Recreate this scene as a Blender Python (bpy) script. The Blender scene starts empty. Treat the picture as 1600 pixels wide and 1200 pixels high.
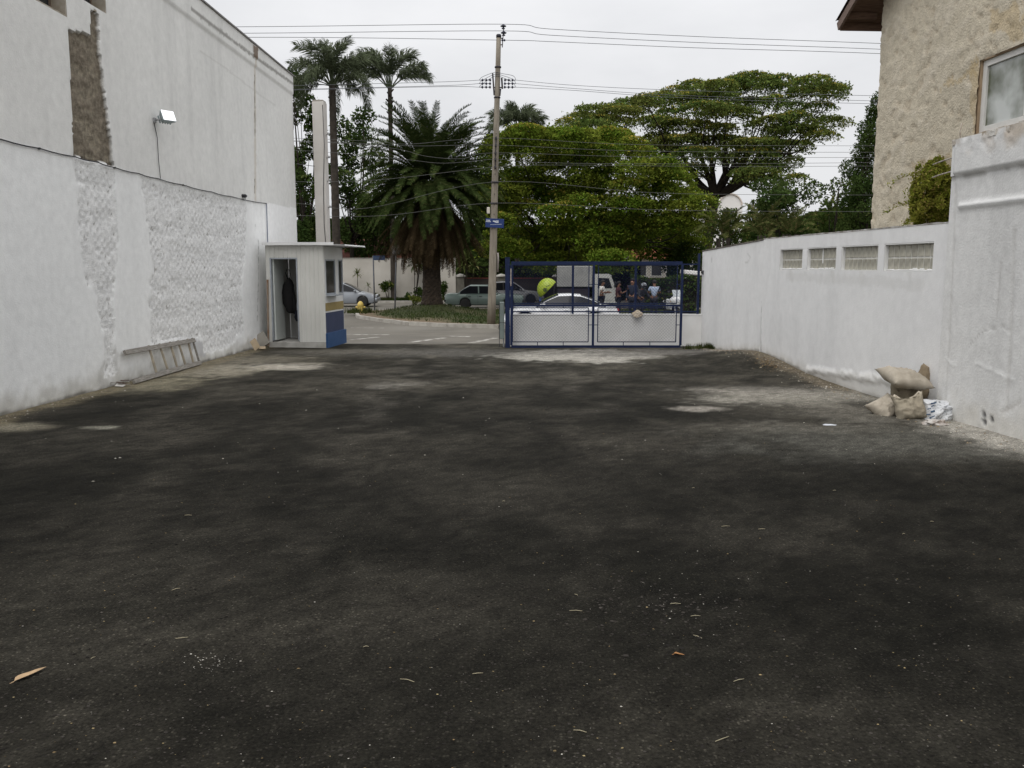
import bpy, bmesh, math, random
import numpy as np
from mathutils import Vector, Matrix, noise as mnoise

R = math.radians
random.seed(7)
rng = np.random.default_rng(7)
scene = bpy.context.scene
COL = scene.collection

# ------------------------------------------------------------------ camera
CAM_H, FPX = 1.7, 1350.0                     # eye height, focal length in photo pixels (1600 wide)
PITCH = math.atan(185 / FPX)
cam_d = bpy.data.cameras.new('camera')
cam_d.sensor_width = 36
cam_d.lens = 36 * FPX / 1600
cam_d.clip_start = 0.05
cam_d.clip_end = 3000
cam = bpy.data.objects.new('camera', cam_d)
cam.location = (0, 0, CAM_H)
cam.rotation_euler = (R(90) - PITCH, 0, 0)
COL.objects.link(cam)
scene.camera = cam

# ------------------------------------------------------------------ sky, sun, exposure
SUN_ELEV, SUN_AZ = R(58), R(200)             # high, behind the photographer, behind thick cloud
world = bpy.data.worlds.new('World')
scene.world = world
world.use_nodes = True
wn, wl = world.node_tree.nodes, world.node_tree.links
wn.clear()
w_out = wn.new('ShaderNodeOutputWorld')
w_bg = wn.new('ShaderNodeBackground')
w_bg.inputs['Strength'].default_value = 0.1
w_sky = wn.new('ShaderNodeTexSky')
w_sky.sky_type = 'NISHITA'
w_sky.sun_disc = False
w_sky.sun_elevation = SUN_ELEV
w_sky.sun_rotation = SUN_AZ
w_tc = wn.new('ShaderNodeTexCoord')
w_map = wn.new('ShaderNodeMapping')
w_map.inputs['Scale'].default_value = (1.0, 1.0, 2.6)
w_noise = wn.new('ShaderNodeTexNoise')
w_noise.inputs['Scale'].default_value = 2.2
w_noise.inputs['Detail'].default_value = 6
w_noise.inputs['Roughness'].default_value = 0.55
w_ramp = wn.new('ShaderNodeValToRGB')
w_ramp.color_ramp.elements[0].position = 0.34
w_ramp.color_ramp.elements[0].color = (4.1, 4.15, 4.27, 1)
w_ramp.color_ramp.elements[1].position = 0.62
w_ramp.color_ramp.elements[1].color = (4.9, 4.92, 5.02, 1)
w_sep = wn.new('ShaderNodeSeparateXYZ')
w_clamp = wn.new('ShaderNodeMath')           # overcast skies brighten towards the zenith: 1.5 + 0.5 z + 1.5 z^2
w_clamp.operation = 'MAXIMUM'
w_clamp.inputs[1].default_value = 0.0
w_sq = wn.new('ShaderNodeMath')
w_sq.operation = 'MULTIPLY_ADD'
w_sq.inputs[1].default_value = 1.5
w_sq.inputs[2].default_value = 0.5
w_grad = wn.new('ShaderNodeMath')
w_grad.operation = 'MULTIPLY_ADD'
w_grad.inputs[2].default_value = 1.5
w_mul = wn.new('ShaderNodeVectorMath')
w_mul.operation = 'SCALE'
w_mix = wn.new('ShaderNodeMixRGB')
w_mix.inputs['Fac'].default_value = 0.97     # cloud cover over the clear sky
wl.new(w_tc.outputs['Generated'], w_map.inputs['Vector'])
wl.new(w_map.outputs['Vector'], w_noise.inputs['Vector'])
wl.new(w_noise.outputs['Fac'], w_ramp.inputs['Fac'])
wl.new(w_tc.outputs['Generated'], w_sep.inputs['Vector'])
wl.new(w_sep.outputs['Z'], w_clamp.inputs[0])
wl.new(w_clamp.outputs[0], w_sq.inputs[0])
wl.new(w_clamp.outputs[0], w_grad.inputs[0])
wl.new(w_sq.outputs[0], w_grad.inputs[1])
wl.new(w_ramp.outputs['Color'], w_mul.inputs[0])
wl.new(w_grad.outputs[0], w_mul.inputs['Scale'])
wl.new(w_sky.outputs['Color'], w_mix.inputs['Color1'])
wl.new(w_mul.outputs['Vector'], w_mix.inputs['Color2'])
wl.new(w_mix.outputs['Color'], w_bg.inputs['Color'])
wl.new(w_bg.outputs['Background'], w_out.inputs['Surface'])

sun_d = bpy.data.lights.new('sun', 'SUN')
sun_d.energy = 1.45
sun_d.angle = R(50)
sun_d.color = (1.0, 0.97, 0.92)
sun = bpy.data.objects.new('sun', sun_d)
sun.rotation_euler = (R(90) - SUN_ELEV, 0, R(180) - SUN_AZ + R(180))
_sd = Vector((math.sin(SUN_AZ) * math.cos(SUN_ELEV), math.cos(SUN_AZ) * math.cos(SUN_ELEV), math.sin(SUN_ELEV)))
sun.rotation_euler = _sd.to_track_quat('Z', 'Y').to_euler()
COL.objects.link(sun)

scene.view_settings.view_transform = 'Standard'
scene.view_settings.look = 'None'
scene.view_settings.gamma = 1
scene.view_settings.use_curve_mapping = False
scene.view_settings.exposure = 0.1
scene.cycles.max_bounces = 8
scene.cycles.diffuse_bounces = 4
scene.cycles.transparent_max_bounces = 8

# ------------------------------------------------------------------ measuring from the photograph
CP, SP = math.cos(PITCH), math.sin(PITCH)


def ray(px, py):
    a, b = (px - 800) / FPX, -(py - 600) / FPX
    return Vector((a, CP + b * SP, -SP + b * CP))


def at(px, py, Y):
    d = ray(px, py)
    return Vector((0, 0, CAM_H)) + d * (Y / d.y)


def ground(px, py, z0, s=0.0):
    """where the pixel's ray meets the sheet z = z0 - s*y"""
    d = ray(px, py)
    return Vector((0, 0, CAM_H)) + d * ((z0 - CAM_H) / (d.z + s * d.y))


LOT_S = 0.0142
ROAD_Z = -0.80


def lot_z(x, y):
    z = -LOT_S * y
    z += 0.24 * math.exp(-((x - 5.2) ** 2 / 2.2 + (y - 17.3) ** 2 / 4.5))
    z += 0.012 * mnoise.noise((x * 0.45, y * 0.45, 3.1)) + 0.006 * mnoise.noise((x * 1.7, y * 1.7, 9.1))
    if y > 22.2:
        t = min(1, (y - 22.2) / 4.3)
        z += (ROAD_Z + 0.02 + LOT_S * y) * t * t * (3 - 2 * t) - 0.0
    return z


def lot(px, py):
    p = ground(px, py, 0, LOT_S)
    p.z = lot_z(p.x, p.y)
    return p


# ------------------------------------------------------------------ objects
def empty(name, loc=(0, 0, 0), rz=0.0, parent=None):
    o = bpy.data.objects.new(name, None)
    o.empty_display_size = 0.2
    COL.objects.link(o)
    o.location = loc
    o.rotation_euler = (0, 0, rz)
    if parent:
        o.parent = parent
    return o


def tag(o, label=None, cat=None, group=None, kind=None):
    if label:
        o['label'] = label
    if cat:
        o['category'] = cat
    if group:
        o['group'] = group
    if kind:
        o['kind'] = kind
    return o


def thing(name, label, cat, loc=(0, 0, 0), rz=0.0, group=None):
    return tag(empty(name, loc, rz), label, cat, group)


def link(name, me, mat, parent=None, kind=None):
    o = bpy.data.objects.new(name, me)
    COL.objects.link(o)
    for m in (mat if isinstance(mat, (list, tuple)) else [mat]):
        if m is not None and len(me.materials) < (len(mat) if isinstance(mat, (list, tuple)) else 1):
            me.materials.append(m)
    if parent:
        o.parent = parent
    if kind:
        o['kind'] = kind
    return o


def children_of(o):
    return [c for c in COL.objects if c.parent == o]


def copy_tree(o, parent=None):
    c = o.copy()
    COL.objects.link(c)
    c.parent = parent
    for ch in list(o.children):
        copy_tree(ch, c)
    return c


def np_mesh(name, V, F, smooth=False):
    """uniform faces from arrays"""
    V = np.asarray(V, dtype=np.float32)
    F = np.asarray(F, dtype=np.int32)
    me = bpy.data.meshes.new(name)
    n, k = F.shape
    me.vertices.add(len(V))
    me.vertices.foreach_set('co', V.ravel())
    me.loops.add(n * k)
    me.loops.foreach_set('vertex_index', F.ravel())
    me.polygons.add(n)
    me.polygons.foreach_set('loop_start', np.arange(0, n * k, k, dtype=np.int32))
    me.polygons.foreach_set('loop_total', np.full(n, k, dtype=np.int32))
    if smooth:
        me.polygons.foreach_set('use_smooth', np.ones(n, dtype=bool))
    me.update(calc_edges=True)
    me.validate()
    return me


class MB:
    """collects boxes, bars, tubes, lathes and grids into ONE mesh"""

    def __init__(self):
        self.v, self.f, self.sm = [], [], []

    def add(self, verts, faces, smooth=False):
        n = len(self.v)
        self.v += [tuple(p) for p in verts]
        self.f += [tuple(i + n for i in q) for q in faces]
        self.sm += [smooth] * len(faces)
        return self

    def box(self, c, s, rot=None, taper=1.0):
        hx, hy, hz = s[0] / 2, s[1] / 2, s[2] / 2
        vs = []
        for z, k in ((-hz, 1.0), (hz, taper)):
            for x, y in ((-hx, -hy), (hx, -hy), (hx, hy), (-hx, hy)):
                p = Vector((x * k, y * k, z))
                if rot is not None:
                    p = rot @ p
                vs.append(p + Vector(c))
        self.add(vs, [(3, 2, 1, 0), (4, 5, 6, 7), (0, 1, 5, 4), (1, 2, 6, 5), (2, 3, 7, 6), (3, 0, 4, 7)])
        return self

    def span(self, a, b):
        """box between two corners"""
        a, b = Vector(a), Vector(b)
        return self.box((a + b) / 2, (abs(b.x - a.x), abs(b.y - a.y), abs(b.z - a.z)))

    def bbox(self, c, s, bev=0.01, rot=None):
        """bevelled box"""
        bm = bmesh.new()
        bmesh.ops.create_cube(bm, size=1)
        for v in bm.verts:
            v.co = Vector((v.co.x * s[0], v.co.y * s[1], v.co.z * s[2]))
        bmesh.ops.bevel(bm, geom=bm.edges[:], offset=min(bev, min(s) * 0.45), segments=1, affect='EDGES')
        self.from_bm(bm, c, rot)
        return self

    def from_bm(self, bm, c=(0, 0, 0), rot=None, smooth=False):
        bm.verts.index_update()
        vs = [((rot @ v.co) if rot is not None else v.co) + Vector(c) for v in bm.verts]
        self.add(vs, [tuple(v.index for v in f.verts) for f in bm.faces], smooth)
        bm.free()

    def bar(self, a, b, w, h=None, up=(0, 0, 1)):
        """rectangular bar from a to b"""
        a, b = Vector(a), Vector(b)
        h = h or w
        d = (b - a).normalized()
        u = Vector(up)
        if abs(d.dot(u)) > 0.95:
            u = Vector((0, 1, 0))
        s = d.cross(u).normalized()
        t = s.cross(d).normalized()
        vs = []
        for p in (a, b):
            for i, j in ((-1, -1), (1, -1), (1, 1), (-1, 1)):
                vs.append(p + s * (i * w / 2) + t * (j * h / 2))
        self.add(vs, [(3, 2, 1, 0), (4, 5, 6, 7), (0, 1, 5, 4), (1, 2, 6, 5), (2, 3, 7, 6), (3, 0, 4, 7)])
        return self

    def tube(self, pts, rad, n=6, cap=True, smooth=True):
        pts = [Vector(p) for p in pts]
        if not isinstance(rad, (list, tuple)):
            rad = [rad] * len(pts)
        rings = []
        prev = None
        for i, p in enumerate(pts):
            d = (pts[min(i + 1, len(pts) - 1)] - pts[max(i - 1, 0)]).normalized()
            if prev is None:
                u = Vector((0, 0, 1)) if abs(d.z) < 0.9 else Vector((1, 0, 0))
                s = d.cross(u).normalized()
            else:
                s = (prev - d * prev.dot(d)).normalized()
            prev = s
            t = d.cross(s)
            rings.append([p + (s * math.cos(2 * math.pi * k / n) + t * math.sin(2 * math.pi * k / n)) * rad[i] for k in range(n)])
        vs = [q for r in rings for q in r]
        fs = []
        for i in range(len(rings) - 1):
            for k in range(n):
                k2 = (k + 1) % n
                fs.append((i * n + k, i * n + k2, (i + 1) * n + k2, (i + 1) * n + k))
        if cap:
            fs.append(tuple(range(n - 1, -1, -1)))
            fs.append(tuple((len(rings) - 1) * n + k for k in range(n)))
        self.add(vs, fs, smooth)
        return self

    def lathe(self, prof, c=(0, 0, 0), n=16, axis='z', smooth=True):
        vs, fs = [], []
        for r, z in prof:
            for k in range(n):
                a = 2 * math.pi * k / n
                p = (r * math.cos(a), r * math.sin(a), z)
                if axis == 'x':
                    p = (p[2], p[0], p[1])
                elif axis == 'y':
                    p = (p[0], p[2], p[1])
                vs.append(Vector(p) + Vector(c))
        m = len(prof)
        for i in range(m - 1):
            for k in range(n):
                k2 = (k + 1) % n
                fs.append((i * n + k, i * n + k2, (i + 1) * n + k2, (i + 1) * n + k))
        fs.append(tuple(range(n - 1, -1, -1)))
        fs.append(tuple((m - 1) * n + k for k in range(n)))
        self.add(vs, fs, smooth)
        return self

    def prism(self, poly, a, b, axis='y'):
        """polygon (2D) extruded along an axis from a to b"""
        n = len(poly)
        vs = []
        for t in (a, b):
            for p, q in poly:
                vs.append({'y': (p, t, q), 'x': (t, p, q), 'z': (p, q, t)}[axis])
        fs = [tuple(range(n)), tuple(range(2 * n - 1, n - 1, -1))]
        for i in range(n):
            j = (i + 1) % n
            fs.append((j, i, n + i, n + j))
        self.add(vs, fs)
        return self

    def build(self, name, mat, parent=None, kind=None, smooth=None, recalc=True):
        me = bpy.data.meshes.new(name)
        me.from_pydata([tuple(p) for p in self.v], [], self.f)
        me.polygons.foreach_set('use_smooth', self.sm if smooth is None else [smooth] * len(self.f))
        if recalc:
            bm = bmesh.new()
            bm.from_mesh(me)
            bmesh.ops.recalc_face_normals(bm, faces=bm.faces[:])
            bm.to_mesh(me)
            bm.free()
        me.update()
        return link(name, me, mat, parent, kind)


def local_of(o):
    """maps world points into the space of a top-level Empty"""
    m = Matrix.Translation(o.location) @ o.rotation_euler.to_matrix().to_4x4()
    inv = m.inverted()
    return lambda p: inv @ Vector(p)


# ------------------------------------------------------------------ materials
MATS = {}


def mat(name, c, rough=0.7, c2=None, scale=3.0, lo=0.35, hi=0.65, bump=0.0, bscale=40.0, metal=0.0, spec=0.3,
        c3=None, scale3=14.0, f3=0.5, stretch=None, detail=6.0, coat=0.0, rnd=0.0):
    """procedural surface: base colour broken by two noises, fine relief"""
    if name in MATS:
        return MATS[name]
    m = bpy.data.materials.new(name)
    m.use_nodes = True
    n, l = m.node_tree.nodes, m.node_tree.links
    b = n['Principled BSDF']
    b.inputs['Roughness'].default_value = rough
    b.inputs['Metallic'].default_value = metal
    b.inputs['Specular IOR Level'].default_value = spec
    if coat:
        b.inputs['Coat Weight'].default_value = coat
        b.inputs['Coat Roughness'].default_value = 0.06
    tc = n.new('ShaderNodeTexCoord')
    vec = tc.outputs['Object']
    if stretch:
        mp = n.new('ShaderNodeMapping')
        mp.inputs['Scale'].default_value = stretch
        l.new(vec, mp.inputs['Vector'])
        vec = mp.outputs['Vector']
    col = None
    if c2 is None:
        c2 = tuple(x * 0.86 for x in c)
    nz = n.new('ShaderNodeTexNoise')
    nz.inputs['Scale'].default_value = scale
    nz.inputs['Detail'].default_value = detail
    l.new(vec, nz.inputs['Vector'])
    rp = n.new('ShaderNodeValToRGB')
    rp.color_ramp.elements[0].position = lo
    rp.color_ramp.elements[1].position = hi
    rp.color_ramp.elements[0].color = (*c, 1)
    rp.color_ramp.elements[1].color = (*c2, 1)
    l.new(nz.outputs['Fac'], rp.inputs['Fac'])
    col = rp.outputs['Color']
    if c3 is not None:
        nz3 = n.new('ShaderNodeTexNoise')
        nz3.inputs['Scale'].default_value = scale3
        nz3.inputs['Detail'].default_value = 5
        l.new(vec, nz3.inputs['Vector'])
        mr = n.new('ShaderNodeMapRange')
        mr.inputs['From Min'].default_value = 0.5
        mr.inputs['From Max'].default_value = 0.72
        mr.inputs['To Max'].default_value = f3
        l.new(nz3.outputs['Fac'], mr.inputs['Value'])
        mx = n.new('ShaderNodeMixRGB')
        mx.inputs['Color2'].default_value = (*c3, 1)
        l.new(mr.outputs['Result'], mx.inputs['Fac'])
        l.new(col, mx.inputs['Color1'])
        col = mx.outputs['Color']
    if rnd:
        oi = n.new('ShaderNodeObjectInfo')
        hs = n.new('ShaderNodeHueSaturation')
        mr = n.new('ShaderNodeMapRange')
        mr.inputs['To Min'].default_value = 1 - rnd
        mr.inputs['To Max'].default_value = 1 + rnd
        l.new(oi.outputs['Random'], mr.inputs['Value'])
        l.new(mr.outputs['Result'], hs.inputs['Value'])
        l.new(col, hs.inputs['Color'])
        col = hs.outputs['Color']
    l.new(col, b.inputs['Base Color'])
    if bump:
        bn = n.new('ShaderNodeTexNoise')
        bn.inputs['Scale'].default_value = bscale
        bn.inputs['Detail'].default_value = 4
        l.new(vec, bn.inputs['Vector'])
        bp = n.new('ShaderNodeBump')
        bp.inputs['Strength'].default_value = bump
        bp.inputs['Distance'].default_value = 0.02
        l.new(bn.outputs['Fac'], bp.inputs['Height'])
        l.new(bp.outputs['Normal'], b.inputs['Normal'])
    MATS[name] = m
    return m


def leaf_mat(name, c, c2, c3=None, scale=0.5, f3=0.0, trans=0.25, val=0.35):
    """leaves: hue differs from clump to clump and leaf to leaf; light passes through"""
    if name in MATS:
        return MATS[name]
    m = bpy.data.materials.new(name)
    m.use_nodes = True
    n, l = m.node_tree.nodes, m.node_tree.links
    n.clear()
    out = n.new('ShaderNodeOutputMaterial')
    tc = n.new('ShaderNodeTexCoord')
    nz = n.new('ShaderNodeTexNoise')
    nz.inputs['Scale'].default_value = scale
    nz.inputs['Detail'].default_value = 5
    l.new(tc.outputs['Object'], nz.inputs['Vector'])
    rp = n.new('ShaderNodeValToRGB')
    rp.color_ramp.elements[0].position = 0.36
    rp.color_ramp.elements[1].position = 0.64
    rp.color_ramp.elements[0].color = (*c, 1)
    rp.color_ramp.elements[1].color = (*c2, 1)
    l.new(nz.outputs['Fac'], rp.inputs['Fac'])
    g = n.new('ShaderNodeNewGeometry')
    hs = n.new('ShaderNodeHueSaturation')
    mr = n.new('ShaderNodeMapRange')
    mr.inputs['To Min'].default_value = 1 - val
    mr.inputs['To Max'].default_value = 1 + val
    l.new(g.outputs['Random Per Island'], mr.inputs['Value'])
    l.new(mr.outputs['Result'], hs.inputs['Value'])
    l.new(rp.outputs['Color'], hs.inputs['Color'])
    col = hs.outputs['Color']
    if c3 is not None:
        mx = n.new('ShaderNodeMixRGB')
        gt = n.new('ShaderNodeMath')
        gt.operation = 'GREATER_THAN'
        gt.inputs[1].default_value = 1 - f3
        l.new(g.outputs['Random Per Island'], gt.inputs[0])
        l.new(gt.outputs[0], mx.inputs['Fac'])
        l.new(col, mx.inputs['Color1'])
        mx.inputs['Color2'].default_value = (*c3, 1)
        col = mx.outputs['Color']
    d = n.new('ShaderNodeBsdfDiffuse')
    t = n.new('ShaderNodeBsdfTranslucent')
    ms = n.new('ShaderNodeMixShader')
    ms.inputs['Fac'].default_value = trans
    l.new(col, d.inputs['Color'])
    l.new(col, t.inputs['Color'])
    l.new(d.outputs[0], ms.inputs[1])
    l.new(t.outputs[0], ms.inputs[2])
    l.new(ms.outputs[0], out.inputs['Surface'])
    MATS[name] = m
    return m


def glass_mat(name, tint=(0.02, 0.025, 0.03), rough=0.05):
    """window glass over a dark interior"""
    if name in MATS:
        return MATS[name]
    m = bpy.data.materials.new(name)
    m.use_nodes = True
    b = m.node_tree.nodes['Principled BSDF']
    b.inputs['Base Color'].default_value = (*tint, 1)
    b.inputs['Roughness'].default_value = rough
    b.inputs['Specular IOR Level'].default_value = 0.6
    n, l = m.node_tree.nodes, m.node_tree.links
    nz = n.new('ShaderNodeTexNoise')
    nz.inputs['Scale'].default_value = 1.5
    bp = n.new('ShaderNodeBump')
    bp.inputs['Strength'].default_value = 0.03
    l.new(nz.outputs['Fac'], bp.inputs['Height'])
    l.new(bp.outputs['Normal'], b.inputs['Normal'])
    MATS[name] = m
    return m


def attr_mat(name, attr='Col', rough=0.85, bump=0.3, bscale=60.0, mscale=6.0, mamt=0.12, spec=0.2, bdist=0.01, speck=0.0):
    """surface whose paint zones, stains and wear are mapped per point; noise breaks them up"""
    m = bpy.data.materials.new(name)
    m.use_nodes = True
    n, l = m.node_tree.nodes, m.node_tree.links
    b = n['Principled BSDF']
    b.inputs['Roughness'].default_value = rough
    b.inputs['Specular IOR Level'].default_value = spec
    va = n.new('ShaderNodeVertexColor')
    va.layer_name = attr
    tc = n.new('ShaderNodeTexCoord')
    nz = n.new('ShaderNodeTexNoise')
    nz.inputs['Scale'].default_value = mscale
    nz.inputs['Detail'].default_value = 8
    nz.inputs['Roughness'].default_value = 0.65
    l.new(tc.outputs['Object'], nz.inputs['Vector'])
    mr = n.new('ShaderNodeMapRange')
    mr.inputs['From Min'].default_value = 0.3
    mr.inputs['From Max'].default_value = 0.7
    mr.inputs['To Min'].default_value = 1 - mamt
    mr.inputs['To Max'].default_value = 1 + mamt
    l.new(nz.outputs['Fac'], mr.inputs['Value'])
    sc = n.new('ShaderNodeVectorMath')
    sc.operation = 'SCALE'
    l.new(va.outputs['Color'], sc.inputs[0])
    l.new(mr.outputs['Result'], sc.inputs['Scale'])
    col = sc.outputs['Vector']
    if speck:                                    # stones of the aggregate, each its own tone
        vo = n.new('ShaderNodeTexVoronoi')
        vo.inputs['Scale'].default_value = 70
        l.new(tc.outputs['Object'], vo.inputs['Vector'])
        sx = n.new('ShaderNodeSeparateColor')
        l.new(vo.outputs['Color'], sx.inputs[0])
        pw = n.new('ShaderNodeMath')
        pw.operation = 'POWER'
        pw.inputs[1].default_value = 5
        l.new(sx.outputs[0], pw.inputs[0])
        ed = n.new('ShaderNodeMapRange')
        ed.inputs['From Min'].default_value = 0.25
        ed.inputs['From Max'].default_value = 0.5
        ed.inputs['To Min'].default_value = speck
        ed.inputs['To Max'].default_value = 0.0
        l.new(vo.outputs['Distance'], ed.inputs['Value'])
        ml = n.new('ShaderNodeMath')
        ml.operation = 'MULTIPLY_ADD'
        ml.inputs[2].default_value = 0.92
        l.new(pw.outputs[0], ml.inputs[0])
        l.new(ed.outputs['Result'], ml.inputs[1])
        s2 = n.new('ShaderNodeVectorMath')
        s2.operation = 'SCALE'
        l.new(col, s2.inputs[0])
        l.new(ml.outputs[0], s2.inputs['Scale'])
        col = s2.outputs['Vector']
    l.new(col, b.inputs['Base Color'])
    bn = n.new('ShaderNodeTexNoise')
    bn.inputs['Scale'].default_value = bscale
    bn.inputs['Detail'].default_value = 5
    l.new(tc.outputs['Object'], bn.inputs['Vector'])
    bp = n.new('ShaderNodeBump')
    bp.inputs['Strength'].default_value = bump
    bp.inputs['Distance'].default_value = bdist
    l.new(bn.outputs['Fac'], bp.inputs['Height'])
    l.new(bp.outputs['Normal'], b.inputs['Normal'])
    MATS[name] = m
    return m


def set_colors(me, cols):
    a = me.color_attributes.new('Col', 'FLOAT_COLOR', 'POINT')
    c = np.ones((len(me.vertices), 4), dtype=np.float32)
    c[:, :3] = cols
    a.data.foreach_set('color', c.ravel())


# value noise on arrays (for height fields and stain maps)
def _hash(ix, iy, seed):
    h = (ix.astype(np.int64) * 374761393 + iy.astype(np.int64) * 668265263 + seed * 1442695041) & 0x7fffffff
    h = ((h ^ (h >> 13)) * 1274126177) & 0x7fffffff
    return ((h ^ (h >> 16)) & 0xffff) / 65535.0


def vnoise(x, y, seed=0):
    ix, iy = np.floor(x), np.floor(y)
    fx, fy = x - ix, y - iy
    ux, uy = fx * fx * (3 - 2 * fx), fy * fy * (3 - 2 * fy)
    a, b = _hash(ix, iy, seed), _hash(ix + 1, iy, seed)
    c, d = _hash(ix, iy + 1, seed), _hash(ix + 1, iy + 1, seed)
    return (a * (1 - ux) + b * ux) * (1 - uy) + (c * (1 - ux) + d * ux) * uy


def fbm(x, y, seed=0, oct=4):
    s, a, t = 0.0, 0.5, 0.0
    for i in range(oct):
        s = s + a * vnoise(x * 2 ** i, y * 2 ** i, seed + i * 17)
        t += a
        a *= 0.5
    return s / t


def sstep(a, b, x):
    t = np.clip((x - a) / (b - a), 0, 1)
    return t * t * (3 - 2 * t)


# common materials
M_white = mat('white_wall_paint', (0.78, 0.78, 0.77), 0.85, (0.70, 0.70, 0.69), 1.2, bump=0.25, bscale=50)
M_blue = mat('blue_enamel', (0.008, 0.015, 0.048), 0.5, (0.011, 0.02, 0.06), 5, spec=0.2)
M_concrete = mat('concrete', (0.36, 0.34, 0.30), 0.9, (0.27, 0.25, 0.22), 2.5, bump=0.3)
M_black = mat('black_rubber', (0.012, 0.012, 0.013), 0.8, bump=0.05)
M_darkmetal = mat('dark_metal', (0.03, 0.033, 0.045), 0.5, (0.05, 0.04, 0.035), 8, metal=0.4)
M_galv = mat('galvanised_steel', (0.42, 0.43, 0.44), 0.45, (0.34, 0.34, 0.35), 10, metal=0.6)
M_glass = glass_mat('dark_window_glass')
# ================================================================== GROUND
def grid_mesh(name, xs, ys, zf):
    X, Y = np.meshgrid(xs, ys)
    Z = zf(X, Y)
    V = np.stack([X.ravel(), Y.ravel(), Z.ravel()], 1)
    nx, ny = len(xs), len(ys)
    i = np.arange(nx - 1)[None, :] + np.arange(ny - 1)[:, None] * nx
    F = np.stack([i, i + 1, i + 1 + nx, i + nx], -1).reshape(-1, 4)
    return np_mesh(name, V, F, True), X.ravel(), Y.ravel()


# --- the asphalted lot
lot_zv = np.vectorize(lot_z)
ys = np.concatenate([np.arange(-4, 0.8, 0.2), np.arange(0.8, 27.01, 0.075)])
lot_me, LX, LY = grid_mesh('lot_ground', np.arange(-9, 9.01, 0.075), ys, lot_zv)
n1 = fbm(LX * 0.7 + 5, LY * 0.45, 3, 5)
n2 = fbm(LX * 2.3, LY * 1.9, 11, 5)
n3 = fbm(LX * 9, LY * 9, 23, 3)
dark = np.array([0.0082, 0.0077, 0.0058])
mid = np.array([0.0250, 0.0228, 0.0180])
pale = np.array([0.30, 0.285, 0.25])
ochre = np.array([0.15, 0.128, 0.085])
t = sstep(0.30, 0.78, 0.55 * n1 + 0.45 * n2)
c = dark + (mid - dark) * t[:, None]
far = sstep(5, 20, LY)                              # ground colour grows paler towards the street
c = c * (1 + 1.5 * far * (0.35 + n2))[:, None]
n4 = fbm(LX * 4.2, LY * 3.4, 53, 4)
c = c * (0.62 + 0.55 * n3 + 0.25 * sstep(.35, .7, n4))[:, None]
# worn tyre tracks towards the opening
trk = 1.3 * np.exp(-((LX + 1.5 + 0.02 * LY) / 0.5) ** 2) * 0.4 + np.exp(-((LX - 0.9 - 0.02 * LY) / 0.5) ** 2) * 0.3
c = c + (np.array([0.04, 0.037, 0.033]) * (trk * sstep(0.4, 0.7, n2) * sstep(7, 14, LY))[:, None])


def blotch(px, py, rx, ry, col, k=1.0, hard=0.35, nz=0.9):
    """a stain lying on the ground round the photographed spot; radii in metres"""
    global c
    p = lot(px, py)
    d = np.sqrt(((LX - p.x) / rx) ** 2 + ((LY - p.y) / ry) ** 2) + (n2 - 0.5) * nz * 1.5 + (n4 - .5) * nz + (n3 - 0.5) * 0.9 * nz
    a = (1 - sstep(1 - hard * 1.5, 1 + hard * 1.7, d)) * k
    c = c * (1 - a)[:, None] + np.asarray(col) * a[:, None]


blotch(905, 556, 1.75, 1.5, pale * 0.95, 0.95, 0.12, 0.5)          # bare concrete by the gate
blotch(1040, 552, 1.7, 0.9, (0.13, 0.122, 0.11), 0.75)
blotch(700, 551, 3.4, 0.9, (0.10, 0.095, 0.085), 0.6)
blotch(545, 549, 1.4, 0.6, (0.12, 0.11, 0.09), 0.6)
blotch(600, 602, 0.25, 0.35, (0.16, 0.15, 0.13), 0.6)
blotch(640, 600, 0.25, 0.3, (0.15, 0.14, 0.12), 0.6)
blotch(1250, 621, 1.15, 0.75, (0.25, 0.235, 0.20), 0.85, 0.4)
blotch(1200, 610, 0.9, 0.5, (0.20, 0.185, 0.16), 0.7, 0.4)
blotch(1095, 638, 0.30, 0.2, (0.25, 0.23, 0.20), 0.8, 0.3)
blotch(1330, 640, 0.9, 0.9, (0.13, 0.12, 0.10), 0.7, 0.5)
blotch(1250, 668, 1.0, 0.3, (0.12, 0.11, 0.09), 0.6, 0.5)
blotch(1420, 690, 1.5, 0.9, (0.085, 0.082, 0.07), 0.7, 0.5)
blotch(1345, 632, 0.25, 0.3, dark, 0.6, 0.5)
blotch(1240, 574, 0.35, 0.5, (0.10, 0.07, 0.045), 0.85, 0.4)
blotch(430, 573, 0.75, 0.55, (0.40, 0.37, 0.31), 0.85, 0.4)
blotch(330, 580, 0.8, 1.0, (0.27, 0.245, 0.19), 0.8, 0.4)
blotch(385, 563, 1.1, 0.9, (0.20, 0.18, 0.14), 0.7, 0.5)
blotch(245, 600, 0.5, 0.9, (0.25, 0.225, 0.16), 0.75, 0.5)
blotch(155, 668, 0.16, 0.1, (0.28, 0.27, 0.22), 0.6, 0.3)
blotch(20, 668, 0.3, 0.25, (0.22, 0.2, 0.15), 0.7, 0.4)
for _ in range(46):                                                # soft darker and lighter damp and dusty spots
    q = (rng.uniform(0, 1600), 590 + 600 * rng.random() ** 1.6)
    s = rng.uniform(0.15, 0.6)
    if rng.random() < 0.55:
        blotch(q[0], q[1], s, s * rng.uniform(0.4, 1), dark * 0.9, 0.5, 0.7)
    else:
        blotch(q[0], q[1], s, s * rng.uniform(0.4, 1), mid * 1.35, 0.45, 0.7)


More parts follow.
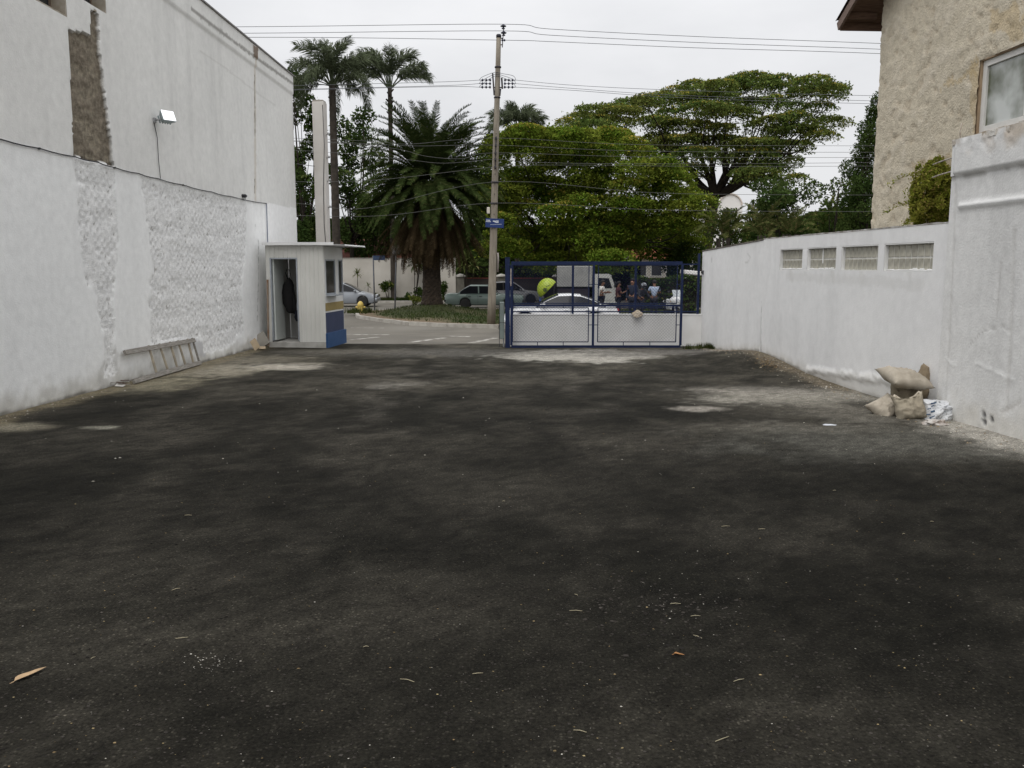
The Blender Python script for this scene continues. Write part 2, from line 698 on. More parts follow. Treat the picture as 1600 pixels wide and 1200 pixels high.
def wall_strip(xw, w0, w1, y0, y1, col, k):
    """dust along the foot of a wall: xw(y) is the wall's line"""
    global c
    d = np.abs(LX - xw(LY)) + (n2 - 0.5) * 0.5 + (n3 - 0.5) * 0.25
    a = (1 - sstep(w0, w1, d)) * k * sstep(y0 - 0.6, y0 + 0.6, LY) * (1 - sstep(y1 - 0.6, y1 + 0.6, LY))
    c = c * (1 - a)[:, None] + np.asarray(col) * a[:, None]


LW0, LW1 = ground(0, 650, 0, LOT_S), ground(413, 541, 0, LOT_S)     # foot of the tall wall
RW0, RW1 = ground(1480, 652, 0, LOT_S), at(1095, 545, 21.6)         # foot of the low white wall


def lwall_x(y):
    return LW0.x + (LW1.x - LW0.x) * (y - LW0.y) / (LW1.y - LW0.y)


def rwall_x(y):
    return RW0.x + (RW1.x - RW0.x) * (y - RW0.y) / (RW1.y - RW0.y)


wall_strip(lwall_x, 0.1, 0.55, 7, 22, ochre * 1.1, 0.8)
wall_strip(rwall_x, 0.12, 0.45, 13, 22, (0.15, 0.125, 0.09), 0.75)
wall_strip(rwall_x, 0.25, 0.9, 3, 10.6, (0.34, 0.32, 0.28), 0.8)
c *= (1 + (rng.random(len(LX)) - 0.5) * 0.6)[:, None]
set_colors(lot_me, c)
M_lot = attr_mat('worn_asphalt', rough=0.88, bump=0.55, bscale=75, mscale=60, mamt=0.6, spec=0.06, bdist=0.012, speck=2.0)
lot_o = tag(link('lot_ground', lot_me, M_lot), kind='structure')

# --- the country round about, the street and its far side
M_earth = mat('packed_earth', (0.10, 0.085, 0.06), 0.95, (0.07, 0.075, 0.04), 0.4, bump=0.3)
g = MB()
g.add([(-900, -300, ROAD_Z - 0.03), (900, -300, ROAD_Z - 0.03), (900, 1500, ROAD_Z - 0.03), (-900, 1500, ROAD_Z - 0.03)], [(0, 1, 2, 3)])
g.build('ground', M_earth, kind='structure')
M_road = mat('street_asphalt', (0.155, 0.143, 0.122), 0.9, (0.118, 0.109, 0.094), 0.7, bump=0.3, bscale=60, c3=(0.20, 0.188, 0.165), scale3=0.35, f3=0.7, spec=0.15)
rd = MB()
nx = 40
for i in range(nx):
    x0, x1 = -70 + 140 * i / nx, -70 + 140 * (i + 1) / nx
    rd.add([(x0, 26.2, ROAD_Z), (x1, 26.2, ROAD_Z), (x1, 59.2, ROAD_Z), (x0, 59.2, ROAD_Z)], [(0, 1, 2, 3)])
rd.build('road', M_road, kind='structure')

# far pavement with its kerb
M_kerb = mat('kerb_stone', (0.42, 0.40, 0.36), 0.9, (0.28, 0.26, 0.23), 3, bump=0.3)
M_pave = mat('pavement_cement', (0.26, 0.25, 0.225), 0.9, (0.2, 0.19, 0.17), 1.5, bump=0.2)
kb = MB()
kb.span((-70, 58.6, ROAD_Z - 0.05), (70, 58.78, ROAD_Z + 0.13))
kb.build('far_kerb', M_kerb, kind='structure')
pv = MB()
pv.span((-70, 58.78, ROAD_Z - 0.05), (70, 63.5, ROAD_Z + 0.12))
pv.build('pavement', M_pave, kind='structure')

# --- traffic island
ISL_Z = ROAD_Z + 0.13
isl = [ground(px, py, ISL_Z) for px, py in ((556, 487), (560, 493.5), (600, 499), (640, 503.5), (700, 506), (780, 508.5))]
back = [ground(px, py, ISL_Z) for px, py in ((629, 483), (585, 485.5))]
poly = [(p.x, p.y) for p in isl] + [(8, 34.6), (34, 34.2), (36, 47.6), (0, 48.6), (-4, 47.5)] + [(p.x, p.y) for p in back]
cx, cy = np.mean([p[0] for p in poly]), np.mean([p[1] for p in poly])
PALM = ground(675, 479, ISL_Z + 0.35)
PALM.y = 45.0
PALM = at(675, 480, 45.0)


def isl_z(x, y):
    return ISL_Z + 0.42 * math.exp(-(((x - PALM.x) / 1.9) ** 2 + ((y - PALM.y) / 1.7) ** 2)) + 0.03 * mnoise.noise((x * .8, y * .8, 0))


def inside(x, y, P=poly):
    r = False
    j = len(P) - 1
    for i in range(len(P)):
        if (P[i][1] > y) != (P[j][1] > y) and x < (P[j][0] - P[i][0]) * (y - P[i][1]) / (P[j][1] - P[i][1]) + P[i][0]:
            r = not r
        j = i
    return r


def edge_dist(x, y):
    best = 9e9
    for i in range(len(poly)):
        a, b = Vector(poly[i]), Vector(poly[(i + 1) % len(poly)])
        ab = b - a
        tt = max(0, min(1, (Vector((x, y)) - a).dot(ab) / ab.length_squared))
        best = min(best, (Vector((x, y)) - a - ab * tt).length)
    return best


bm = bmesh.new()
ib = bm.faces.new([bm.verts.new((p[0], p[1], 0)) for p in poly])
xsI, ysI = np.arange(-12, 36.5, 0.5), np.arange(34, 49, 0.5)
geo = bm.verts[:] + bm.edges[:] + bm.faces[:]
for x in xsI:
    r_ = bmesh.ops.bisect_plane(bm, geom=bm.verts[:] + bm.edges[:] + bm.faces[:], plane_co=(x, 0, 0), plane_no=(1, 0, 0))
for y in ysI:
    r_ = bmesh.ops.bisect_plane(bm, geom=bm.verts[:] + bm.edges[:] + bm.faces[:], plane_co=(0, y, 0), plane_no=(0, 1, 0))
ic = []
bm.verts.index_update()
for v in bm.verts:
    x, y = v.co.x, v.co.y
    v.co.z = isl_z(x, y)
    e = edge_dist(x, y)
    gr = 0.5 + 0.9 * mnoise.noise((x * .45, y * .45, 2)) + min(1, e * 0.5) * 0.5 - (0.9 if e < 0.9 else 0) - (0.6 if x < -6.5 else 0)
    k = max(0, min(1, gr))
    a, b = Vector((0.14, 0.105, 0.07)), Vector((0.040, 0.048, 0.018))
    ic.append(tuple(a.lerp(b, k)))
me = bpy.data.meshes.new('traffic_island')
bm.normal_update()
for f in bm.faces:
    if f.normal.z < 0:
        f.normal_flip()
bm.to_mesh(me)
bm.free()
me.polygons.foreach_set('use_smooth', [True] * len(me.polygons))
set_colors(me, np.array(ic))
tag(link('traffic_island', me, attr_mat('island_earth', rough=0.95, bump=0.5, bscale=18, mscale=5, mamt=0.35, bdist=0.03)), kind='structure')
kb = MB()
for i in range(len(poly)):
    a, b = Vector((*poly[i], ISL_Z)), Vector((*poly[(i + 1) % len(poly)], ISL_Z))
    nseg = max(1, int((b - a).length / 0.9))
    for k in range(nseg):
        p, q = a.lerp(b, k / nseg), a.lerp(b, (k + 1) / nseg)
        gp_ = (q - p).normalized() * 0.006
        p, q = p + gp_, q - gp_
        dz = random.uniform(-0.012, 0.008)
        kb.bar(p + Vector((0, 0, -0.08 + dz)), q + Vector((0, 0, -0.08 + dz)), 0.16, 0.22)
kb.build('island_kerb', M_kerb, kind='structure')

# grass blades on the island
def blades(n, pts, hgt, wid, name, m, lean=0.5):
    """n upright grass blades at pts (n,3)"""
    a = rng.uniform(0, 2 * np.pi, n)
    h = hgt * rng.uniform(0.5, 1.3, n)
    w = wid * rng.uniform(0.6, 1.3, n)
    s = np.stack([np.cos(a), np.sin(a), np.zeros(n)], 1) * (w / 2)[:, None]
    tip = np.stack([-np.sin(a) * lean, np.cos(a) * lean, np.ones(n)], 1) * h[:, None]
    V = np.stack([pts - s, pts + s, pts + tip], 1).reshape(-1, 3)
    F = np.arange(3 * n).reshape(n, 3)
    return link(name, np_mesh(name, V, F), m)


M_grass = leaf_mat('grass_blade', (0.030, 0.052, 0.014), (0.060, 0.066, 0.024), scale=0.6)
pts = []
while len(pts) < 26000:
    x, y = random.uniform(-9.5, 30), random.uniform(35, 48)
    if inside(x, y) and edge_dist(x, y) > 0.5:
        gr = 0.5 + 0.9 * mnoise.noise((x * .45, y * .45, 2)) + min(1, edge_dist(x, y) * 0.5) * 0.5 - (0.5 if x < -6.5 else 0) - (0.35 if edge_dist(x, y) < 0.9 else 0)
        if random.random() < gr:
            pts.append((x, y, isl_z(x, y) - 0.01))
tag(blades(len(pts), np.array(pts), 0.12, 0.035, 'grass', M_grass), kind='stuff')

# grass strip at the foot of the far white wall
pts = np.stack([rng.uniform(-22, -3.6, 9000), rng.uniform(59.6, 60.4, 9000), np.full(9000, ROAD_Z + 0.115)], 1)
tag(blades(9000, pts, 0.22, 0.05, 'verge_grass', M_grass), kind='stuff')

# weeds where the low white wall meets the lot
pts = []
for px, py, n, w in ((1105, 546, 260, 0.4), (1150, 547, 110, 0.25), (1080, 547, 60, 0.2)):
    p = lot(px, py)
    for _ in range(n):
        q = p + Vector((random.gauss(0, w * .5), random.gauss(0.1, 0.1), 0))
        q.x = min(q.x, rwall_x(q.y) - 0.03)
        pts.append((q.x, min(q.y, 21.45), lot_z(q.x, q.y) - 0.01))
tag(blades(len(pts), np.array(pts), 0.13, 0.02, 'weed_tuft', M_grass), kind='stuff')

# --- faded road paint
M_paint = mat('faded_road_paint', (0.40, 0.385, 0.35), 0.9, (0.155, 0.143, 0.122), 4, 0.38, 0.58, bump=0.2)
pm = MB()


def stripe(a, b, w):
    p, q = ground(*a, ROAD_Z + 0.004), ground(*b, ROAD_Z + 0.004)
    d = (q - p).normalized()
    s = Vector((-d.y, d.x, 0)) * w / 2
    n = max(2, int((q - p).length / 0.3))
    for k in range(n):
        u, v = p.lerp(q, k / n), p.lerp(q, (k + 1) / n)
        pm.add([u - s, v - s, v + s, u + s], [(0, 1, 2, 3)])


stripe((540, 522.5), (608, 523), 0.28)
stripe((548, 531), (592, 526.5), 0.2)
stripe((700, 525), (735, 526), 0.28)
stripe((640, 535), (696, 527.5), 0.25)
stripe((735, 536), (775, 528), 0.25)
stripe((548, 512), (600, 512.5), 0.12)
pm.build('road_marking', M_paint, kind='structure')

# --- chips, crumbs and straws scattered on the asphalt
def chips(n, ymin, ymax, smin, smax, m, name, cluster=None, flat=0.5):
    V, F = [], []
    for _ in range(n):
        if cluster:
            p = lot(random.gauss(cluster[0], cluster[2]), random.gauss(cluster[1], cluster[3]))
            p.x = min(p.x, rwall_x(p.y) - random.uniform(.12, .4))
        else:
            py = ymin + (ymax - ymin) * random.random()
            p = lot(random.uniform(-30, 1630), py)
        if not (lwall_x(p.y) + 0.1 < p.x < rwall_x(p.y) - 0.1):
            continue
        s = smin * (smax / smin) ** (random.random() ** 2.2)
        a = random.uniform(0, 6.3)
        i0 = len(V)
        for k in range(4):
            r = s * random.uniform(0.6, 1.0)
            V.append((p.x + r * math.cos(a + k * 1.57), p.y + r * math.sin(a + k * 1.57) * 0.8, p.z + 0.001))
        V.append((p.x + random.uniform(-.3, .3) * s, p.y, p.z + s * flat * random.uniform(.6, 1.2)))
        F += [(i0 + k, i0 + (k + 1) % 4, i0 + 4) for k in range(4)]
    return link(name, np_mesh(name, V, F), m)


M_chip = leaf_mat('pale_chips', (0.26, 0.245, 0.21), (0.42, 0.40, 0.36), scale=2, trans=0.0, val=0.5)
M_crumb = leaf_mat('asphalt_crumbs', (0.014, 0.013, 0.012), (0.05, 0.045, 0.04), scale=2, trans=0.0, val=0.5)
M_dirtchip = leaf_mat('brown_chips', (0.16, 0.11, 0.06), (0.22, 0.18, 0.1), scale=2, trans=0.0, val=0.5)
for o_ in (chips(420, 600, 1230, 0.0016, 0.007, M_chip, 'pale_grit'),
           chips(150, 560, 760, 0.005, 0.018, M_chip, 'pale_grit'),
           chips(40, 0, 0, 0.003, 0.008, M_chip, 'pale_grit', (335, 1032, 22, 7)),
           chips(55, 0, 0, 0.003, 0.008, M_chip, 'pale_grit', (1050, 940, 60, 35)),
           chips(500, 640, 1230, 0.003, 0.010, M_dirtchip, 'brown_grit'),
           chips(9000, 640, 1230, 0.003, 0.013, M_crumb, 'asphalt_crumbs'),
           chips(260, 0, 0, 0.006, 0.03, M_dirtchip, 'brown_grit', (1205, 580, 14, 3)),
           chips(160, 0, 0, 0.006, 0.03, M_crumb, 'asphalt_crumbs', (1205, 580, 16, 3)),
           chips(420, 0, 0, 0.004, 0.02, M_crumb, 'asphalt_crumbs', (1030, 960, 70, 40))):
    tag(o_, kind='stuff')
st = MB()
for _ in range(22):
    p = lot(random.uniform(20, 1580), 720 + 470 * random.random())
    a = random.gauss(0, 0.5)
    L = random.uniform(0.02, 0.07)
    d = Vector((math.cos(a), math.sin(a), 0)) * L / 2
    st.tube([p - d + Vector((0, 0, .003)), p + Vector((0, random.uniform(-.004, .004), .006)), p + d + Vector((0, 0, .003))], 0.0016, 4)
tag(st.build('straw_bits', mat('dry_straw', (0.34, 0.30, 0.20), 0.8)), kind='stuff')


def leaf_thing(px, py, L, W, rz, label, col, mname):
    """one curled dry leaf: blade with a keel, and its stalk"""
    p = lot(px, py)
    V, F = [], []
    n = 10
    for i in range(n + 1):
        t = i / n
        w = W * (math.sin(math.pi * t ** 0.62) ** 0.8 if 0 < t < 1 else 0.02) * (0.95 + 0.1 * math.sin(9 * t))
        for s in (-1, 0, 1):
            V.append((L * (t - 0.5), s * w, 0.006 + 0.010 * (abs(s) * w / max(W, 1e-6)) + 0.003 * (t - .5) ** 2 * 4))
    for i in range(n):
        for k in range(2):
            F.append((i * 3 + k, i * 3 + k + 1, i * 3 + k + 4, i * 3 + k + 3))
    root = thing('dry_leaf', label, 'leaf', p, rz)
    m = mat(mname, col, 0.8, tuple(x * 0.7 for x in col), 25, bump=0.2)
    mb = MB().add(V, F, True)
    mb.build('leaf_blade', m, root)
    MB().tube([(-L * .5, 0, .007), (-L * .62, 0.004, .004)], [0.0025, 0.0015], 5).build('leaf_stalk', m, root)


_a, _b = lot(22, 1066), lot(75, 1043)
leaf_thing(48, 1055, (_b - _a).length * .95, 0.019, math.atan2(_b.y - _a.y, _b.x - _a.x), 'long tan dry leaf lying alone on the dark asphalt near the camera', (0.42, 0.29, 0.17), 'tan_leaf')
leaf_thing(1061, 1026, 0.05, 0.008, R(-12), 'small orange brown dry leaf curled on the asphalt', (0.30, 0.15, 0.06), 'orange_leaf')
# ================================================================== TALL BUILDING AND ITS BARE SIDE WALL
class Plane:
    """vertical wall plane through two foot points; u runs from a towards b"""

    def __init__(self, a, b, flip=1):
        self.o = Vector((a.x, a.y, 0))
        self.u = (Vector((b.x, b.y, 0)) - self.o).normalized()
        self.n = Vector((self.u.y, -self.u.x, 0)) * flip

    def hit(self, px, py):
        d = ray(px, py)
        c0 = Vector((0, 0, CAM_H))
        t = (self.o - c0).dot(self.n) / d.dot(self.n)
        p = c0 + d * t
        return (p - self.o).dot(self.u), p.z

    def world(self, u, z, off=0.0):
        p = self.o + self.u * u + self.n * off
        return Vector((p.x, p.y, z))

    def at(self, px, py, off=0.0):
        u, z = self.hit(px, py)
        return self.world(u, z, off)

    def yaw(self):
        return math.atan2(self.u.y, self.u.x)


def in_poly(U, Z, P):
    r = np.zeros(U.shape, bool)
    j = len(P) - 1
    for i in range(len(P)):
        (xi, yi), (xj, yj) = P[i], P[j]
        cnd = (yi > Z) != (yj > Z)
        with np.errstate(divide='ignore', invalid='ignore'):
            xx = (xj - xi) * (Z - yi) / (yj - yi + 1e-12) + xi
        r ^= cnd & (U < xx)
        j = i
    return r


class Relief:
    """a wall face as a relief: depth and colour maps over (u, z), then cut into named pieces"""

    def __init__(self, pl, u0, u1, z0, z1, step):
        self.pl = pl
        self.us, self.zs = np.arange(u0, u1 + step * .5, step), np.arange(z0, z1 + step * .5, step)
        self.us[-1], self.zs[-1] = u1, z1
        self.U, self.Z = np.meshgrid(self.us, self.zs)
        self.d = np.zeros_like(self.U)
        self.c = np.zeros(self.U.shape + (3,))
        s = self
        s.n1, s.n2, s.n3 = fbm(s.U * 1.1, s.Z * 1.1, 31, 5), fbm(s.U * 5, s.Z * 5, 37, 4), fbm(s.U * 14, s.Z * 14, 41, 3)

    def mask(self, P, rag=0.1):
        P = [self.pl.hit(*q) for q in P] if isinstance(P, list) else P
        a = (self.n2 - 0.5) * rag * 2 + (self.n3 - 0.5) * rag
        b = (fbm(self.U * 4 + 50, self.Z * 4, 61, 4) - 0.5) * rag * 2
        return in_poly(self.U + a, self.Z + b, P)

    def tint(self, m, col, k=1.0):
        w = (m * k)[..., None]
        self.c = self.c * (1 - w) + np.asarray(col) * w

    def line(self, pts, w):
        """distance-based soft line mask along photographed points"""
        P = [self.pl.hit(*q) for q in pts]
        best = np.full(self.U.shape, 9e9)
        for (ax, ay), (bx, by) in zip(P[:-1], P[1:]):
            dx, dy = bx - ax, by - ay
            t = np.clip(((self.U - ax) * dx + (self.Z - ay) * dy) / (dx * dx + dy * dy + 1e-12), 0, 1)
            best = np.minimum(best, np.hypot(self.U - ax - t * dx, self.Z - ay - t * dy))
        return 1 - sstep(w * 0.5, w, best + (self.n3 - 0.5) * w)

    def build(self, name, sel, mat_, parent, holes=None):
        """faces whose corner lies in sel (bool per vertex)"""
        ny, nx = self.U.shape
        i = np.arange(nx - 1)[None, :] + np.arange(ny - 1)[:, None] * nx
        F = np.stack([i, i + 1, i + 1 + nx, i + nx], -1)
        keep = sel[:-1, :-1]
        if holes is not None:
            keep = keep & ~holes[:-1, :-1]
        F = F[keep].reshape(-1, 4)
        if len(F) == 0:
            return None
        used = np.unique(F)
        rem = np.full(nx * ny, -1)
        rem[used] = np.arange(len(used))
        pl = self.pl
        U, Z, D = self.U.ravel()[used], self.Z.ravel()[used], self.d.ravel()[used]
        V = np.stack([pl.o.x + pl.u.x * U + pl.n.x * D, pl.o.y + pl.u.y * U + pl.n.y * D, Z], 1)
        me = np_mesh(name, V, rem[F], True)
        set_colors(me, self.c.reshape(-1, 3)[used])
        return link(name, me, mat_, parent)


LP = Plane(LW0, LW1)
u_end = LP.hit(462, 300)[0]
z_top = LP.hit(462, 124)[1]
print('left wall: end', LP.world(u_end, 0), 'top', z_top, LP.hit(325, 0))
L = Relief(LP, -7.0, u_end, -0.75, z_top, 0.035)
CABLE = [(-160, 186), (0, 218), (60, 232), (115, 245), (150, 253), (178, 262), (215, 271), (245, 279), (285, 289), (330, 300), (360, 307), (415, 318)]
cab = [LP.hit(*q) for q in CABLE] + [(LP.hit(462, 327))]
cz = np.interp(L.U, [p[0] for p in cab], [p[1] for p in cab])
below = sstep(-0.03, 0.03, cz - L.Z + (L.n3 - 0.5) * 0.06)
streak = fbm(L.U * 3.2, L.Z * 0.35, 71, 5)
grey = np.array([0.78, 0.776, 0.752])
white = np.array([0.89, 0.895, 0.885])
L.c[:] = grey
L.c *= (0.93 + 0.14 * L.n1)[..., None]
L.c *= (1 - 0.07 * sstep(0.5, 0.78, streak))[..., None]
lw = white * (0.955 + 0.09 * L.n1)[..., None]
lw = lw * (1 - 0.05 * sstep(0.5, 0.8, streak))[..., None]
L.c = L.c * (1 - below[..., None]) + lw * below[..., None]
L.d += 0.004 * (L.n1 - 0.5) + 0.0015 * (L.n2 - .5)
# fresh bright paint beyond the conduit
fr = in_poly(L.U, L.Z, [LP.hit(416, 317), LP.hit(470, 327), LP.hit(470, 560), LP.hit(416, 560)])
L.tint(fr, (0.92, 0.92, 0.915))
# splashes and dirt at the foot
foot = L.Z - np.vectorize(lambda u: lot_z(*LP.world(u, 0).xy))(L.U[0])[None, :]
L.tint((1 - sstep(0.02, 0.35, foot + (L.n2 - 0.5) * 0.4)), (0.42, 0.40, 0.35), 0.65)
L.tint((1 - sstep(0.0, 0.06, foot + (L.n2 - 0.5) * 0.1)), (0.10, 0.09, 0.07), 0.8)
L.tint(L.line([(163, 590), (177, 560)], 0.25), (0.5, 0.49, 0.47), 0.6)
L.tint(L.line([(300, 535), (318, 548)], 0.2), (0.45, 0.45, 0.46), 0.7)
L.tint(L.line([(270, 555), (245, 572)], 0.3), (0.5, 0.49, 0.45), 0.5)
# band under the coping and its crack, rusty joint, cracks
band = sstep(0, 0.03, L.Z - (z_top - 0.52))
L.d += 0.03 * band
L.tint(L.line([(297, 14), (330, 40), (395, 88), (459, 133)], 0.055), (0.25, 0.24, 0.22), 0.8)
L.tint(L.line([(315, 2), (380, 52), (455, 112)], 0.03), (0.35, 0.34, 0.32), 0.5)
L.tint(L.line([(313, 80), (350, 105), (395, 140), (430, 165)], 0.03), (0.5, 0.49, 0.46), 0.35)
L.tint(L.line([(398, 95), (399, 310)], 0.10), (0.52, 0.45, 0.36), 0.5)
jn = L.line([(398, 70), (398, 140), (399, 200), (398, 312)], 0.035) * (vnoise(L.Z * 2.2, L.U * 0, 5) > 0.42)
L.tint(jn, (0.14, 0.11, 0.085), 0.9)
L.d -= 0.02 * jn
rs = L.mask([(393, 70), (401, 72), (400, 92), (394, 90)], 0.03)
L.tint(rs, (0.16, 0.11, 0.075), 0.9)
L.d += 0.02 * rs
cr = L.line([(399, 352), (404, 380), (404, 430), (402, 500)], 0.025) * (L.n2 > 0.45)
L.tint(cr, (0.3, 0.29, 0.28), 0.7)
# where plaster has come off: painted rubble and an unpainted column
brick_h = 0.075
row = np.floor(L.Z / brick_h)
fz = L.Z / brick_h - row
fu = (L.U / 0.21 + 0.5 * (row % 2)) % 1
jt = np.maximum(1 - sstep(0, 0.22, np.minimum(fz, 1 - fz)), 1 - sstep(0, 0.09, np.minimum(fu, 1 - fu)))
nA = fbm(L.U * 3.6, L.Z * 12, 91, 4)
nB = fbm(L.U * 24, L.Z * 30, 97, 3)
rough = -0.012 - (0.010 + .016 * L.n1) * (nA - 0.35) - 0.009 * (nB - .5) - 0.018 * jt * (L.n2 > 0.42)
m_mas = L.mask([(106, 44), (112, 49), (128, 52), (142, 56), (142, 17), (154, 20), (157, 80), (160, 110), (168, 180), (173, 215), (178, 259), (150, 253), (116, 245), (113, 180), (112, 150), (110, 90)], 0.035)
m_ra = L.mask([(116, 245), (178, 259), (182, 320), (184, 370), (178, 470), (180, 585), (163, 588), (160, 510), (146, 455), (130, 425), (124, 340)], 0.12)
m_rb = L.mask([(221, 283), (260, 291), (300, 300), (345, 309), (384, 319), (385, 380), (377, 460), (381, 520), (350, 545), (318, 553), (316, 530), (238, 535), (233, 470), (237, 420), (230, 350)], 0.12)
m_rb &= ~m_ra
for m_ in (m_ra, m_rb):
    sm_ = m_.astype(float)
    for _ in range(3):
        sm_ = (sm_ + np.roll(sm_, 1, 0) + np.roll(sm_, -1, 0) + np.roll(sm_, 1, 1) + np.roll(sm_, -1, 1)) / 5
    L.d = L.d * (1 - sm_) + rough * sm_
    sc_ = (0.88 + 0.16 * nA - 0.10 * sstep(0.45, 0.75, nB))[..., None]
    L.c = np.where(m_[..., None], np.array([0.89, 0.89, 0.88]) * sc_, L.c)
    pit = m_ & (nB * 0.6 + nA * 0.4 > 0.71)
    L.c = np.where(pit[..., None], np.array([0.42, 0.41, 0.39]), L.c)
L.d = np.where(m_mas, -0.045 - 0.05 * (nA - .4) - 0.03 * (nB - .5), L.d)
mc = np.array([0.20, 0.17, 0.13]) * (0.6 + 0.8 * nB)[..., None] + np.array([0.05, 0.048, 0.035]) * sstep(0.45, 0.7, nA)[..., None]
L.c = np.where(m_mas[..., None], mc, L.c)
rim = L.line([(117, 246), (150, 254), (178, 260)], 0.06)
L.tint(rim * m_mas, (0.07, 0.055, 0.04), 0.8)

# two window openings high up
O1u0, O1u1, O1z = LP.hit(46, 12)[0], LP.hit(103, 20)[0], LP.hit(103, 24)[1]
O2u0, O2u1, O2z = LP.hit(115, 14)[0], LP.hit(165, 18)[0], LP.hit(165, 21)[1]
OPEN = [(O1u0, O1u1, O1z, O1z + 1.25), (O2u0, O2u1, O2z, O2z + 1.25)]
holes = np.zeros(L.U.shape, bool)
for a, b, z0, z1 in OPEN:
    holes |= (L.U > a - .02) & (L.U < b) & (L.Z > z0 - .02) & (L.Z < z1)

bld = thing('tall_building', 'tall blank side wall of a grey and white building, plaster fallen off in rough patches', 'building', LP.world(u_end, -0.3))
BL = local_of(bld)
M_lwall = attr_mat('old_wall_paint', rough=0.88, bump=0.35, bscale=45, mscale=7, mamt=0.07)
M_rub = attr_mat('painted_rubble', rough=0.9, bump=0.6, bscale=55, mscale=16, mamt=0.14, bdist=0.02)
M_mas = attr_mat('bare_masonry', rough=0.95, bump=0.8, bscale=50, mscale=14, mamt=0.4, bdist=0.02)


def reparent(o, root):
    """world-space mesh data moved into the root's own space"""
    m = Matrix.Translation(root.location) @ root.rotation_euler.to_matrix().to_4x4()
    o.data.transform(m.inverted())
    o.parent = root
    return o


reparent(L.build('side_wall', ~(m_ra | m_rb | m_mas), M_lwall, None, holes), bld)
reparent(L.build('rubble_patch', m_ra, M_rub, None, holes), bld)
reparent(L.build('rubble_patch', m_rb, M_rub, None, holes), bld)
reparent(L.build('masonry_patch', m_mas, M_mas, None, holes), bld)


def lp_box(mb, u0, u1, z0, z1, d0, d1):
    """box in the tall wall's plane coordinates"""
    c = [LP.world(u, z, d) for u in (u0, u1) for z in (z0, z1) for d in (d0, d1)]
    mb.add(c, [(0, 1, 3, 2), (4, 6, 7, 5), (0, 4, 5, 1), (2, 3, 7, 6), (0, 2, 6, 4), (1, 5, 7, 3)])
    return mb


mb = MB()                                     # body behind the wall: street front, back and roof
W_ = 9.0
a0, a1 = LP.world(-7, -1, -0.02), LP.world(u_end, -1, -0.02)
b0, b1 = LP.world(-7, -1, -W_), LP.world(u_end, -1, -W_)
up = Vector((0, 0, z_top + 1 - 0.25))
mb.add([a1, b1, b1 + up, a1 + up, b0, b0 + up, a0, a0 + up], [(0, 1, 2, 3), (1, 4, 5, 2), (4, 6, 7, 5)])
reparent(mb.build('outer_walls', M_white), bld)
mb = MB()
mb.add([LP.world(-7, z_top - 0.3, -0.1), LP.world(u_end, z_top - 0.3, -0.1), LP.world(u_end, z_top - 0.3, -W_), LP.world(-7, z_top - 0.3, -W_)], [(0, 1, 2, 3)])
reparent(mb.build('flat_roof', M_concrete), bld)
mb = MB()
lp_box(mb, -7, u_end + .03, z_top - 0.3, z_top, -0.22, 0.028)
reparent(mb.build('parapet', mat('parapet_paint', (0.55, 0.55, 0.53), .9, (0.45, 0.45, 0.42), 3)), bld)
mb = MB()
lp_box(mb, -7, u_end + .05, z_top + 0.002, z_top + 0.035, -0.25, 0.06)
reparent(mb.build('coping', mat('coping_zinc', (0.16, 0.15, 0.15), 0.7, (0.24, 0.23, 0.22), 6)), bld)
M_reveal = mat('window_reveal', (0.45, 0.41, 0.35), 0.9, (0.3, 0.26, 0.2), 5)
M_wframe = mat('old_window_frame', (0.20, 0.14, 0.10), 0.7, (0.12, 0.09, 0.07), 9)
for k, (a, b, z0, z1) in enumerate(OPEN):
    mb = MB()
    lp_box(mb, a - .06, a + .004, z0 - .06, z1 + .06, -.30, -.004)
    lp_box(mb, b - .004, b + .06, z0 - .06, z1 + .06, -.30, -.004)
    lp_box(mb, a, b, z0 - .06, z0 + .004, -.30, -.005)
    lp_box(mb, a, b, z1 - .004, z1 + .06, -.30, -.005)
    w = reparent(mb.build('window', M_reveal), bld)
    mb = MB()
    for q in np.linspace(a + .03, b - .03, 4):
        lp_box(mb, q - .02, q + .02, z0 + .01, z1 - .01, -.24, -.20)
    for q in np.linspace(z0 + .03, z1 - .03, 4):
        lp_box(mb, a + .01, b - .01, q - .018, q + .018, -.235, -.205)
    f = reparent(mb.build('frame', M_wframe), bld)
    f.parent = w
    mb = MB()
    lp_box(mb, a + .012, b - .012, z0 + .012, z1 - .012, -.226, -.218)
    f = reparent(mb.build('pane', M_glass), bld)
    f.parent = w

# black cable sagging along the wall between its fixings
M_cable = mat('black_cable', (0.03, 0.03, 0.035), 0.6)
pts = []
for i in range(len(CABLE) - 1):
    for t in (0, .33, .66):
        px, py = [CABLE[i][k] * (1 - t) + CABLE[i + 1][k] * t for k in (0, 1)]
        pts.append(LP.at(px, py + (1.2 if t else 0), 0.02))
pts.append(LP.at(415, 318, 0.02))
root = thing('wall_cable', 'thin black cable sagging along the tall wall where grey paint meets white', 'cable', pts[0])
mb = MB()
mb.tube(pts, 0.009, 5)
reparent(mb.build('cable_run', M_cable), root)
mb = MB()
mb.tube([LP.at(415, 318, 0.025), LP.at(416.3, 360, 0.025), LP.at(417.3, 420, 0.03)], 0.012, 6)
reparent(mb.build('conduit', mat('blue_grey_conduit', (0.16, 0.19, 0.26), 0.6)), root)
for q in CABLE[2::3]:
    reparent(MB().box(LP.at(*q, 0.012), (0.03, 0.03, 0.025)).build('clip', M_darkmetal), root)
mb = MB()
p = LP.at(379, 306, 0.03)
mb.bbox(p, (0.12, 0.14, 0.07), .02)
for k in range(3):
    mb.tube([p, p + Vector((0.03, random.uniform(-.1, .05), -.05 - .03 * k))], 0.006, 4)
reparent(mb.build('junction', M_cable), root)

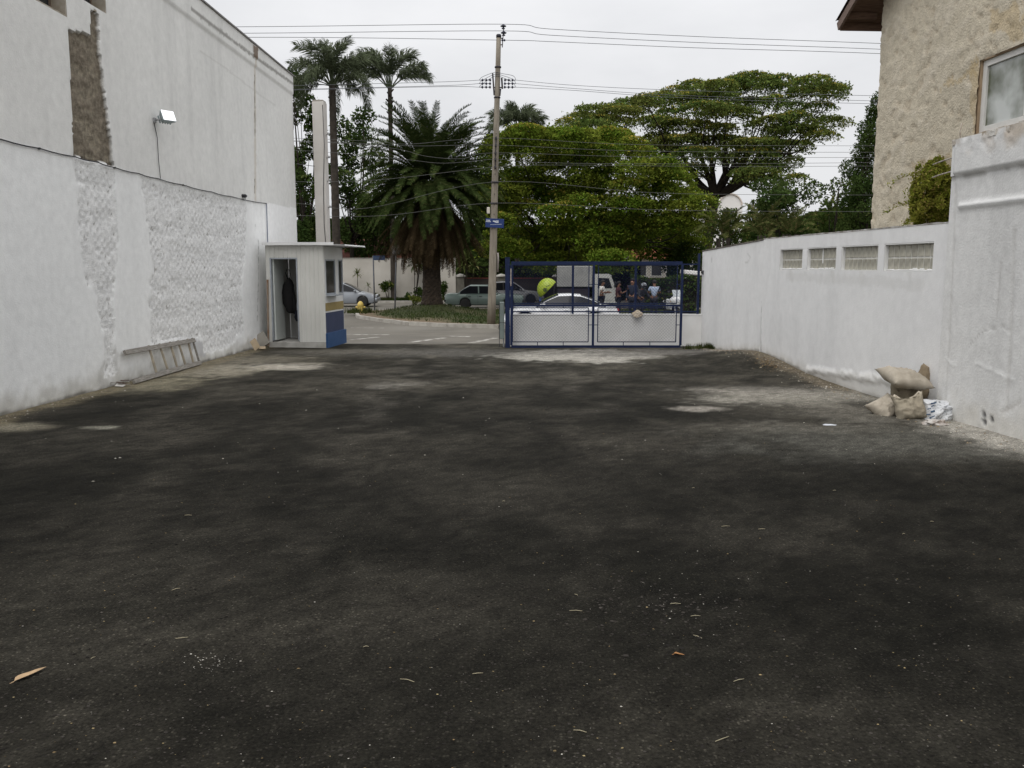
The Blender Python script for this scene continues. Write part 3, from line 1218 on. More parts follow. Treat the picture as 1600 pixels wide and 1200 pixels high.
# flood lamp on a bracket
fp = LP.at(240, 188, 0.0)
root = thing('flood_lamp', 'small boxy aluminium flood lamp on a bracket high on the tall wall', 'lamp', fp, LP.yaw())
# local: x along wall, y into wall (+) / out (-), z up
M_alu = mat('weathered_aluminium', (0.36, 0.42, 0.43), 0.5, (0.28, 0.33, 0.34), 12, metal=0.3)
MB().bbox((0, -0.02, 0), (0.07, 0.04, 0.09), .008).build('wall_bracket', M_galv, root)
MB().tube([(0, -0.02, 0), (0.03, -0.10, 0.02), (0.1, -0.16, 0.04)], 0.014, 8).build('arm', M_galv, root)
rot = Vector((-.50, -.72, .42)).to_track_quat('Z', 'Y').to_matrix()
hc = Vector((0.10, -0.19, 0.06))
M_lit = mat('lit_lamp_glass', (0.93, 0.94, 0.95), 0.15, (0.9, 0.92, 0.95), 5, spec=0.6)
M_lit.node_tree.nodes['Principled BSDF'].inputs['Emission Color'].default_value = (.93, .96, 1, 1)
M_lit.node_tree.nodes['Principled BSDF'].inputs['Emission Strength'].default_value = 0.7
hb = MB()
bm = bmesh.new()
bmesh.ops.create_cube(bm, size=1)
for v in bm.verts:
    k = 1.0 if v.co.z > 0 else 0.62
    v.co = Vector((v.co.x * 0.27 * k, v.co.y * 0.22 * k, v.co.z * 0.14))
bmesh.ops.bevel(bm, geom=bm.edges[:], offset=0.012, segments=2, affect='EDGES')
hb.from_bm(bm, hc, rot)
for k in range(5):
    hb.box(hc + rot @ Vector((-0.1 + .05 * k, 0, -0.078)), (0.012, 0.14, 0.03), rot)
hb.build('housing', M_alu, root)
MB().bbox(hc + rot @ Vector((0, 0, 0.071)), (0.245, 0.195, 0.012), .004, rot).build('lamp_glass', M_lit, root)
cp = [fp, LP.at(244, 215, .02), LP.at(246, 250, .02), LP.at(249, 279, .02)]
cm = reparent(MB().tube(cp, 0.006, 4).build('power_lead', M_cable), root)

# old wooden ladder lying on its side against the wall
root = thing('wooden_ladder', 'worn short wooden ladder lying on its side against the foot of the tall wall', 'ladder', lot(250, 590))
M_wood = mat('old_ladder_wood', (0.30, 0.28, 0.25), 0.85, (0.17, 0.155, 0.135), 6, stretch=(4, 1, 12), bump=0.3, c3=(0.45, 0.43, 0.4), scale3=9, f3=0.6)
M_wood2 = mat('pale_rung_wood', (0.40, 0.35, 0.27), 0.85, (0.27, 0.24, 0.19), 9, bump=0.2)
T0, T1 = LP.at(188, 551, 0.07), LP.at(299, 531.5, 0.06)
B0, B1 = lot(209, 601) + Vector((0, 0, 0.05)), lot(313, 570.5) + Vector((0, 0, 0.05))
for a, b in ((T0, T1), (B0, B1)):
    reparent(MB().bar(a, b, 0.042, 0.08, up=(T0 - B0)).build('rail', M_wood), root)
for (xa, ya), (xb, yb) in (((222.5, 546), (241, 590)), ((239, 541), (258, 585)), ((256, 538), (273, 579)), ((270, 534), (287, 576)), ((287, 533), (301, 571)), ((296, 531), (312, 567))):
    fa = (Vector((xa, 0)) - Vector((188, 0))).length / 111
    fb = (xb - 209) / 104
    p, q = T0.lerp(T1, min(fa * 1.0, .985)), B0.lerp(B1, min(fb, .985))
    d = (q - p).normalized()
    reparent(MB().bar(p - d * .05, q + d * .03, 0.034, 0.030, up=LP.u).build('rung', random.choice([M_wood, M_wood2])), root)

# rubbish at the foot of the wall
def crumple(name, label, cat, p, size, m, seed, flat=0.5, group=None):
    bm = bmesh.new()
    bmesh.ops.create_icosphere(bm, subdivisions=3, radius=1)
    for v in bm.verts:
        q = v.co * 1.6 + Vector((seed * 7.1, seed, 0))
        r = 0.75 + 0.45 * mnoise.noise(q) + 0.25 * abs(mnoise.noise(q * 2.7))
        v.co = Vector((v.co.x * size[0] * r, v.co.y * size[1] * r, max(v.co.z * size[2] * r, -size[2] * flat)))
    mb = MB()
    mb.from_bm(bm)
    o = mb.build(name, m)
    o.location = Vector(p) + Vector((0, 0, size[2] * flat * .95))
    return tag(o, label, cat, group)


crumple('plaster_lump', 'chipped lump of plaster at the foot of the narrow rubble strip', 'rubble', lot(172, 601), (0.09, 0.08, 0.07), mat('broken_plaster', (0.5, 0.48, 0.45), 0.95, (0.25, 0.2, 0.17), 14, bump=0.6), 3)
root = thing('scrap_heap', 'small heap of brown wood splinters and paper beside the wooden ladder', 'rubbish', lot(189, 604))
for k in range(7):
    a, L_ = random.uniform(-0.5, 0.5), random.uniform(0.08, 0.2)
    d = Vector((math.cos(a), math.sin(a), random.uniform(-.1, .15))) * L_ / 2
    c0 = Vector((random.uniform(-.1, .1), random.uniform(-.08, .06), 0.03 + .01 * k))
    MB().bar(c0 - d, c0 + d, random.uniform(.012, .03), .01).build('splinter', M_wood if k % 2 else mat('dark_splinter', (0.10, 0.06, 0.045), .9), root)
MB().add([(-.06, -.1, .02), (.09, -.13, .015), (.1, -.05, .03), (-.04, -.03, .05)], [(0, 1, 2, 3)]).build('paper_sheet', mat('dirty_paper', (0.6, 0.58, 0.54), .9), root)
root = thing('cement_slab', 'grey cement offcut leaning on the tall wall beside the booth', 'slab', LP.at(403, 541, 0.1))
reparent(MB().bar(LP.at(401, 540, .22) + Vector((0, 0, .0)), LP.at(402, 522, .04), 0.26, 0.05, up=LP.u).build('slab', M_concrete), root)
root = thing('cardboard_scrap', 'folded tan cardboard scrap propped at the foot of the wall near the booth', 'cardboard', LP.at(391, 543, 0.2))
M_card = mat('cardboard', (0.50, 0.40, 0.28), .9, (0.42, 0.33, 0.22), 8)
reparent(MB().bar(LP.at(386, 545, .25) + Vector((0, 0, .0)), LP.at(388, 531, .1), 0.16, 0.012, up=LP.u).build('flap', M_card), root)
reparent(MB().bar(LP.at(389, 545, .32), LP.at(396, 541.5, .22), 0.14, 0.012).build('flap', M_card), root)

# ================================================================== GUARD BOOTH
bo = thing('guard_booth', 'narrow white ribbed sheet metal guard booth with open doorway and blue base at the entrance', 'booth', at(420.5, 536.5, 21.35), R(-6.5))
BW, BD, BH = 1.46, 1.45, 2.40
M_bsheet = mat('white_ribbed_sheet', (0.68, 0.675, 0.64), 0.55, (0.60, 0.595, 0.56), 2.5, stretch=(1, 1, .4), bump=0.05)
M_bblue = mat('booth_blue_paint', (0.022, 0.034, 0.085), 0.45, (0.03, 0.042, 0.10), 4)
M_bblue2 = mat('bright_blue_skirting', (0.022, 0.068, 0.17), 0.5, (0.03, 0.078, 0.19), 5)
M_gold = mat('dull_gold_band', (0.33, 0.25, 0.09), 0.5, (0.28, 0.21, 0.08), 9)
M_balu = mat('booth_aluminium', (0.45, 0.48, 0.52), 0.35, (0.36, 0.39, 0.43), 9, metal=0.5)


def ribbed(x0, x1, z0, z1, y, pitch=0.11, rib=0.012):
    """vertical ribbed sheet facing -y"""
    xs = [x0]
    x = x0
    prof = [(x0, 0)]
    k = math.ceil(x0 / pitch)
    while k * pitch < x1:
        c0 = k * pitch
        for dx, d in ((-.014, 0), (-.007, rib), (.007, rib), (.014, 0)):
            if x0 < c0 + dx < x1:
                prof.append((c0 + dx, d))
        k += 1
    prof.append((x1, 0))
    V, F = [], []
    for px, d in prof:
        V += [(px, y - 0.02 - d, z0), (px, y - 0.02 - d, z1)]
    for i in range(len(prof) - 1):
        F.append((2 * i, 2 * i + 2, 2 * i + 3, 2 * i + 1))
    n = len(V)
    V += [(x0, y + .02, z0), (x0, y + .02, z1), (x1, y + .02, z0), (x1, y + .02, z1)]
    F += [(n, n + 1, n + 3, n + 2), (0, 1, n + 1, n), (2 * len(prof) - 2, n + 2, n + 3, 2 * len(prof) - 1)]
    F.append(tuple([2 * i + 1 for i in range(len(prof))] + [n + 3, n + 1]))
    F.append(tuple([2 * i for i in range(len(prof))] + [n + 2, n]))
    return V, F


DX0, DX1, DZ0, DZ1 = 0.10, 0.80, 0.07, 2.10      # doorway
for x0, x1, z0, z1 in ((DX1, BW, 0.04, BH), (0.0, DX1 - .001, DZ1, BH), (0.0, DX0, 0.04, DZ1 - .001)):
    V, F = ribbed(x0, x1, z0, z1, 0)
    MB().add(V, F).build('wall_sheet', M_bsheet, bo)
mb = MB()
for x, w in ((DX0 + .018, .03), (DX1 - .018, .03)):
    mb.span((x - w / 2, -.03, DZ0), (x + w / 2, .05, DZ1 - .002))
mb.span((DX0 + .035, -.028, DZ1 - .035), (DX1 - .035, .05, DZ1 - .003))
mb.build('door_frame', M_balu, bo)
df = MB().span((DX0 + .04, .05, DZ0 + .01), (DX0 + .075, .66, DZ1 - .04)).build('door', mat('booth_door_white', (0.62, 0.65, 0.62), .5, (0.56, 0.59, 0.56), 3), bo)
MB().bar((DX0 + .09, .55, 1.02), (DX0 + .09, .60, 1.02), .03, .13).build('handle', M_darkmetal, df)
MB().span((0.0, -.03, -0.12), (BW, BD, 0.035)).build('floor_slab', mat('booth_plinth', (0.5, 0.49, 0.46), .9, (0.36, 0.35, 0.32), 4), bo)
mb = MB()
mb.span((0.005, .0, .04), (.035, BD - .05, BH - .01))
mb.build('wall_sheet', M_bsheet, bo)
mb = MB()
mb.span((.036, BD - .04, .04), (BW - .06, BD - .01, BH - .01))
mb.build('wall_sheet', M_bsheet, bo)
# side towards the driveway: window, sill, painted bands
SX0, SX1 = BW - .035, BW
mb = MB()
mb.span((SX0, .022, 2.06), (SX1, BD, BH - .004))
mb.span((SX0, .022, .76), (SX1, BD, 1.20))
mb.span((SX0, .022, 1.20), (SX1, .10, 2.06))
mb.span((SX0, .86, 1.20), (SX1, 1.10, 2.06))
mb.build('side_panel', mat('booth_side_white', (0.70, 0.70, 0.68), .5, (0.64, 0.64, 0.62), 3), bo)
wf = MB()
for y0, y1 in ((.10, .86), (1.10, BD)):
    for y in (y0 + .02, y1 - .02):
        wf.span((SX0 + .004, y - .02, 1.20), (SX1 + .004, y + .02, 2.06))
    wf.span((SX0 + .004, y0 + .04, 1.20), (SX1 + .003, y1 - .04, 1.235))
    wf.span((SX0 + .004, y0 + .04, 2.025), (SX1 + .003, y1 - .04, 2.06))
wfo = wf.build('window', M_balu, bo)
MB().span((SX0 + .014, .14, 1.236), (SX0 + .02, .82, 2.024)).build('pane', glass_mat('smoked_glass', (0.05, 0.047, 0.045), .08), wfo)
MB().span((SX0 + .014, 1.14, 1.236), (SX0 + .02, BD - .04, 2.024)).build('pane', glass_mat('smoked_glass'), wfo)
MB().span((SX0 - .12, .12, 1.17), (SX1 + .20, .86, 1.196)).build('counter', M_balu, bo)
MB().span((SX1 + .001, .022, .80), (SX1 + .006, BD, 1.0)).build('gold_band', M_gold, bo)
MB().span((SX0, .022, .04), (SX1 + .004, BD, .7599)).build('blue_panel', M_bblue, bo)
MB().span((SX1 - .02, -.012, -.1), (SX1 + .05, BD + .05, .26)).build('skirting', M_bblue2, bo)
mb = MB()
mb.span((SX0 - .02, BD - .012, .26), (SX1 + .005, BD + .02, BH - .01))
mb.build('corner_post', M_balu, bo)
# corrugated roof sheet, oversailing the side
mb = MB()
V, F = [], []
n = 90
for i in range(n + 1):
    y = -0.14 + (BD + .3) * i / n
    zz = BH + .035 + .018 * math.sin(2 * math.pi * y / 0.085)
    for x, dz in ((-.03, 0.0), (BW + .58, -.045)):
        V += [(x, y, zz + dz), (x, y, zz + dz + .005)]
for i in range(n):
    a = 4 * i
    F += [(a, a + 4, a + 6, a + 2), (a + 1, a + 3, a + 7, a + 5), (a + 2, a + 6, a + 7, a + 3), (a, a + 1, a + 5, a + 4)]
mb.add(V, F)
mb.build('roof_sheet', mat('roof_sheet_white', (0.74, 0.74, 0.74), .5, (0.62, 0.62, 0.62), 2), bo)
mb = MB()
mb.span((-.03, -.10, BH + .002), (BW + .55, -.06, BH + .014))
mb.span((BW + .02, -.06, BH - .03), (BW + .05, BD + .1, BH + .0015))
mb.build('roof_beam', M_galv, bo)
MB().span((-.035, -.155, BH + .0), (BW + .30, -.142, BH + .068)).build('roof_fascia', mat('fascia_white', (.80, .80, .80), .5), bo)
# wooden strip between booth and wall
root = thing('timber_batten', 'narrow rusty brown batten standing between the booth and the tall wall', 'batten', at(419, 541, 21.3))
reparent(MB().bar(at(419.5, 541, 21.3), at(418.0, 437, 21.3), 0.04, 0.04, up=(0, 1, 0)).build('batten', mat('rusty_batten', (0.22, 0.13, 0.08), .9, (0.32, 0.27, 0.22), 4)), root)


# jacket hung inside, bag on a hook
def cloth_blob(prof, depth, seed, name, m, parent, loc):
    """hanging cloth: rings of half-widths down its length, with folds"""
    V, F = [], []
    n = 18
    for z, w, xo in prof:
        for k in range(n):
            a = 2 * math.pi * k / n
            fold = 1 + 0.22 * math.sin(5 * a + z * 6 + seed) * (0.3 + abs(math.cos(a)))
            V.append((loc[0] + xo + w * math.cos(a) * fold, loc[1] + depth * math.sin(a) * fold * min(1, w / .1), loc[2] + z))
    m_ = len(prof)
    for i in range(m_ - 1):
        for k in range(n):
            F.append((i * n + k, i * n + (k + 1) % n, (i + 1) * n + (k + 1) % n, (i + 1) * n + k))
    F.append(tuple(range(n)))
    F.append(tuple((m_ - 1) * n + k for k in range(n)))
    return MB().add(V, F, True).build(name, m, parent)


inv = bo.matrix_basis if False else None
jm = Matrix.Translation(bo.location) @ Matrix.Rotation(R(-6.5), 4, 'Z')
jk = thing('jacket', 'black jacket hanging by its loop inside the booth doorway', 'jacket', jm @ Vector((.36, .50, .72)), R(-6.5))
M_jk = mat('black_cloth', (0.011, 0.011, 0.012), .95, (0.018, 0.017, 0.017), 12, bump=.3)
cloth_blob([(0, .05, .04), (.06, .09, .03), (.25, .13, .0), (.5, .14, -.01), (.7, .12, 0), (.82, .07, 0), (.88, .03, 0)], .10, 1, 'jacket_body', M_jk, jk, (0, 0, 0))
cloth_blob([(-.02, .03, .15), (.2, .05, .14), (.45, .055, .11), (.72, .05, .07), (.8, .03, .04)], .05, 4, 'sleeve', M_jk, jk, (0, -.02, 0))
MB().tube([(-.02, 0, .86), (-.06, 0, 1.0), (-.03, 0, 1.1), (.03, 0, 1.09), (.05, 0, .98), (.03, 0, .86)], .014, 6).build('hanging_loop', M_jk, jk)
bg = thing('tote_bag', 'dark bag with a pale cloth hung low in the booth doorway', 'bag', jm @ Vector((.64, .45, .52)), R(-6.5))
cloth_blob([(0, .08, 0), (.1, .11, 0), (.25, .09, 0), (.3, .03, 0)], .08, 2, 'bag_body', mat('navy_cloth', (0.012, 0.014, 0.024), .95), bg, (0, 0, 0))
cloth_blob([(.26, .06, -.02), (.4, .07, -.01), (.6, .05, .01), (.68, .02, .01)], .05, 3, 'pale_cloth', mat('pale_rag', (0.35, 0.36, 0.40), .9, (0.25, .26, .3), 9), bg, (0, .03, 0))

# slim white concrete column behind the booth, with its hanging lead
pc0, pc1 = at(508, 470, 25.5), at(503, 160, 25.5)
pr = thing('concrete_column', 'tall slim square white concrete column rising behind the booth', 'column', (pc0.x, pc0.y, ROAD_Z), R(-4))
hc_ = pc1.z - ROAD_Z
MB().bbox((0, 0, hc_ / 2), (0.335, 0.335, hc_), .012).build('shaft', mat('column_paint', (0.60, 0.575, 0.545), .9, (0.52, 0.49, 0.455), 1.5, bump=.2), pr)
MB().bbox((0, 0, hc_ + .024), (0.30, 0.32, .045), .01).build('cap', M_concrete, pr)
MB().tube([(.14, -.172, hc_ - .1), (.16, -.175, hc_ - 1.2), (.10, -.176, hc_ - 2.4), (.09, -.176, hc_ - 3.4), (.125, -.176, hc_ - 4.2), (.12, -.176, hc_ - 5.2)], .010, 5).build('hanging_lead', M_cable, pr)
mb = MB()
for z in (.9, 1.55, 2.2, 2.95):
    mb.tube([(.16, 0, hc_ - z), (.24, 0, hc_ - z + .02)], .014, 5)
    mb.lathe([(.02, 0), (.035, .02), (.035, .05), (.015, .07)], (.24, 0, hc_ - z), 8)
mb.build('insulator_bracket', M_galv, pr)
# ================================================================== WHITE BOUNDARY WALL AND THE HOUSE BEHIND IT
RP = Plane(RW0, RW1, -1)          # u runs away from the camera, normal towards the lot
ZB = RP.hit(1300, 364.7)[1]
uB0 = RP.hit(1478, 500)[0]        # near end of the middle length
uB1 = RP.hit(1190, 460)[0]        # joint with the far length
uA1 = RP.hit(1095.5, 470)[0]
zA0, zA1 = RP.hit(1190, 376)[1], RP.hit(1096, 393.5)[1]
print('right wall', ZB, uB0, uB1, uA1, zA0, zA1)
M_rwall = attr_mat('boundary_wall_paint', rough=0.88, bump=0.3, bscale=45, mscale=6, mamt=0.05)
foot_of = np.vectorize(lambda u: lot_z(*RP.world(u, 0).xy))


def wall_piece(u0, u1, ztop, step=0.035):
    W = Relief(RP, u0, u1, -0.55, ztop, step)
    W.c[:] = np.array([0.78, 0.778, 0.775])
    W.c *= (0.95 + 0.10 * W.n1)[..., None]
    st_ = fbm(W.U * 2.6 + 9, W.Z * 0.4, 171, 5)
    W.c *= (1 - 0.06 * sstep(0.5, 0.8, st_))[..., None]
    W.d += 0.004 * (W.n1 - .5) + 0.0015 * (W.n2 - .5)
    W.foot = W.Z - foot_of(W.U[0])[None, :]
    W.tint(1 - sstep(0.0, 0.18, W.foot + (W.n2 - .5) * .2), (0.50, 0.48, 0.43), 0.5)
    W.tint(1 - sstep(0.0, 0.05, W.foot + (W.n2 - .5) * .08), (0.16, 0.14, 0.11), 0.7)
    return W


def rp_box(mb, u0, u1, z0, z1, d0, d1):
    c = [RP.world(u, z, d) for u in (u0, u1) for z in (z0, z1) for d in (d0, d1)]
    mb.add(c, [(0, 1, 3, 2), (4, 6, 7, 5), (0, 4, 5, 1), (2, 3, 7, 6), (0, 2, 6, 4), (1, 5, 7, 3)])
    return mb


M_topedge = mat('weathered_wall_top', (0.55, 0.54, 0.52), .9, (0.22, 0.2, 0.17), 5, bump=.4)

# --- far length, its top dropping towards the street
wa = thing('boundary_wall', 'far length of white boundary wall with sloping top, ending at the blue gate fence', 'wall', RP.world(uA1, -.5))
W = wall_piece(uB1 + .002, uA1, max(zA0, zA1))
top = zA0 + (W.U - uB1) / (uA1 - uB1) * (zA1 - zA0)
W.Z[:] = -0.55 + (W.Z + 0.55) / (max(zA0, zA1) + 0.55) * (top + 0.55)
W.tint(W.line([(1168, 396), (1172, 402), (1170, 408), (1164, 411)], .02), (.5, .5, .48), .6)
W.tint(W.line([(1112, 404), (1112, 409)], .03), (.35, .34, .33), .8)
reparent(W.build('wall_face', W.Z > -9, M_rwall, None), wa)
mb = MB()
n = 14
for i in range(n):
    ua, ub = uB1 + (uA1 - uB1) * i / n, uB1 + (uA1 - uB1) * (i + 1) / n
    za, zb = [zA0 + (q - uB1) / (uA1 - uB1) * (zA1 - zA0) + random.uniform(.0, .012) for q in (ua, ub)]
    cs = [RP.world(ua, za, .012), RP.world(ub, zb, .012), RP.world(ub, zb, -.18), RP.world(ua, za, -.18)]
    mb.add([p + Vector((0, 0, .025)) for p in cs] + cs, [(0, 1, 2, 3), (4, 7, 6, 5), (0, 4, 5, 1), (2, 6, 7, 3), (1, 5, 6, 2), (3, 7, 4, 0)])
reparent(mb.build('wall_capping', mat('mossy_wall_top', (0.20, 0.18, 0.15), .95, (0.10, 0.09, 0.075), 7, bump=.5)), wa)
mb = MB()
lo_, hi_ = -.55, min(zA0, zA1)
c = [RP.world(uB1 + .002, lo_, -.17), RP.world(uA1, lo_, -.17), RP.world(uA1, zA1, -.17), RP.world(uB1 + .002, zA0, -.17),
     RP.world(uA1, lo_, 0.0), RP.world(uA1, zA1, 0.0)]
mb.add(c, [(0, 3, 2, 1), (1, 2, 5, 4)])
reparent(mb.build('wall_back', M_white), wa)
# small dark fitting at the end of the wall
root = thing('gate_sensor', 'small dark square fitting screwed to the end of the white wall by the fence', 'sensor', RP.at(1099, 425.5, .0), RP.yaw())
MB().bbox((0, 0, 0), (.10, .05, .10), .008).build('housing', mat('sensor_grey', (.12, .12, .13), .6), root)
MB().lathe([(.028, 0), (.032, .012), (.02, .025)], (0, .03, 0), 10, 'y').build('lens', M_black, root)

# --- middle length with four glass-block windows
wb = thing('boundary_wall', 'middle length of white boundary wall pierced by four glass block windows', 'wall', RP.world(uB0, -.4))
W = wall_piece(uB0, uB1, ZB)
wins = []
for x0, x1, y0, y1 in ((1219.5, 1253, 389, 420), (1262.5, 1305, 386.5, 421.5), (1316, 1370, 385, 424), (1383, 1456, 381.5, 426)):
    ua, zt = RP.hit(x0, y0)
    ub, zb = RP.hit(x1, y1)
    wins.append([min(ua, ub), max(ua, ub)])
zw0 = np.mean([RP.hit(1253, 420)[1], RP.hit(1456, 426)[1], RP.hit(1370, 423.5)[1]])
zw1 = np.mean([RP.hit(1253, 387.5)[1], RP.hit(1456, 380.5)[1], RP.hit(1370, 384)[1]])
holes = np.zeros(W.U.shape, bool)
for a, b in wins:
    holes |= (W.U > a - .03) & (W.U < b) & (W.Z > zw0 - .03) & (W.Z < zw1)
# bulging plaster at the foot towards the camera
bul = W.line([(1262, 578), (1290, 583), (1330, 588), (1378, 594), (1420, 600)], .09)
W.d += 0.016 * bul * (W.n2 > .42)
W.tint(bul, (.80, .79, .76), .6)
lowm = in_poly(W.U, W.Z, [RP.hit(*q) for q in ((1262, 580), (1330, 591), (1425, 605), (1440, 680), (1250, 660))])
W.tint(lowm, (.60, .585, .55), .55)
W.d -= .02 * lowm
W.tint(W.line([(1188.5, 376), (1187.5, 548)], .07), (.33, .33, .34), .75)
W.d -= .02 * W.line([(1188.5, 376), (1187.5, 548)], .05)
for x in (1235, 1300, 1345, 1420):
    W.tint(W.line([(x, 424), (x + 2, 436)], .08), (.6, .59, .56), .35)
W.tint(W.line([(1230, 432), (1300, 436), (1370, 440), (1440, 446)], .10), (.66, .655, .64), .5)
reparent(W.build('wall_face', W.Z > -9, M_rwall, None, holes), wb)
mb = MB()
rp_box(mb, uB0, uB1, -.55, ZB, -.175, -.17)
rp_box(mb, uB1 - .02, uB1 + .001, -.4, ZB - .001, -.169, -.001)
reparent(mb.build('wall_back', M_white), wb)
mb = MB()
n = 20
for i in range(n):
    ua, ub = uB0 + (uB1 - uB0) * i / n, uB0 + (uB1 - uB0) * (i + 1) / n - .001
    rp_box(mb, ua, ub, ZB + .001, ZB + .016 + random.uniform(0, .008), -.18, .004)
reparent(mb.build('wall_capping', M_topedge), wb)
def block_glass():
    """thick moulded glass: dull, greenish grey, faintly see-through, ribbed"""
    m = bpy.data.materials.new('moulded_glass_block')
    m.use_nodes = True
    n, l = m.node_tree.nodes, m.node_tree.links
    b = n['Principled BSDF']
    b.inputs['Base Color'].default_value = (0.34, 0.33, 0.27, 1)
    b.inputs['Roughness'].default_value = 0.28
    b.inputs['Specular IOR Level'].default_value = 0.5
    tc = n.new('ShaderNodeTexCoord')
    nz = n.new('ShaderNodeTexNoise')
    nz.inputs['Scale'].default_value = 9
    l.new(tc.outputs['Object'], nz.inputs['Vector'])
    rp = n.new('ShaderNodeValToRGB')
    rp.color_ramp.elements[0].color = (0.30, 0.285, 0.235, 1)
    rp.color_ramp.elements[1].color = (0.44, 0.42, 0.35, 1)
    rp.color_ramp.elements[0].position = .35
    rp.color_ramp.elements[1].position = .65
    l.new(nz.outputs['Fac'], rp.inputs['Fac'])
    oi = n.new('ShaderNodeObjectInfo')
    hs = n.new('ShaderNodeHueSaturation')
    mr = n.new('ShaderNodeMapRange')
    mr.inputs['To Min'].default_value = .88
    mr.inputs['To Max'].default_value = 1.12
    l.new(oi.outputs['Random'], mr.inputs['Value'])
    l.new(mr.outputs['Result'], hs.inputs['Value'])
    l.new(rp.outputs['Color'], hs.inputs['Color'])
    l.new(hs.outputs['Color'], b.inputs['Base Color'])
    return m


M_block = block_glass()
M_joint = mat('block_joint', (.74, .73, .69), .9, (.62, .61, .57), 9)
M_spill = mat('spilt_paint', (.8, .8, .79), .7)
blk_me = None
for k, (a, b) in enumerate(wins):
    mb = MB()
    rp_box(mb, a - .035, a + .002, zw0 - .035, zw1 + .035, -.169, -.003)
    rp_box(mb, b - .002, b + .035, zw0 - .035, zw1 + .035, -.169, -.003)
    rp_box(mb, a + .003, b - .003, zw0 - .035, zw0 + .002, -.169, -.003)
    rp_box(mb, a + .003, b - .003, zw1 - .002, zw1 + .035, -.169, -.003)
    wo = reparent(mb.build('block_window', M_white), wb)
    nc = max(4, round((b - a) / .155))
    mb = MB()
    rp_box(mb, a + .003, b - .003, zw0 + .003, zw1 - .003, -.15, -.060)
    j = reparent(mb.build('joint', M_joint), wb)
    j.parent = wo
    cw, ch = (b - a - .006) / nc, (zw1 - zw0 - .006) / 2
    bm = bmesh.new()
    bmesh.ops.create_cube(bm, size=1)
    for v in bm.verts:
        v.co = Vector((v.co.x * (cw - .020), v.co.y * .05, v.co.z * (ch - .020)))
    bmesh.ops.bevel(bm, geom=bm.edges[:], offset=.008, segments=1, affect='EDGES')
    blk_me = bpy.data.meshes.new('glass_block')
    bm.to_mesh(blk_me)
    bm.free()
    for r_ in range(2):
        for q in range(nc):
            if k == 1 and q == nc // 2 - 1 and False:
                continue
            o = link('glass_block', blk_me, M_block, wo)
            p = RP.world(a + .003 + cw * (q + .5), zw0 + .003 + ch * (r_ + .5), -.075)
            o.location = p - wb.location
            o.rotation_euler = (random.uniform(-.02, .02), 0, RP.yaw() + random.uniform(-.02, .02))
    if k < 2 or k == 3:                      # paint splashed along the sill
        mb = MB()
        for q in np.linspace(a + .06, b - .06, 14):
            hgt = .015 + .05 * abs(mnoise.noise((q * 5, k, 0)))
            mb.bbox(RP.world(q, zw0 + .004 + hgt / 2, -.046), (.11, .016, hgt), .006, Matrix.Rotation(RP.yaw(), 3, 'Z'))
        if k == 1:
            q = RP.hit(1282, 400)[0]
            mb.bbox(RP.world(q, zw0 + .26, -.045), (.035, .012, .30), .005, Matrix.Rotation(RP.yaw(), 3, 'Z'))
        s = reparent(mb.build('paint_splash', M_spill, kind=None), wb)
        s.parent = wo

# --- near taller length with ledges
uC0 = uB0 - 7.6
ZC = RP.hit(1490, 222)[1]
wc = thing('boundary_wall', 'tall near length of white wall with broken coping and two plaster ledges', 'wall', RP.world(uB0, -.3))
W = Relief(RP, uC0, uB0 - .001, -.55, ZC, .03)
W.c[:] = np.array([0.715, 0.712, 0.70])
W.c *= (0.92 + 0.14 * W.n1)[..., None]
st_ = fbm(W.U * 2.6 + 3, W.Z * .35, 271, 5)
W.c *= (1 - .10 * sstep(.48, .8, st_))[..., None]
W.foot = W.Z - foot_of(W.U[0])[None, :]
W.d += .05 + .006 * (W.n1 - .5) + .003 * (W.n2 - .5)
zl1 = RP.hit(1510, 273)[1]     # underside of the heavy band
zl2 = RP.hit(1515, 326)[1]
bandm = sstep(-.012, .012, W.Z - zl1)
uE = RP.hit(1497, 300)[0]
W.d += .045 * bandm * (W.U < uE)
low = (W.Z < zl1) & (W.Z > zl1 - .05)
W.tint(low * sstep(.35, .6, W.n2), (.32, .31, .29), .55)
led = np.exp(-((W.Z - zl2 - .035) / .03) ** 2) * (W.U < RP.hit(1505, 320)[0])
W.d += .035 * led
W.tint(sstep(.1, .6, led), (.82, .82, .81), .5)
br = sstep(ZC - .28, ZC - .05, W.Z + (W.n2 - .5) * .35)
W.tint(br * sstep(.4, .62, W.n1 * .5 + W.n2 * .5), (.46, .38, .29), .7)
W.d -= .012 * br * sstep(.45, .6, W.n3)
W.tint(1 - sstep(.0, .42, W.foot + (W.n2 - .5) * .5), (.52, .49, .42), .45)
for pts_, w_, col_, k_ in (([(1500, 290), (1494, 430), (1488, 560), (1482, 640)], .03, (.55, .54, .52), .5),
                           ([(1530, 565), (1552, 575), (1578, 588), (1592, 590)], .018, (.84, .84, .83), .9),
                           ([(1485, 558), (1492, 568), (1500, 570)], .018, (.84, .84, .83), .9),
                           ([(1520, 540), (1545, 515), (1575, 510), (1590, 520)], .012, (.45, .44, .42), .5),
                           ([(1570, 410), (1566, 470), (1563, 500)], .012, (.5, .49, .47), .5),
                           ([(1592, 360), (1588, 470), (1585, 560), (1580, 640)], .04, (.55, .54, .52), .5),
                           ([(1572, 645), (1590, 635), (1600, 628)], .03, (.5, .48, .45), .5)):
    lm = W.line(pts_, w_)
    W.tint(lm, col_, k_)
    W.d += (.006 if col_[0] > .8 else -.006) * lm
for q in ((1543, 647), (1543, 657), (1554, 653)):
    lm = W.line([q, (q[0] + 2, q[1] + 3)], .035)
    W.tint(lm, (.10, .10, .10), .9)
    W.d -= .02 * lm
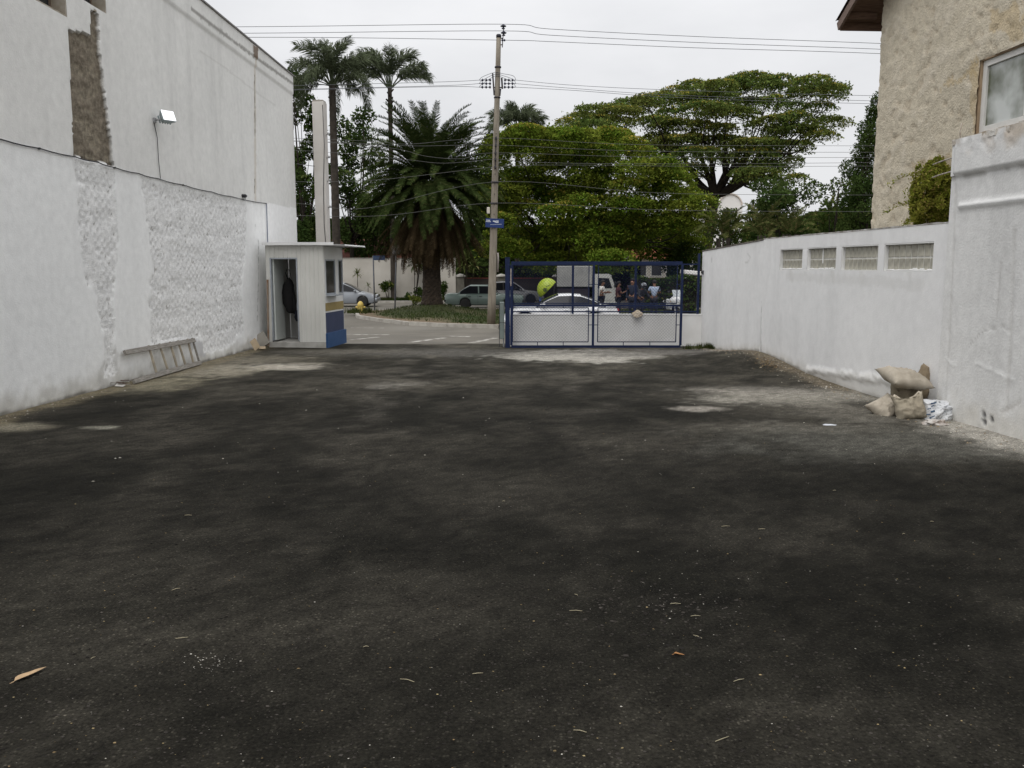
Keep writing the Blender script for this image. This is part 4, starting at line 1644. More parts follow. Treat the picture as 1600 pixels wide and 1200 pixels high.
reparent(W.build('wall_face', W.Z > -9, attr_mat('old_boundary_paint', rough=.9, bump=.5, bscale=40, mscale=9, mamt=.09), None), wc)
mb = MB()
c_ = [RP.world(uB0, z, d) for z in (-.55, ZC) for d in (-.25, .05)]
mb.add(c_, [(0, 1, 3, 2)])
rp_box(mb, uC0, uB0 - .002, -.55, ZC - .1, -.25, -.2)
rp_box(mb, uE, uB0 - .0015, zl1, ZC - .006, .045, .065)
reparent(mb.build('wall_back', M_white), wc)
mb = MB()
n = 60
for i in range(n):
    ua, ub = uC0 + (uB0 - uC0) * i / n, uC0 + (uB0 - uC0) * (i + 1) / n - .001
    rp_box(mb, ua, ub, ZC - .06, ZC + random.uniform(.0, .035), -.25 + random.uniform(0, .02), .085 + random.uniform(-.03, .008))
reparent(mb.build('broken_coping', mat('broken_coping_mortar', (.60, .58, .54), .95, (.36, .29, .21), 6, bump=.8, bscale=25)), wc)
mb = MB()
for z, ln in ((RP.hit(1486, 247)[1], .62), (RP.hit(1486, 268)[1], .62)):
    a = RP.world(uB0 - .02, z, .02)
    mb.tube([a, RP.world(uB0 + ln * .5, z - .01, .0), RP.world(uB0 + ln, z - .02, -.05)], .010, 5)
mb.tube([RP.world(uB0 - .05, ZC - .02, 0), RP.world(uB0 - .045, ZC + .1, .01), RP.world(uB0 - .06, ZC + .2, .0)], .008, 5)
reparent(mb.build('rusty_rods', mat('rusty_rod', (.30, .24, .19), .9, (.5, .47, .42), 20)), wc)

# ------------------------------------------------------------------ house
HP = Plane(RP.world(0, 0, -1.55), RP.world(8, 0, -1.55), -1)
uh1 = HP.hit(1366, 250)[0]          # street corner
hz_e = HP.hit(1378, 46)[1]
hs = thing('stucco_house', 'two storey beige roughcast house with brown eaves rising behind the white boundary wall', 'house', HP.world(uh1, ROAD_Z))
print('house corner', HP.world(uh1, 0), hz_e)
uw0 = HP.hit(1527, 150)[0]          # far jamb of the window
zs0 = HP.hit(1524, 209)[1]
zs1 = HP.hit(1530, 96)[1]
um = HP.hit(1597, 150)[0]
uw1 = 2 * um - uw0
H_LEN = 13.0
H = Relief(HP, uh1 - H_LEN, uh1, -.8, hz_e + 2.15, .04)
pit = (hz_e + 1.62 - (hz_e - .02)) / (H_LEN / 2)
H.c[:] = np.array([.57, .51, .40])
H.c *= (.86 + .28 * H.n1)[..., None]
wp = fbm(H.U * 4, H.Z * 6 + H.U * 2.2, 301, 4)
H.d += .045 * (wp - .5) + .018 * (H.n3 - .5)
H.tint(sstep(.55, .7, wp), (.66, .60, .50), .35)
pits = sstep(.62, .74, fbm(H.U * 7 + H.Z * 3, H.Z * 11, 331, 3))
H.tint(pits, (.45, .37, .27), .4)
H.d -= .02 * pits
for P_ in ([(1540, 20), (1600, 15), (1600, 60), (1560, 55)], [(1520, 100), (1532, 96), (1528, 205), (1518, 200)], [(1480, 125), (1530, 100), (1530, 108), (1470, 140)]):
    H.tint(H.mask(P_, .18), (.46, .34, .17), .45)
lowb = H.mask([(1425, 250), (1490, 240), (1490, 360), (1423, 360), (1428, 320)], .18)
H.tint(lowb, (.38, .29, .17), .5)
hole = (H.U > uw1 - .04) & (H.U < uw0) & (H.Z > zs0 - .04) & (H.Z < zs1)
mid_u = uh1 - H_LEN / 2
under = H.Z < hz_e + .53 + (H_LEN / 2 - np.abs(H.U - mid_u)) * math.tan(R(26))
reparent(H.build('roughcast_wall', under, attr_mat('roughcast', rough=.95, bump=.9, bscale=34, mscale=12, mamt=.12, bdist=.025), None, hole), hs)


def hp_box(mb, u0, u1, z0, z1, d0, d1):
    c = [HP.world(u, z, d) for u in (u0, u1) for z in (z0, z1) for d in (d0, d1)]
    mb.add(c, [(0, 1, 3, 2), (4, 6, 7, 5), (0, 4, 5, 1), (2, 3, 7, 6), (0, 2, 6, 4), (1, 5, 7, 3)])
    return mb


M_rc = mat('roughcast_plain', (.66, .59, .49), .95, (.40, .32, .22), 4, bump=.6)
mb = MB()
mb.add([HP.world(uh1, -.8, -.02), HP.world(uh1, -.8, -9), HP.world(uh1, hz_e + .4, -9), HP.world(uh1, hz_e + .4, -.02)], [(0, 1, 2, 3)])
mb.add([HP.world(uh1 - H_LEN, -.8, -.02), HP.world(uh1 - H_LEN, -.8, -9), HP.world(uh1 - H_LEN, hz_e, -9), HP.world(uh1 - H_LEN, hz_e, -.02)], [(3, 2, 1, 0)])
mb.add([HP.world(uh1, -.8, -9), HP.world(uh1 - H_LEN, -.8, -9), HP.world(uh1 - H_LEN, hz_e, -9), HP.world(uh1, hz_e, -9)], [(0, 1, 2, 3)])
reparent(mb.build('outer_walls', M_rc), hs)
# gabled roof: slope rises from the street eave
OH = .62
M_tile = mat('brown_roof_tile', (.10, .065, .06), .85, (.15, .10, .085), 5, bump=.4, rnd=.25)
M_timber = mat('dark_eave_timber', (.10, .06, .042), .8, (.16, .10, .07), 5, stretch=(1, 6, 6))
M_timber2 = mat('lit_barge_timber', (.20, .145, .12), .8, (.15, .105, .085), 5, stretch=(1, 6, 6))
tanr = math.tan(R(26))


def roof_z(u):
    return hz_e + .55 + (H_LEN / 2 - abs(u - mid_u)) * tanr


deck = MB()
for s in (1, -1):
    e, m_ = mid_u + s * (H_LEN / 2 + OH), mid_u
    q = [HP.world(e, roof_z(e), .55), HP.world(m_, roof_z(m_), .55), HP.world(m_, roof_z(m_), -9.5), HP.world(e, roof_z(e), -9.5)]
    deck.add(q + [p + Vector((0, 0, .03)) for p in q], [(0, 1, 2, 3), (7, 6, 5, 4), (0, 4, 5, 1), (1, 5, 6, 2), (2, 6, 7, 3), (3, 7, 4, 0)])
rf = reparent(deck.build('roof', M_timber), hs)
for s in (1, -1):
    mb = MB()
    e = mid_u + s * (H_LEN / 2 + OH - .04)
    mb.bar(HP.world(e, roof_z(e) - .075, .54), HP.world(mid_u, roof_z(mid_u) - .075, .54), .045, .15, up=(0, 0, 1))
    b_ = reparent(mb.build('barge_board', M_timber2), hs)
    b_.parent = rf
    mb = MB()
    mb.bar(HP.world(e, roof_z(e) - .07, .5), HP.world(e, roof_z(e) - .07, -9.4), .04, .14)
    b_ = reparent(mb.build('fascia', M_timber), hs)
    b_.parent = rf
for k in range(7):                       # purlins carrying the verge, seen from below
    u = mid_u + (H_LEN / 2 + .35) - k * 1.15
    mb = MB()
    mb.bar(HP.world(u, roof_z(u) - .06, .50), HP.world(u, roof_z(u) - .06, -.05), .09, .11)
    b_ = reparent(mb.build('purlin', M_timber), hs)
    b_.parent = rf
# tiles along the verge: curved clay pieces course by course, seen edge-on
bm = bmesh.new()
tv = []
for i in range(6):
    a = math.pi * i / 5
    for y in (0, .30):
        tv.append(bm.verts.new((-.09 * math.cos(a), y, .045 * math.sin(a))))
for i in range(5):
    bm.faces.new((tv[2 * i], tv[2 * i + 1], tv[2 * i + 3], tv[2 * i + 2]))
tile_me = bpy.data.meshes.new('roof_tile')
bm.to_mesh(tile_me)
bm.free()
sl = math.hypot(1, tanr)
ncourse = int((H_LEN / 2 + OH) * sl / .26)
for r_ in range(ncourse):
    for q in range(4):
        u = mid_u + H_LEN / 2 + OH - (r_ * .26) / sl + .02
        o = link('roof_tile', tile_me, M_tile, rf)
        p = HP.world(u, roof_z(u) + .05 + random.uniform(0, .006), .50 - q * .2)
        o.location = p - hs.location
        dirv = (HP.u * -1 + Vector((0, 0, tanr))).normalized()
        x_ = HP.n
        z_ = x_.cross(dirv).normalized()
        mtx = Matrix((x_, dirv, z_)).transposed()
        if mtx[2][2] < 0:
            mtx = Matrix((-x_, dirv, -z_)).transposed()
        o.rotation_euler = mtx.to_euler()
# the rest of the roof's tiles, joined
mb = MB()
for s in (1, -1):
    for d0 in np.arange(-.3, -9.4, -.2):
        e = mid_u + s * (H_LEN / 2 + OH)
        mb.tube([HP.world(e, roof_z(e) + .05, d0), HP.world(mid_u, roof_z(mid_u) + .05, d0)], .085, 6)
b_ = reparent(mb.build('tile_field', M_tile, kind='stuff'), hs)
b_.parent = rf
# window
M_upvc = mat('white_window_frame', (.70, .69, .66), .5, (.62, .61, .58), 4)
M_brownrev = mat('brown_reveal', (.27, .19, .12), .9, (.36, .27, .18), 6)
mb = MB()
hp_box(mb, uw1 - .08, uw1 + .002, zs0 - .08, zs1 + .08, -.25, -.02)
hp_box(mb, uw0 - .002, uw0 + .08, zs0 - .08, zs1 + .08, -.25, -.02)
hp_box(mb, uw1 + .003, uw0 - .003, zs0 - .08, zs0 + .002, -.25, -.02)
hp_box(mb, uw1 + .003, uw0 - .003, zs1 - .002, zs1 + .08, -.25, -.02)
wd = reparent(mb.build('window', M_brownrev), hs)
f = MB()
hp_box(f, uw1 + .004, uw1 + .10, zs0 + .004, zs1 - .004, -.13, -.06)
hp_box(f, uw0 - .10, uw0 - .004, zs0 + .004, zs1 - .004, -.13, -.06)
hp_box(f, uw1 + .101, uw0 - .101, zs0 + .004, zs0 + .09, -.13, -.06)
hp_box(f, uw1 + .101, uw0 - .101, zs1 - .09, zs1 - .004, -.13, -.06)
hp_box(f, um - .03, um + .03, zs0 + .091, zs1 - .091, -.125, -.055)
b_ = reparent(f.build('frame', M_upvc), hs)
b_.parent = wd


def frosted():
    m = bpy.data.materials.new('painted_reflection_glass')
    m.use_nodes = True
    n, l = m.node_tree.nodes, m.node_tree.links
    b = n['Principled BSDF']
    tc = n.new('ShaderNodeTexCoord')
    nz = n.new('ShaderNodeTexNoise')
    nz.inputs['Scale'].default_value = 1.5
    nz.inputs['Detail'].default_value = 4
    l.new(tc.outputs['Object'], nz.inputs['Vector'])
    rp = n.new('ShaderNodeValToRGB')  # dark green to pale patches: reflections painted into the pane colour
    rp.color_ramp.elements[0].color = (.09, .10, .06, 1)
    rp.color_ramp.elements[1].color = (.50, .52, .50, 1)
    rp.color_ramp.elements[0].position = .32
    rp.color_ramp.elements[1].position = .55
    l.new(nz.outputs['Fac'], rp.inputs['Fac'])
    l.new(rp.outputs['Color'], b.inputs['Base Color'])
    b.inputs['Roughness'].default_value = .12
    b.inputs['Specular IOR Level'].default_value = .7
    return m


M_reflect_glass = frosted()
for a, b in ((uw1 + .101, um - .031), (um + .031, uw0 - .101)):
    mb = MB()
    hp_box(mb, a, b, zs0 + .091, zs1 - .091, -.10, -.092)
    b_ = reparent(mb.build('pane', M_reflect_glass), hs)
    b_.parent = wd

# ------------------------------------------------------------------ sacks heaped against the wall
def sack_bm(w, h, d, seed, sag=0.0, mouth=False):
    """filled sack: two faces bulging between pinched corners, wrinkled; w across, h up, d thick"""
    n = 22
    bm = bmesh.new()
    lay = {}
    for side in (1, -1):
        for i in range(n + 1):
            for j in range(n + 1):
                u, v = -1 + 2 * i / n, -1 + 2 * j / n
                edge = i in (0, n) or j in (0, n)
                if edge and side == -1:
                    lay[side, i, j] = lay[1, i, j]
                    continue
                t = max(0, (1 - abs(u) ** 3.2) * (1 - abs(v) ** 3.2)) ** .5
                cor = (abs(u) * abs(v)) ** 3
                pinch = 1 - .10 * (1 - abs(v) ** 2) * abs(u) ** 3 * .5
                px = u * w / 2 * (1 - .07 * (1 - v * v) + .04 * cor) * pinch
                pz = v * h / 2 * (1 - .07 * (1 - u * u) + .04 * cor)
                wr = mnoise.noise((u * 2.2 + seed, v * 2.2, side * 2)) * .26 + mnoise.noise((u * 6 + seed, v * 6, side)) * .13 + abs(mnoise.noise((u * 3 + v * 2 + seed, v * 3 - u * 2, side * 3))) * -.22
                py = side * d / 2 * (t * (1 + wr * 1.3 - sag * v))
                if mouth and v > .55:
                    pz -= h * .20 * (1 - u * u) * (v - .55) / .45 * (1.2 if side == -1 else .6)
                    py += side * d * .22 * (v - .55) / .45 * (1 - u ** 2)
                px += w * .02 * mnoise.noise((v * 3, seed, u))
                pz += h * .02 * mnoise.noise((u * 3, seed, v))
                lay[side, i, j] = bm.verts.new((px, py, pz))
    for side in (1, -1):
        for i in range(n):
            for j in range(n):
                q = [lay[side, i, j], lay[side, i + 1, j], lay[side, i + 1, j + 1], lay[side, i, j + 1]]
                try:
                    bm.faces.new(q if side == -1 else q[::-1])
                except ValueError:
                    pass
    return bm


M_sack = mat('beige_woven_sack', (.33, .29, .22), .9, (.24, .21, .16), 5, bump=.35, bscale=160, c3=(.42, .36, .27), scale3=7, f3=.6)
M_sack2 = mat('pale_woven_sack', (.40, .355, .29), .9, (.30, .265, .21), 5, bump=.35, bscale=160)


def sack(name, label, p, w, h, d, rot, m, seed, sag=0., mouth=False, tie=None):
    root = thing(name, label, 'sack', p, 0, 'sacks heaped against the white wall')
    mb = MB()
    mb.from_bm(sack_bm(w, h, d, seed, sag, mouth), (0, 0, 0), rot.to_3x3(), True)
    mb.build('sack_body', m, root)
    s = MB()                                   # stitched seam along the top edge
    for k in range(13):
        t = -0.9 + 1.8 * k / 12
        s.bar(rot.to_3x3() @ Vector((t * w * .47, -.012, h * .44 if not mouth else h * .44 - .16 * h * (1 - t * t))), rot.to_3x3() @ Vector((t * w * .47 + .02, -.014, h * .455 if not mouth else h * .45 - .16 * h * (1 - t * t))), .005)
    s.build('seam', mat('sack_thread', (.5, .46, .38), .9), root)
    return root


def E(x, y, z):
    from mathutils import Euler
    return Euler((R(x), R(y), R(z))).to_matrix()


YS = 10.75
def spx(px, py, Y=YS):
    return at(px, py, Y)


pxm = FPX / YS * 1.0
fs = sack('sack', 'open-mouthed beige sack standing in front of the heap', spx(1421, 636, 10.45), .38, .37, .28, E(-22, -10, -8), M_sack, 1, .30, True)
cm_ = MB()                                        # turned-back rim of the open mouth
rim_ = []
for k in range(19):
    a_ = 2 * math.pi * k / 18
    x_ = .155 * math.cos(a_)
    rim_.append(E(-22, -10, -8) @ Vector((x_, .045 * math.sin(a_) - .03, .165 - .085 * (1 - (x_ / .17) ** 2) + .02 * math.sin(3 * a_) + .012 * math.sin(a_))))
cm_.tube(rim_, [.012 + .006 * abs(math.sin(k * 1.7)) for k in range(19)], 6, False)
cm_.build('rolled_rim', mat('pale_sack_rim', (.46, .41, .33), .9, (.36, .32, .25), 8, bump=.3), fs)
sack('sack', 'slumped pale sack lying at the street end of the heap', spx(1385, 638, 10.75), .40, .34, .24, E(-52, -20, 24), M_sack2, 2, .2)
sack('sack', 'stout beige sack under the flat topmost one', spx(1415, 614, 11.0), .40, .40, .34, E(-4, 0, -8), mat('shaded_woven_sack', (.27, .23, .165), .9, (.21, .18, .125), 5, bump=.35, bscale=160), 3, .2)  # darker weave: shade beneath the topmost sack put into its colour
sack('sack', 'plump beige sack lying flat on top of the heap', spx(1413, 591, 10.85), .54, .50, .21, E(-76, 7, 8), M_sack2, 4)
sack('sack', 'upright brown sack leaning on the wall behind the heap', spx(1447, 599, 11.05), .36, .48, .22, E(4, 10, 38), mat('brown_woven_sack', (.27, .215, .145), .9, (.2, .155, .10), 5, bump=.35, bscale=160), 5)
pb = thing('plastic_sack', 'crumpled white plastic sack with dark blue printing beside the beige sacks', 'bag', spx(1462, 645, 10.4))
bm = sack_bm(.40, .33, .34, 9, .3)
for v in bm.verts:
    q = v.co * 9
    v.co += v.normal * 0 + Vector((mnoise.noise(q), mnoise.noise(q + Vector((5, 0, 0))), mnoise.noise(q + Vector((0, 7, 0))))) * .022
mb = MB()
mb.from_bm(bm, (0, 0, 0), E(-18, 5, 10), False)
mb.build('bag_body', mat('white_plastic', (.60, .61, .62), .4, (.50, .51, .53), 9, bump=.4, bscale=30, c3=(.40, .42, .44), scale3=6, f3=.5), pb)
mb = MB()
M_ink = mat('dark_blue_print', (.02, .04, .10), .5, (.05, .10, .16), 20)
for k in range(7):
    x, z = -.15 + random.uniform(-.03, .03), -.11 + .033 * k
    d_ = .34 / 2 * max(0.15, (1 - abs(x / .2) ** 3.2)) ** .5
    c_ = E(-18, 5, 10) @ Vector((x, -d_ * .92 - .012, z))
    mb.bbox(c_, (random.uniform(.03, .07), .006, random.uniform(.008, .02)), .002, E(-18, random.uniform(-30, 30), -42))
mb.build('printing', M_ink, pb)
o = crumple('plaster_lump', 'dusty pale mortar lump lying under the white plastic sack', 'rubble', lot(1462, 664), (.16, .10, .05), mat('broken_plaster', (.5, .48, .45), .95), 12)
rr = random.Random(4)
for k, (px, py, s, lab) in enumerate(((1232, 570, .16, 'flat dirty stone at the bend of the white wall'), (1222, 569, .07, 'small white paper scrap by the bend of the white wall'),)):
    if k == 0:
        crumple('rubble_stone', lab, 'stone', lot(px, py), (s, s * .6, s * .35), mat('dirty_stone', (.17, .12, .08), .95, (.10, .08, .055), 9, bump=.5), 20 + k)
    else:
        crumple('paper_scrap', lab, 'paper', lot(px, py), (s, s * .6, s * .5), mat('dirty_paper', (.6, .58, .54), .9), 20 + k)
crumple('paper_scrap', 'flattened bluish white paper scrap on the dusty asphalt', 'paper', lot(1296, 664), (.09, .05, .008), mat('white_scrap', (.62, .64, .68), .8), 31)
# sandy rubble crumbs along the foot of the right-hand wall
V, F = [], []
for _ in range(1500):
    y = rr.uniform(6.5, 21)
    off = abs(rr.gauss(0, .28)) + .03
    x = rwall_x(y) - off - (.08 if y < 10.6 else 0)
    s = .005 * (4.5 ** (rr.random() ** 2.6))
    i0 = len(V)
    z = lot_z(x, y)
    a = rr.uniform(0, 6.3)
    for k in range(4):
        V.append((x + s * math.cos(a + 1.57 * k), y + s * math.sin(a + 1.57 * k), z - .001))
    V.append((x, y, z + s * rr.uniform(.5, 1)))
    F += [(i0 + k, i0 + (k + 1) % 4, i0 + 4) for k in range(4)]
tag(link('wall_rubble', np_mesh('wall_rubble', V, F), leaf_mat('sandy_crumbs', (.22, .19, .15), (.38, .36, .32), (.20, .16, .11), scale=3, f3=.3, trans=0., val=.5)), kind='stuff')
V, F = [], []
for _ in range(900):
    y = rr.uniform(9, 21.3)
    x = lwall_x(y) + abs(rr.gauss(0, .2)) + .02
    s = .004 * (4 ** (rr.random() ** 2.6))
    i0 = len(V)
    z = lot_z(x, y)
    a = rr.uniform(0, 6.3)
    for k in range(4):
        V.append((x + s * math.cos(a + 1.57 * k), y + s * math.sin(a + 1.57 * k), z - .001))
    V.append((x, y, z + s * rr.uniform(.5, 1)))
    F += [(i0 + k, i0 + (k + 1) % 4, i0 + 4) for k in range(4)]
tag(link('wall_rubble', np_mesh('wall_rubble', V, F), MATS['sandy_crumbs']), kind='stuff')
# ================================================================== GATE, LOW WALL, MESH FENCE
def chain_mesh(x0, x1, z0, z1, Y, pitch=0.075, r=0.0013):
    """diamond wire mesh in the plane y = Y: wires bent alternately so they hook round each other"""
    mb = MB()
    for s in (1, -1):
        k0 = math.floor((x0 - (z1 if s > 0 else -z0)) / pitch) - 1
        k1 = math.ceil((x1 - (z0 if s > 0 else -z1)) / pitch) + 1
        for k in range(k0, k1):
            c = k * pitch                           # x = c + s*z
            za, zb = ((x0 - c), (x1 - c)) if s > 0 else ((c - x1), (c - x0))
            za, zb = max(za, z0), min(zb, z1)
            if zb - za < .01:
                continue
            a, b = Vector((c + s * za, Y + s * .002, za)), Vector((c + s * zb, Y + s * .002, zb))
            mb.bar(a, b, 2 * r, 2 * r, up=(0, 1, 0))
    return mb


GY, LWY = 21.2, 21.62
def gx(px):
    return at(px, 480, GY).x
def gz(py, Y=GY):
    return at(930, py, Y).z


lowx0, lowx1 = at(797, 500, LWY).x, at(1096, 500, LWY).x
lowz = at(940, 491, LWY).z
lw = thing('low_wall', 'low white wall behind the blue gate, carrying a blue mesh fence', 'wall', ((lowx0 + lowx1) / 2, LWY, lot_z(1.5, LWY) - .05))
mb = MB().span((lowx0, LWY, -.6), (lowx1, LWY + .15, lowz - .02))
reparent(mb.build('wall_face', mat('low_wall_paint', (.76, .755, .745), .9, (.69, .685, .67), 2.5, bump=.3, c3=(.58, .565, .54), scale3=1.5, f3=.35)), lw)
mb = MB()
n = 16
for i in range(n):
    a, b = lowx0 + (lowx1 - lowx0) * i / n, lowx0 + (lowx1 - lowx0) * (i + 1) / n - .001
    mb.span((a, LWY - .012, lowz - .019), (b, LWY + .162, lowz + random.uniform(0, .006)))
reparent(mb.build('wall_capping', M_white), lw)

fn = thing('mesh_fence', 'dark blue wire mesh fence standing on top of the low white wall', 'fence', ((lowx0 + lowx1) / 2, LWY + .07, lowz))
FY = LWY + .075
ztopf = at(940, 411, FY).z
for px, ptop in ((800.5, 409), (895, 412), (993, 411), (1091, 396)):
    x = at(px, 450, FY).x
    reparent(MB().bar((x, FY, lowz - .05), (x, FY, at(px, ptop, FY).z), .055, .055).build('post', M_blue), fn)
x0, x1 = at(802, 450, FY).x, at(1091, 450, FY).x
for z in (ztopf - .03, lowz + .06):
    reparent(MB().bar((x0, FY - .003, z), (x1, FY - .003, z), .03, .03).build('rail', M_blue), fn)
reparent(chain_mesh(x0, x1, lowz + .07, ztopf - .04, FY + .02).build('wire_mesh', M_blue, kind='stuff'), fn)

zb, zt, zm = gz(541.5), gz(411), gz(477.5)
gt = thing('sliding_gate', 'dark blue sliding gate of steel and wire mesh in front of the low wall', 'gate', (gx(797), GY, zb))
xl, xr, xm = gx(799), gx(1064.5), gx(927)
F_ = .05
def gbar(name, a, b, w=F_, d=None):
    return reparent(MB().bar(a, b, w, d or w, up=(0, 1, 0)).build(name, M_blue), gt)


gbar('bottom_rail', (xl, GY, zb), (xr, GY, zb), .06, .06)
gbar('top_rail', (xl, GY, zt), (xr, GY, zt), .08, .05)
gbar('middle_rail', (xl + F_ / 2, GY, zm), (xm - F_ / 2, GY, zm), .05, .04)
gbar('middle_rail', (xm + F_ / 2, GY, zm), (xr - F_ / 2, GY, zm), .05, .04)
for x in (xl, xm, xr):
    gbar('stile', (x, GY - .001, zb + .031), (x, GY - .001, zt - .041), .055)
ins = .115
for a, b in ((xl, xm), (xm, xr)):
    for c, d in ((zb, zm), (zm, zt)):
        hi = .055
        q0, q1, w0, w1 = a + (ins if a == xm else .03), b - ins, c + (ins if c == zb else hi), d - hi
        mb = MB()
        for p, q in (((q0, w0), (q1, w0)), ((q0, w1), (q1, w1)), ((q0, w0), (q0, w1)), ((q1, w0), (q1, w1))):
            mb.bar((p[0], GY + .002, p[1]), (q[0], GY + .002, q[1]), .022, .022, up=(0, 1, 0))
        for t in (.33, .67):                         # little spacers to the outer frame
            x = q0 + (q1 - q0) * t
            z = w0 + (w1 - w0) * .5
            mb.bar((x, GY + .001, c + .02), (x, GY + .001, w0), .016, up=(0, 1, 0))
            mb.bar((x, GY + .001, w1), (x, GY + .001, d - .02), .016, up=(0, 1, 0))
        mb.bar((q1, GY + .001, z), (b - .02, GY + .001, z), .016, up=(0, 1, 0))
        if a == xm:
            mb.bar((a + .02, GY + .001, z), (q0, GY + .001, z), .016, up=(0, 1, 0))
        reparent(mb.build('mesh_frame', M_blue), gt)
        reparent(chain_mesh(q0 + .012, q1 - .012, w0 + .012, w1 - .012, GY + .004).build('wire_mesh', M_blue, kind='stuff'), gt)
for px in (843, 1007):
    x = gx(px)
    wh = reparent(MB().span((x - .13 if px < 900 else x - .1, GY - .05, zb - .09), (x + .07, GY + .04, zb - .03)).build('wheel_box', M_blue), gt)
    w2 = reparent(MB().lathe([(.045, -.015), (.05, -.01), (.05, .01), (.045, .015)], (x - .02, GY, zb - .085), 12, 'y').build('wheel', M_darkmetal), gt)
    w2.parent = wh
# gate post with its hinge plates and a slim cabinet
px_ = gx(793)
gp = thing('gate_post', 'stout dark blue square steel post at the open end of the gate', 'post', (px_, GY + .03, lot_z(px_, GY)))
MB().bbox((0, 0, 1.08), (.115, .115, 2.22), .006).build('shaft', M_blue, gp)
MB().bbox((0, 0, 2.197), (.13, .13, .012), .003).build('cap', M_blue, gp)
MB().bbox((.083, -.05, 1.72), (.022, .03, .42), .004).build('guide_plate', mat('scratched_plate', (.50, .46, .42), .6, (.28, .22, .2), 14), gp)
cbx = gx(783.8)
cb = thing('metal_cabinet', 'slim grey green metal cabinet on a thin leg beside the blue gate post', 'cabinet', (cbx, GY + .25, lot_z(cbx, GY + .25)))
z0_, z1_ = at(784, 529, GY + .25).z - cb.location.z, at(784, 472, GY + .25).z - cb.location.z
M_cab = mat('grey_green_enamel', (.20, .235, .22), .55, (.16, .19, .18), 4)
MB().bbox((.005, 0, (z0_ + z1_) / 2), (.115, .22, z1_ - z0_), .008).build('body', M_cab, cb)
mb = MB()
mb.span((-.066, -.12, z0_ - .01), (-.0535, -.10, z1_ + .01))
mb.build('door_edge', M_darkmetal, cb)
MB().span((-.066, -.12, -.05), (-.0535, -.10, z0_ - .011)).build('leg', M_darkmetal, cb)
MB().span((.03, -.02, -.05), (.06, .02, z0_ + .005)).build('leg', M_galv, cb)
MB().bbox((.005, -.113, z0_ + (z1_ - z0_) * .45), (.11, .004, .008), .001).build('seam_strip', M_darkmetal, cb)
# steel track the gate runs on
mb = MB()
mb.bar((xl - .1, GY - .0, lot_z(.5, GY) + .012), (xr + .1, GY, lot_z(4, GY) + .012), .04, .02)
tag(mb.build('gate_track', M_darkmetal), 'flush dark steel track under the sliding gate', 'track')

rag = crumple('rag', 'crumpled beige rag lying over the top of the low white wall', 'cloth', at(995, 492.5, LWY - .02), (.14, .11, .085), mat('beige_rag', (.38, .31, .23), .95, (.52, .45, .36), 7, bump=.5), 44)
for v in rag.data.vertices:                        # one end hangs down the face of the wall
    if v.co.y < 0:
        v.co.z += v.co.y * .6

# ================================================================== UTILITY POLE AND WIRES
PY = 36.3
pb_ = ground(767.5, 506, ISL_Z)
PY = pb_.y
pt_ = at(779.3, 55, PY)
up_ = thing('utility_pole', 'tall leaning grey concrete utility pole carrying several tiers of wires', 'pole', (pb_.x, PY, ISL_Z))
base, topv = Vector((0, 0, -.05)), Vector((pt_.x - pb_.x, 0, pt_.z - ISL_Z))
M_pole = mat('pole_concrete', (.27, .24, .195), .9, (.19, .165, .13), 3, stretch=(3, 3, .5), bump=.4, c3=(.15, .13, .11), scale3=2, f3=.6)
mb = MB()
mb.tube([base.lerp(topv, t) for t in np.linspace(0, 1, 12)], [.175 - .083 * t for t in np.linspace(0, 1, 12)], 14)
mb.build('shaft', M_pole, up_)


def onp(py, dx=0, dy=0):
    """a point on the pole's axis at the photographed height"""
    z = at(775, py, PY).z - ISL_Z
    return base.lerp(topv, (z + .05) / (topv.z + .05)) + Vector((dx, dy, 0))


M_ins = mat('dark_insulator', (.025, .027, .05), .35, (.04, .04, .06), 9)
for py in (57,):
    MB().lathe([(.10, -.05), (.105, .05), (.08, .08)], onp(py), 12).build('pole_top_cap', M_darkmetal, up_)
mb = MB()
mb.bar(onp(74, .15, 0), onp(40, .19, 0), .035, .05)
mb.bar(onp(70, 0, 0), onp(70, .17, 0), .05, .03)
mb.bar(onp(60, 0, 0), onp(60, .18, 0), .05, .03)
mb.build('top_bracket', M_darkmetal, up_)
HV = []
for py, dx in ((40.5, .17), (51, .19)):
    p = onp(py, dx, -.02)
    MB().lathe([(.02, -.13), (.06, -.12), (.07, -.10), (.03, -.07), (.03, -.04), (.11, -.03), (.12, -.01), (.05, .03), (.03, .06)], p, 14).build('insulator', M_ins, up_)
    HV.append(p + Vector((0, 0, .06)))
p = onp(63, .21, -.02)
MB().lathe([(.02, -.10), (.055, -.06), (.02, -.02), (.055, .02), (.02, .06)], p, 12, 'x').build('insulator', M_ins, up_)
HV.append(p)
for py in (105, 152.5):
    MB().lathe([(.125, -.03), (.135, 0), (.125, .03)], onp(py), 12).build('collar', M_darkmetal, up_)
mb = MB()
mb.bar(onp(115, -.20, -.03), onp(140, -.14, -.03), .06, .06)
mb.bar(onp(140, -.14, -.03), onp(149, -.12, -.03), .06, .06)
mb.bar(onp(122, .16, -.03), onp(139, .20, -.03), .07, .06)
mb.bar(onp(139, .13, -.03), onp(150, .11, -.03), .05, .06)
mb.bar(onp(137, -.18, -.03), onp(137, .2, -.03), .05, .04)
mb.build('crossarm', M_darkmetal, up_)
MV = []
for sgn in (-1, 1):
    for k, py in enumerate((125.5, 131, 136.5)):
        p = onp(py, sgn * .2, -.04)
        prof = []
        for q in range(3):
            x = sgn * (.05 + .15 * q)
            prof += [(.012, x), (.055, x + sgn * .03), (.06, x + sgn * .05), (.014, x + sgn * .09)]
        prof.append((.012, sgn * .52))
        MB().lathe(prof, p, 10, 'x').build('strain_insulator', M_ins, up_)
        MV.append((sgn, p + Vector((sgn * .52, 0, 0))))
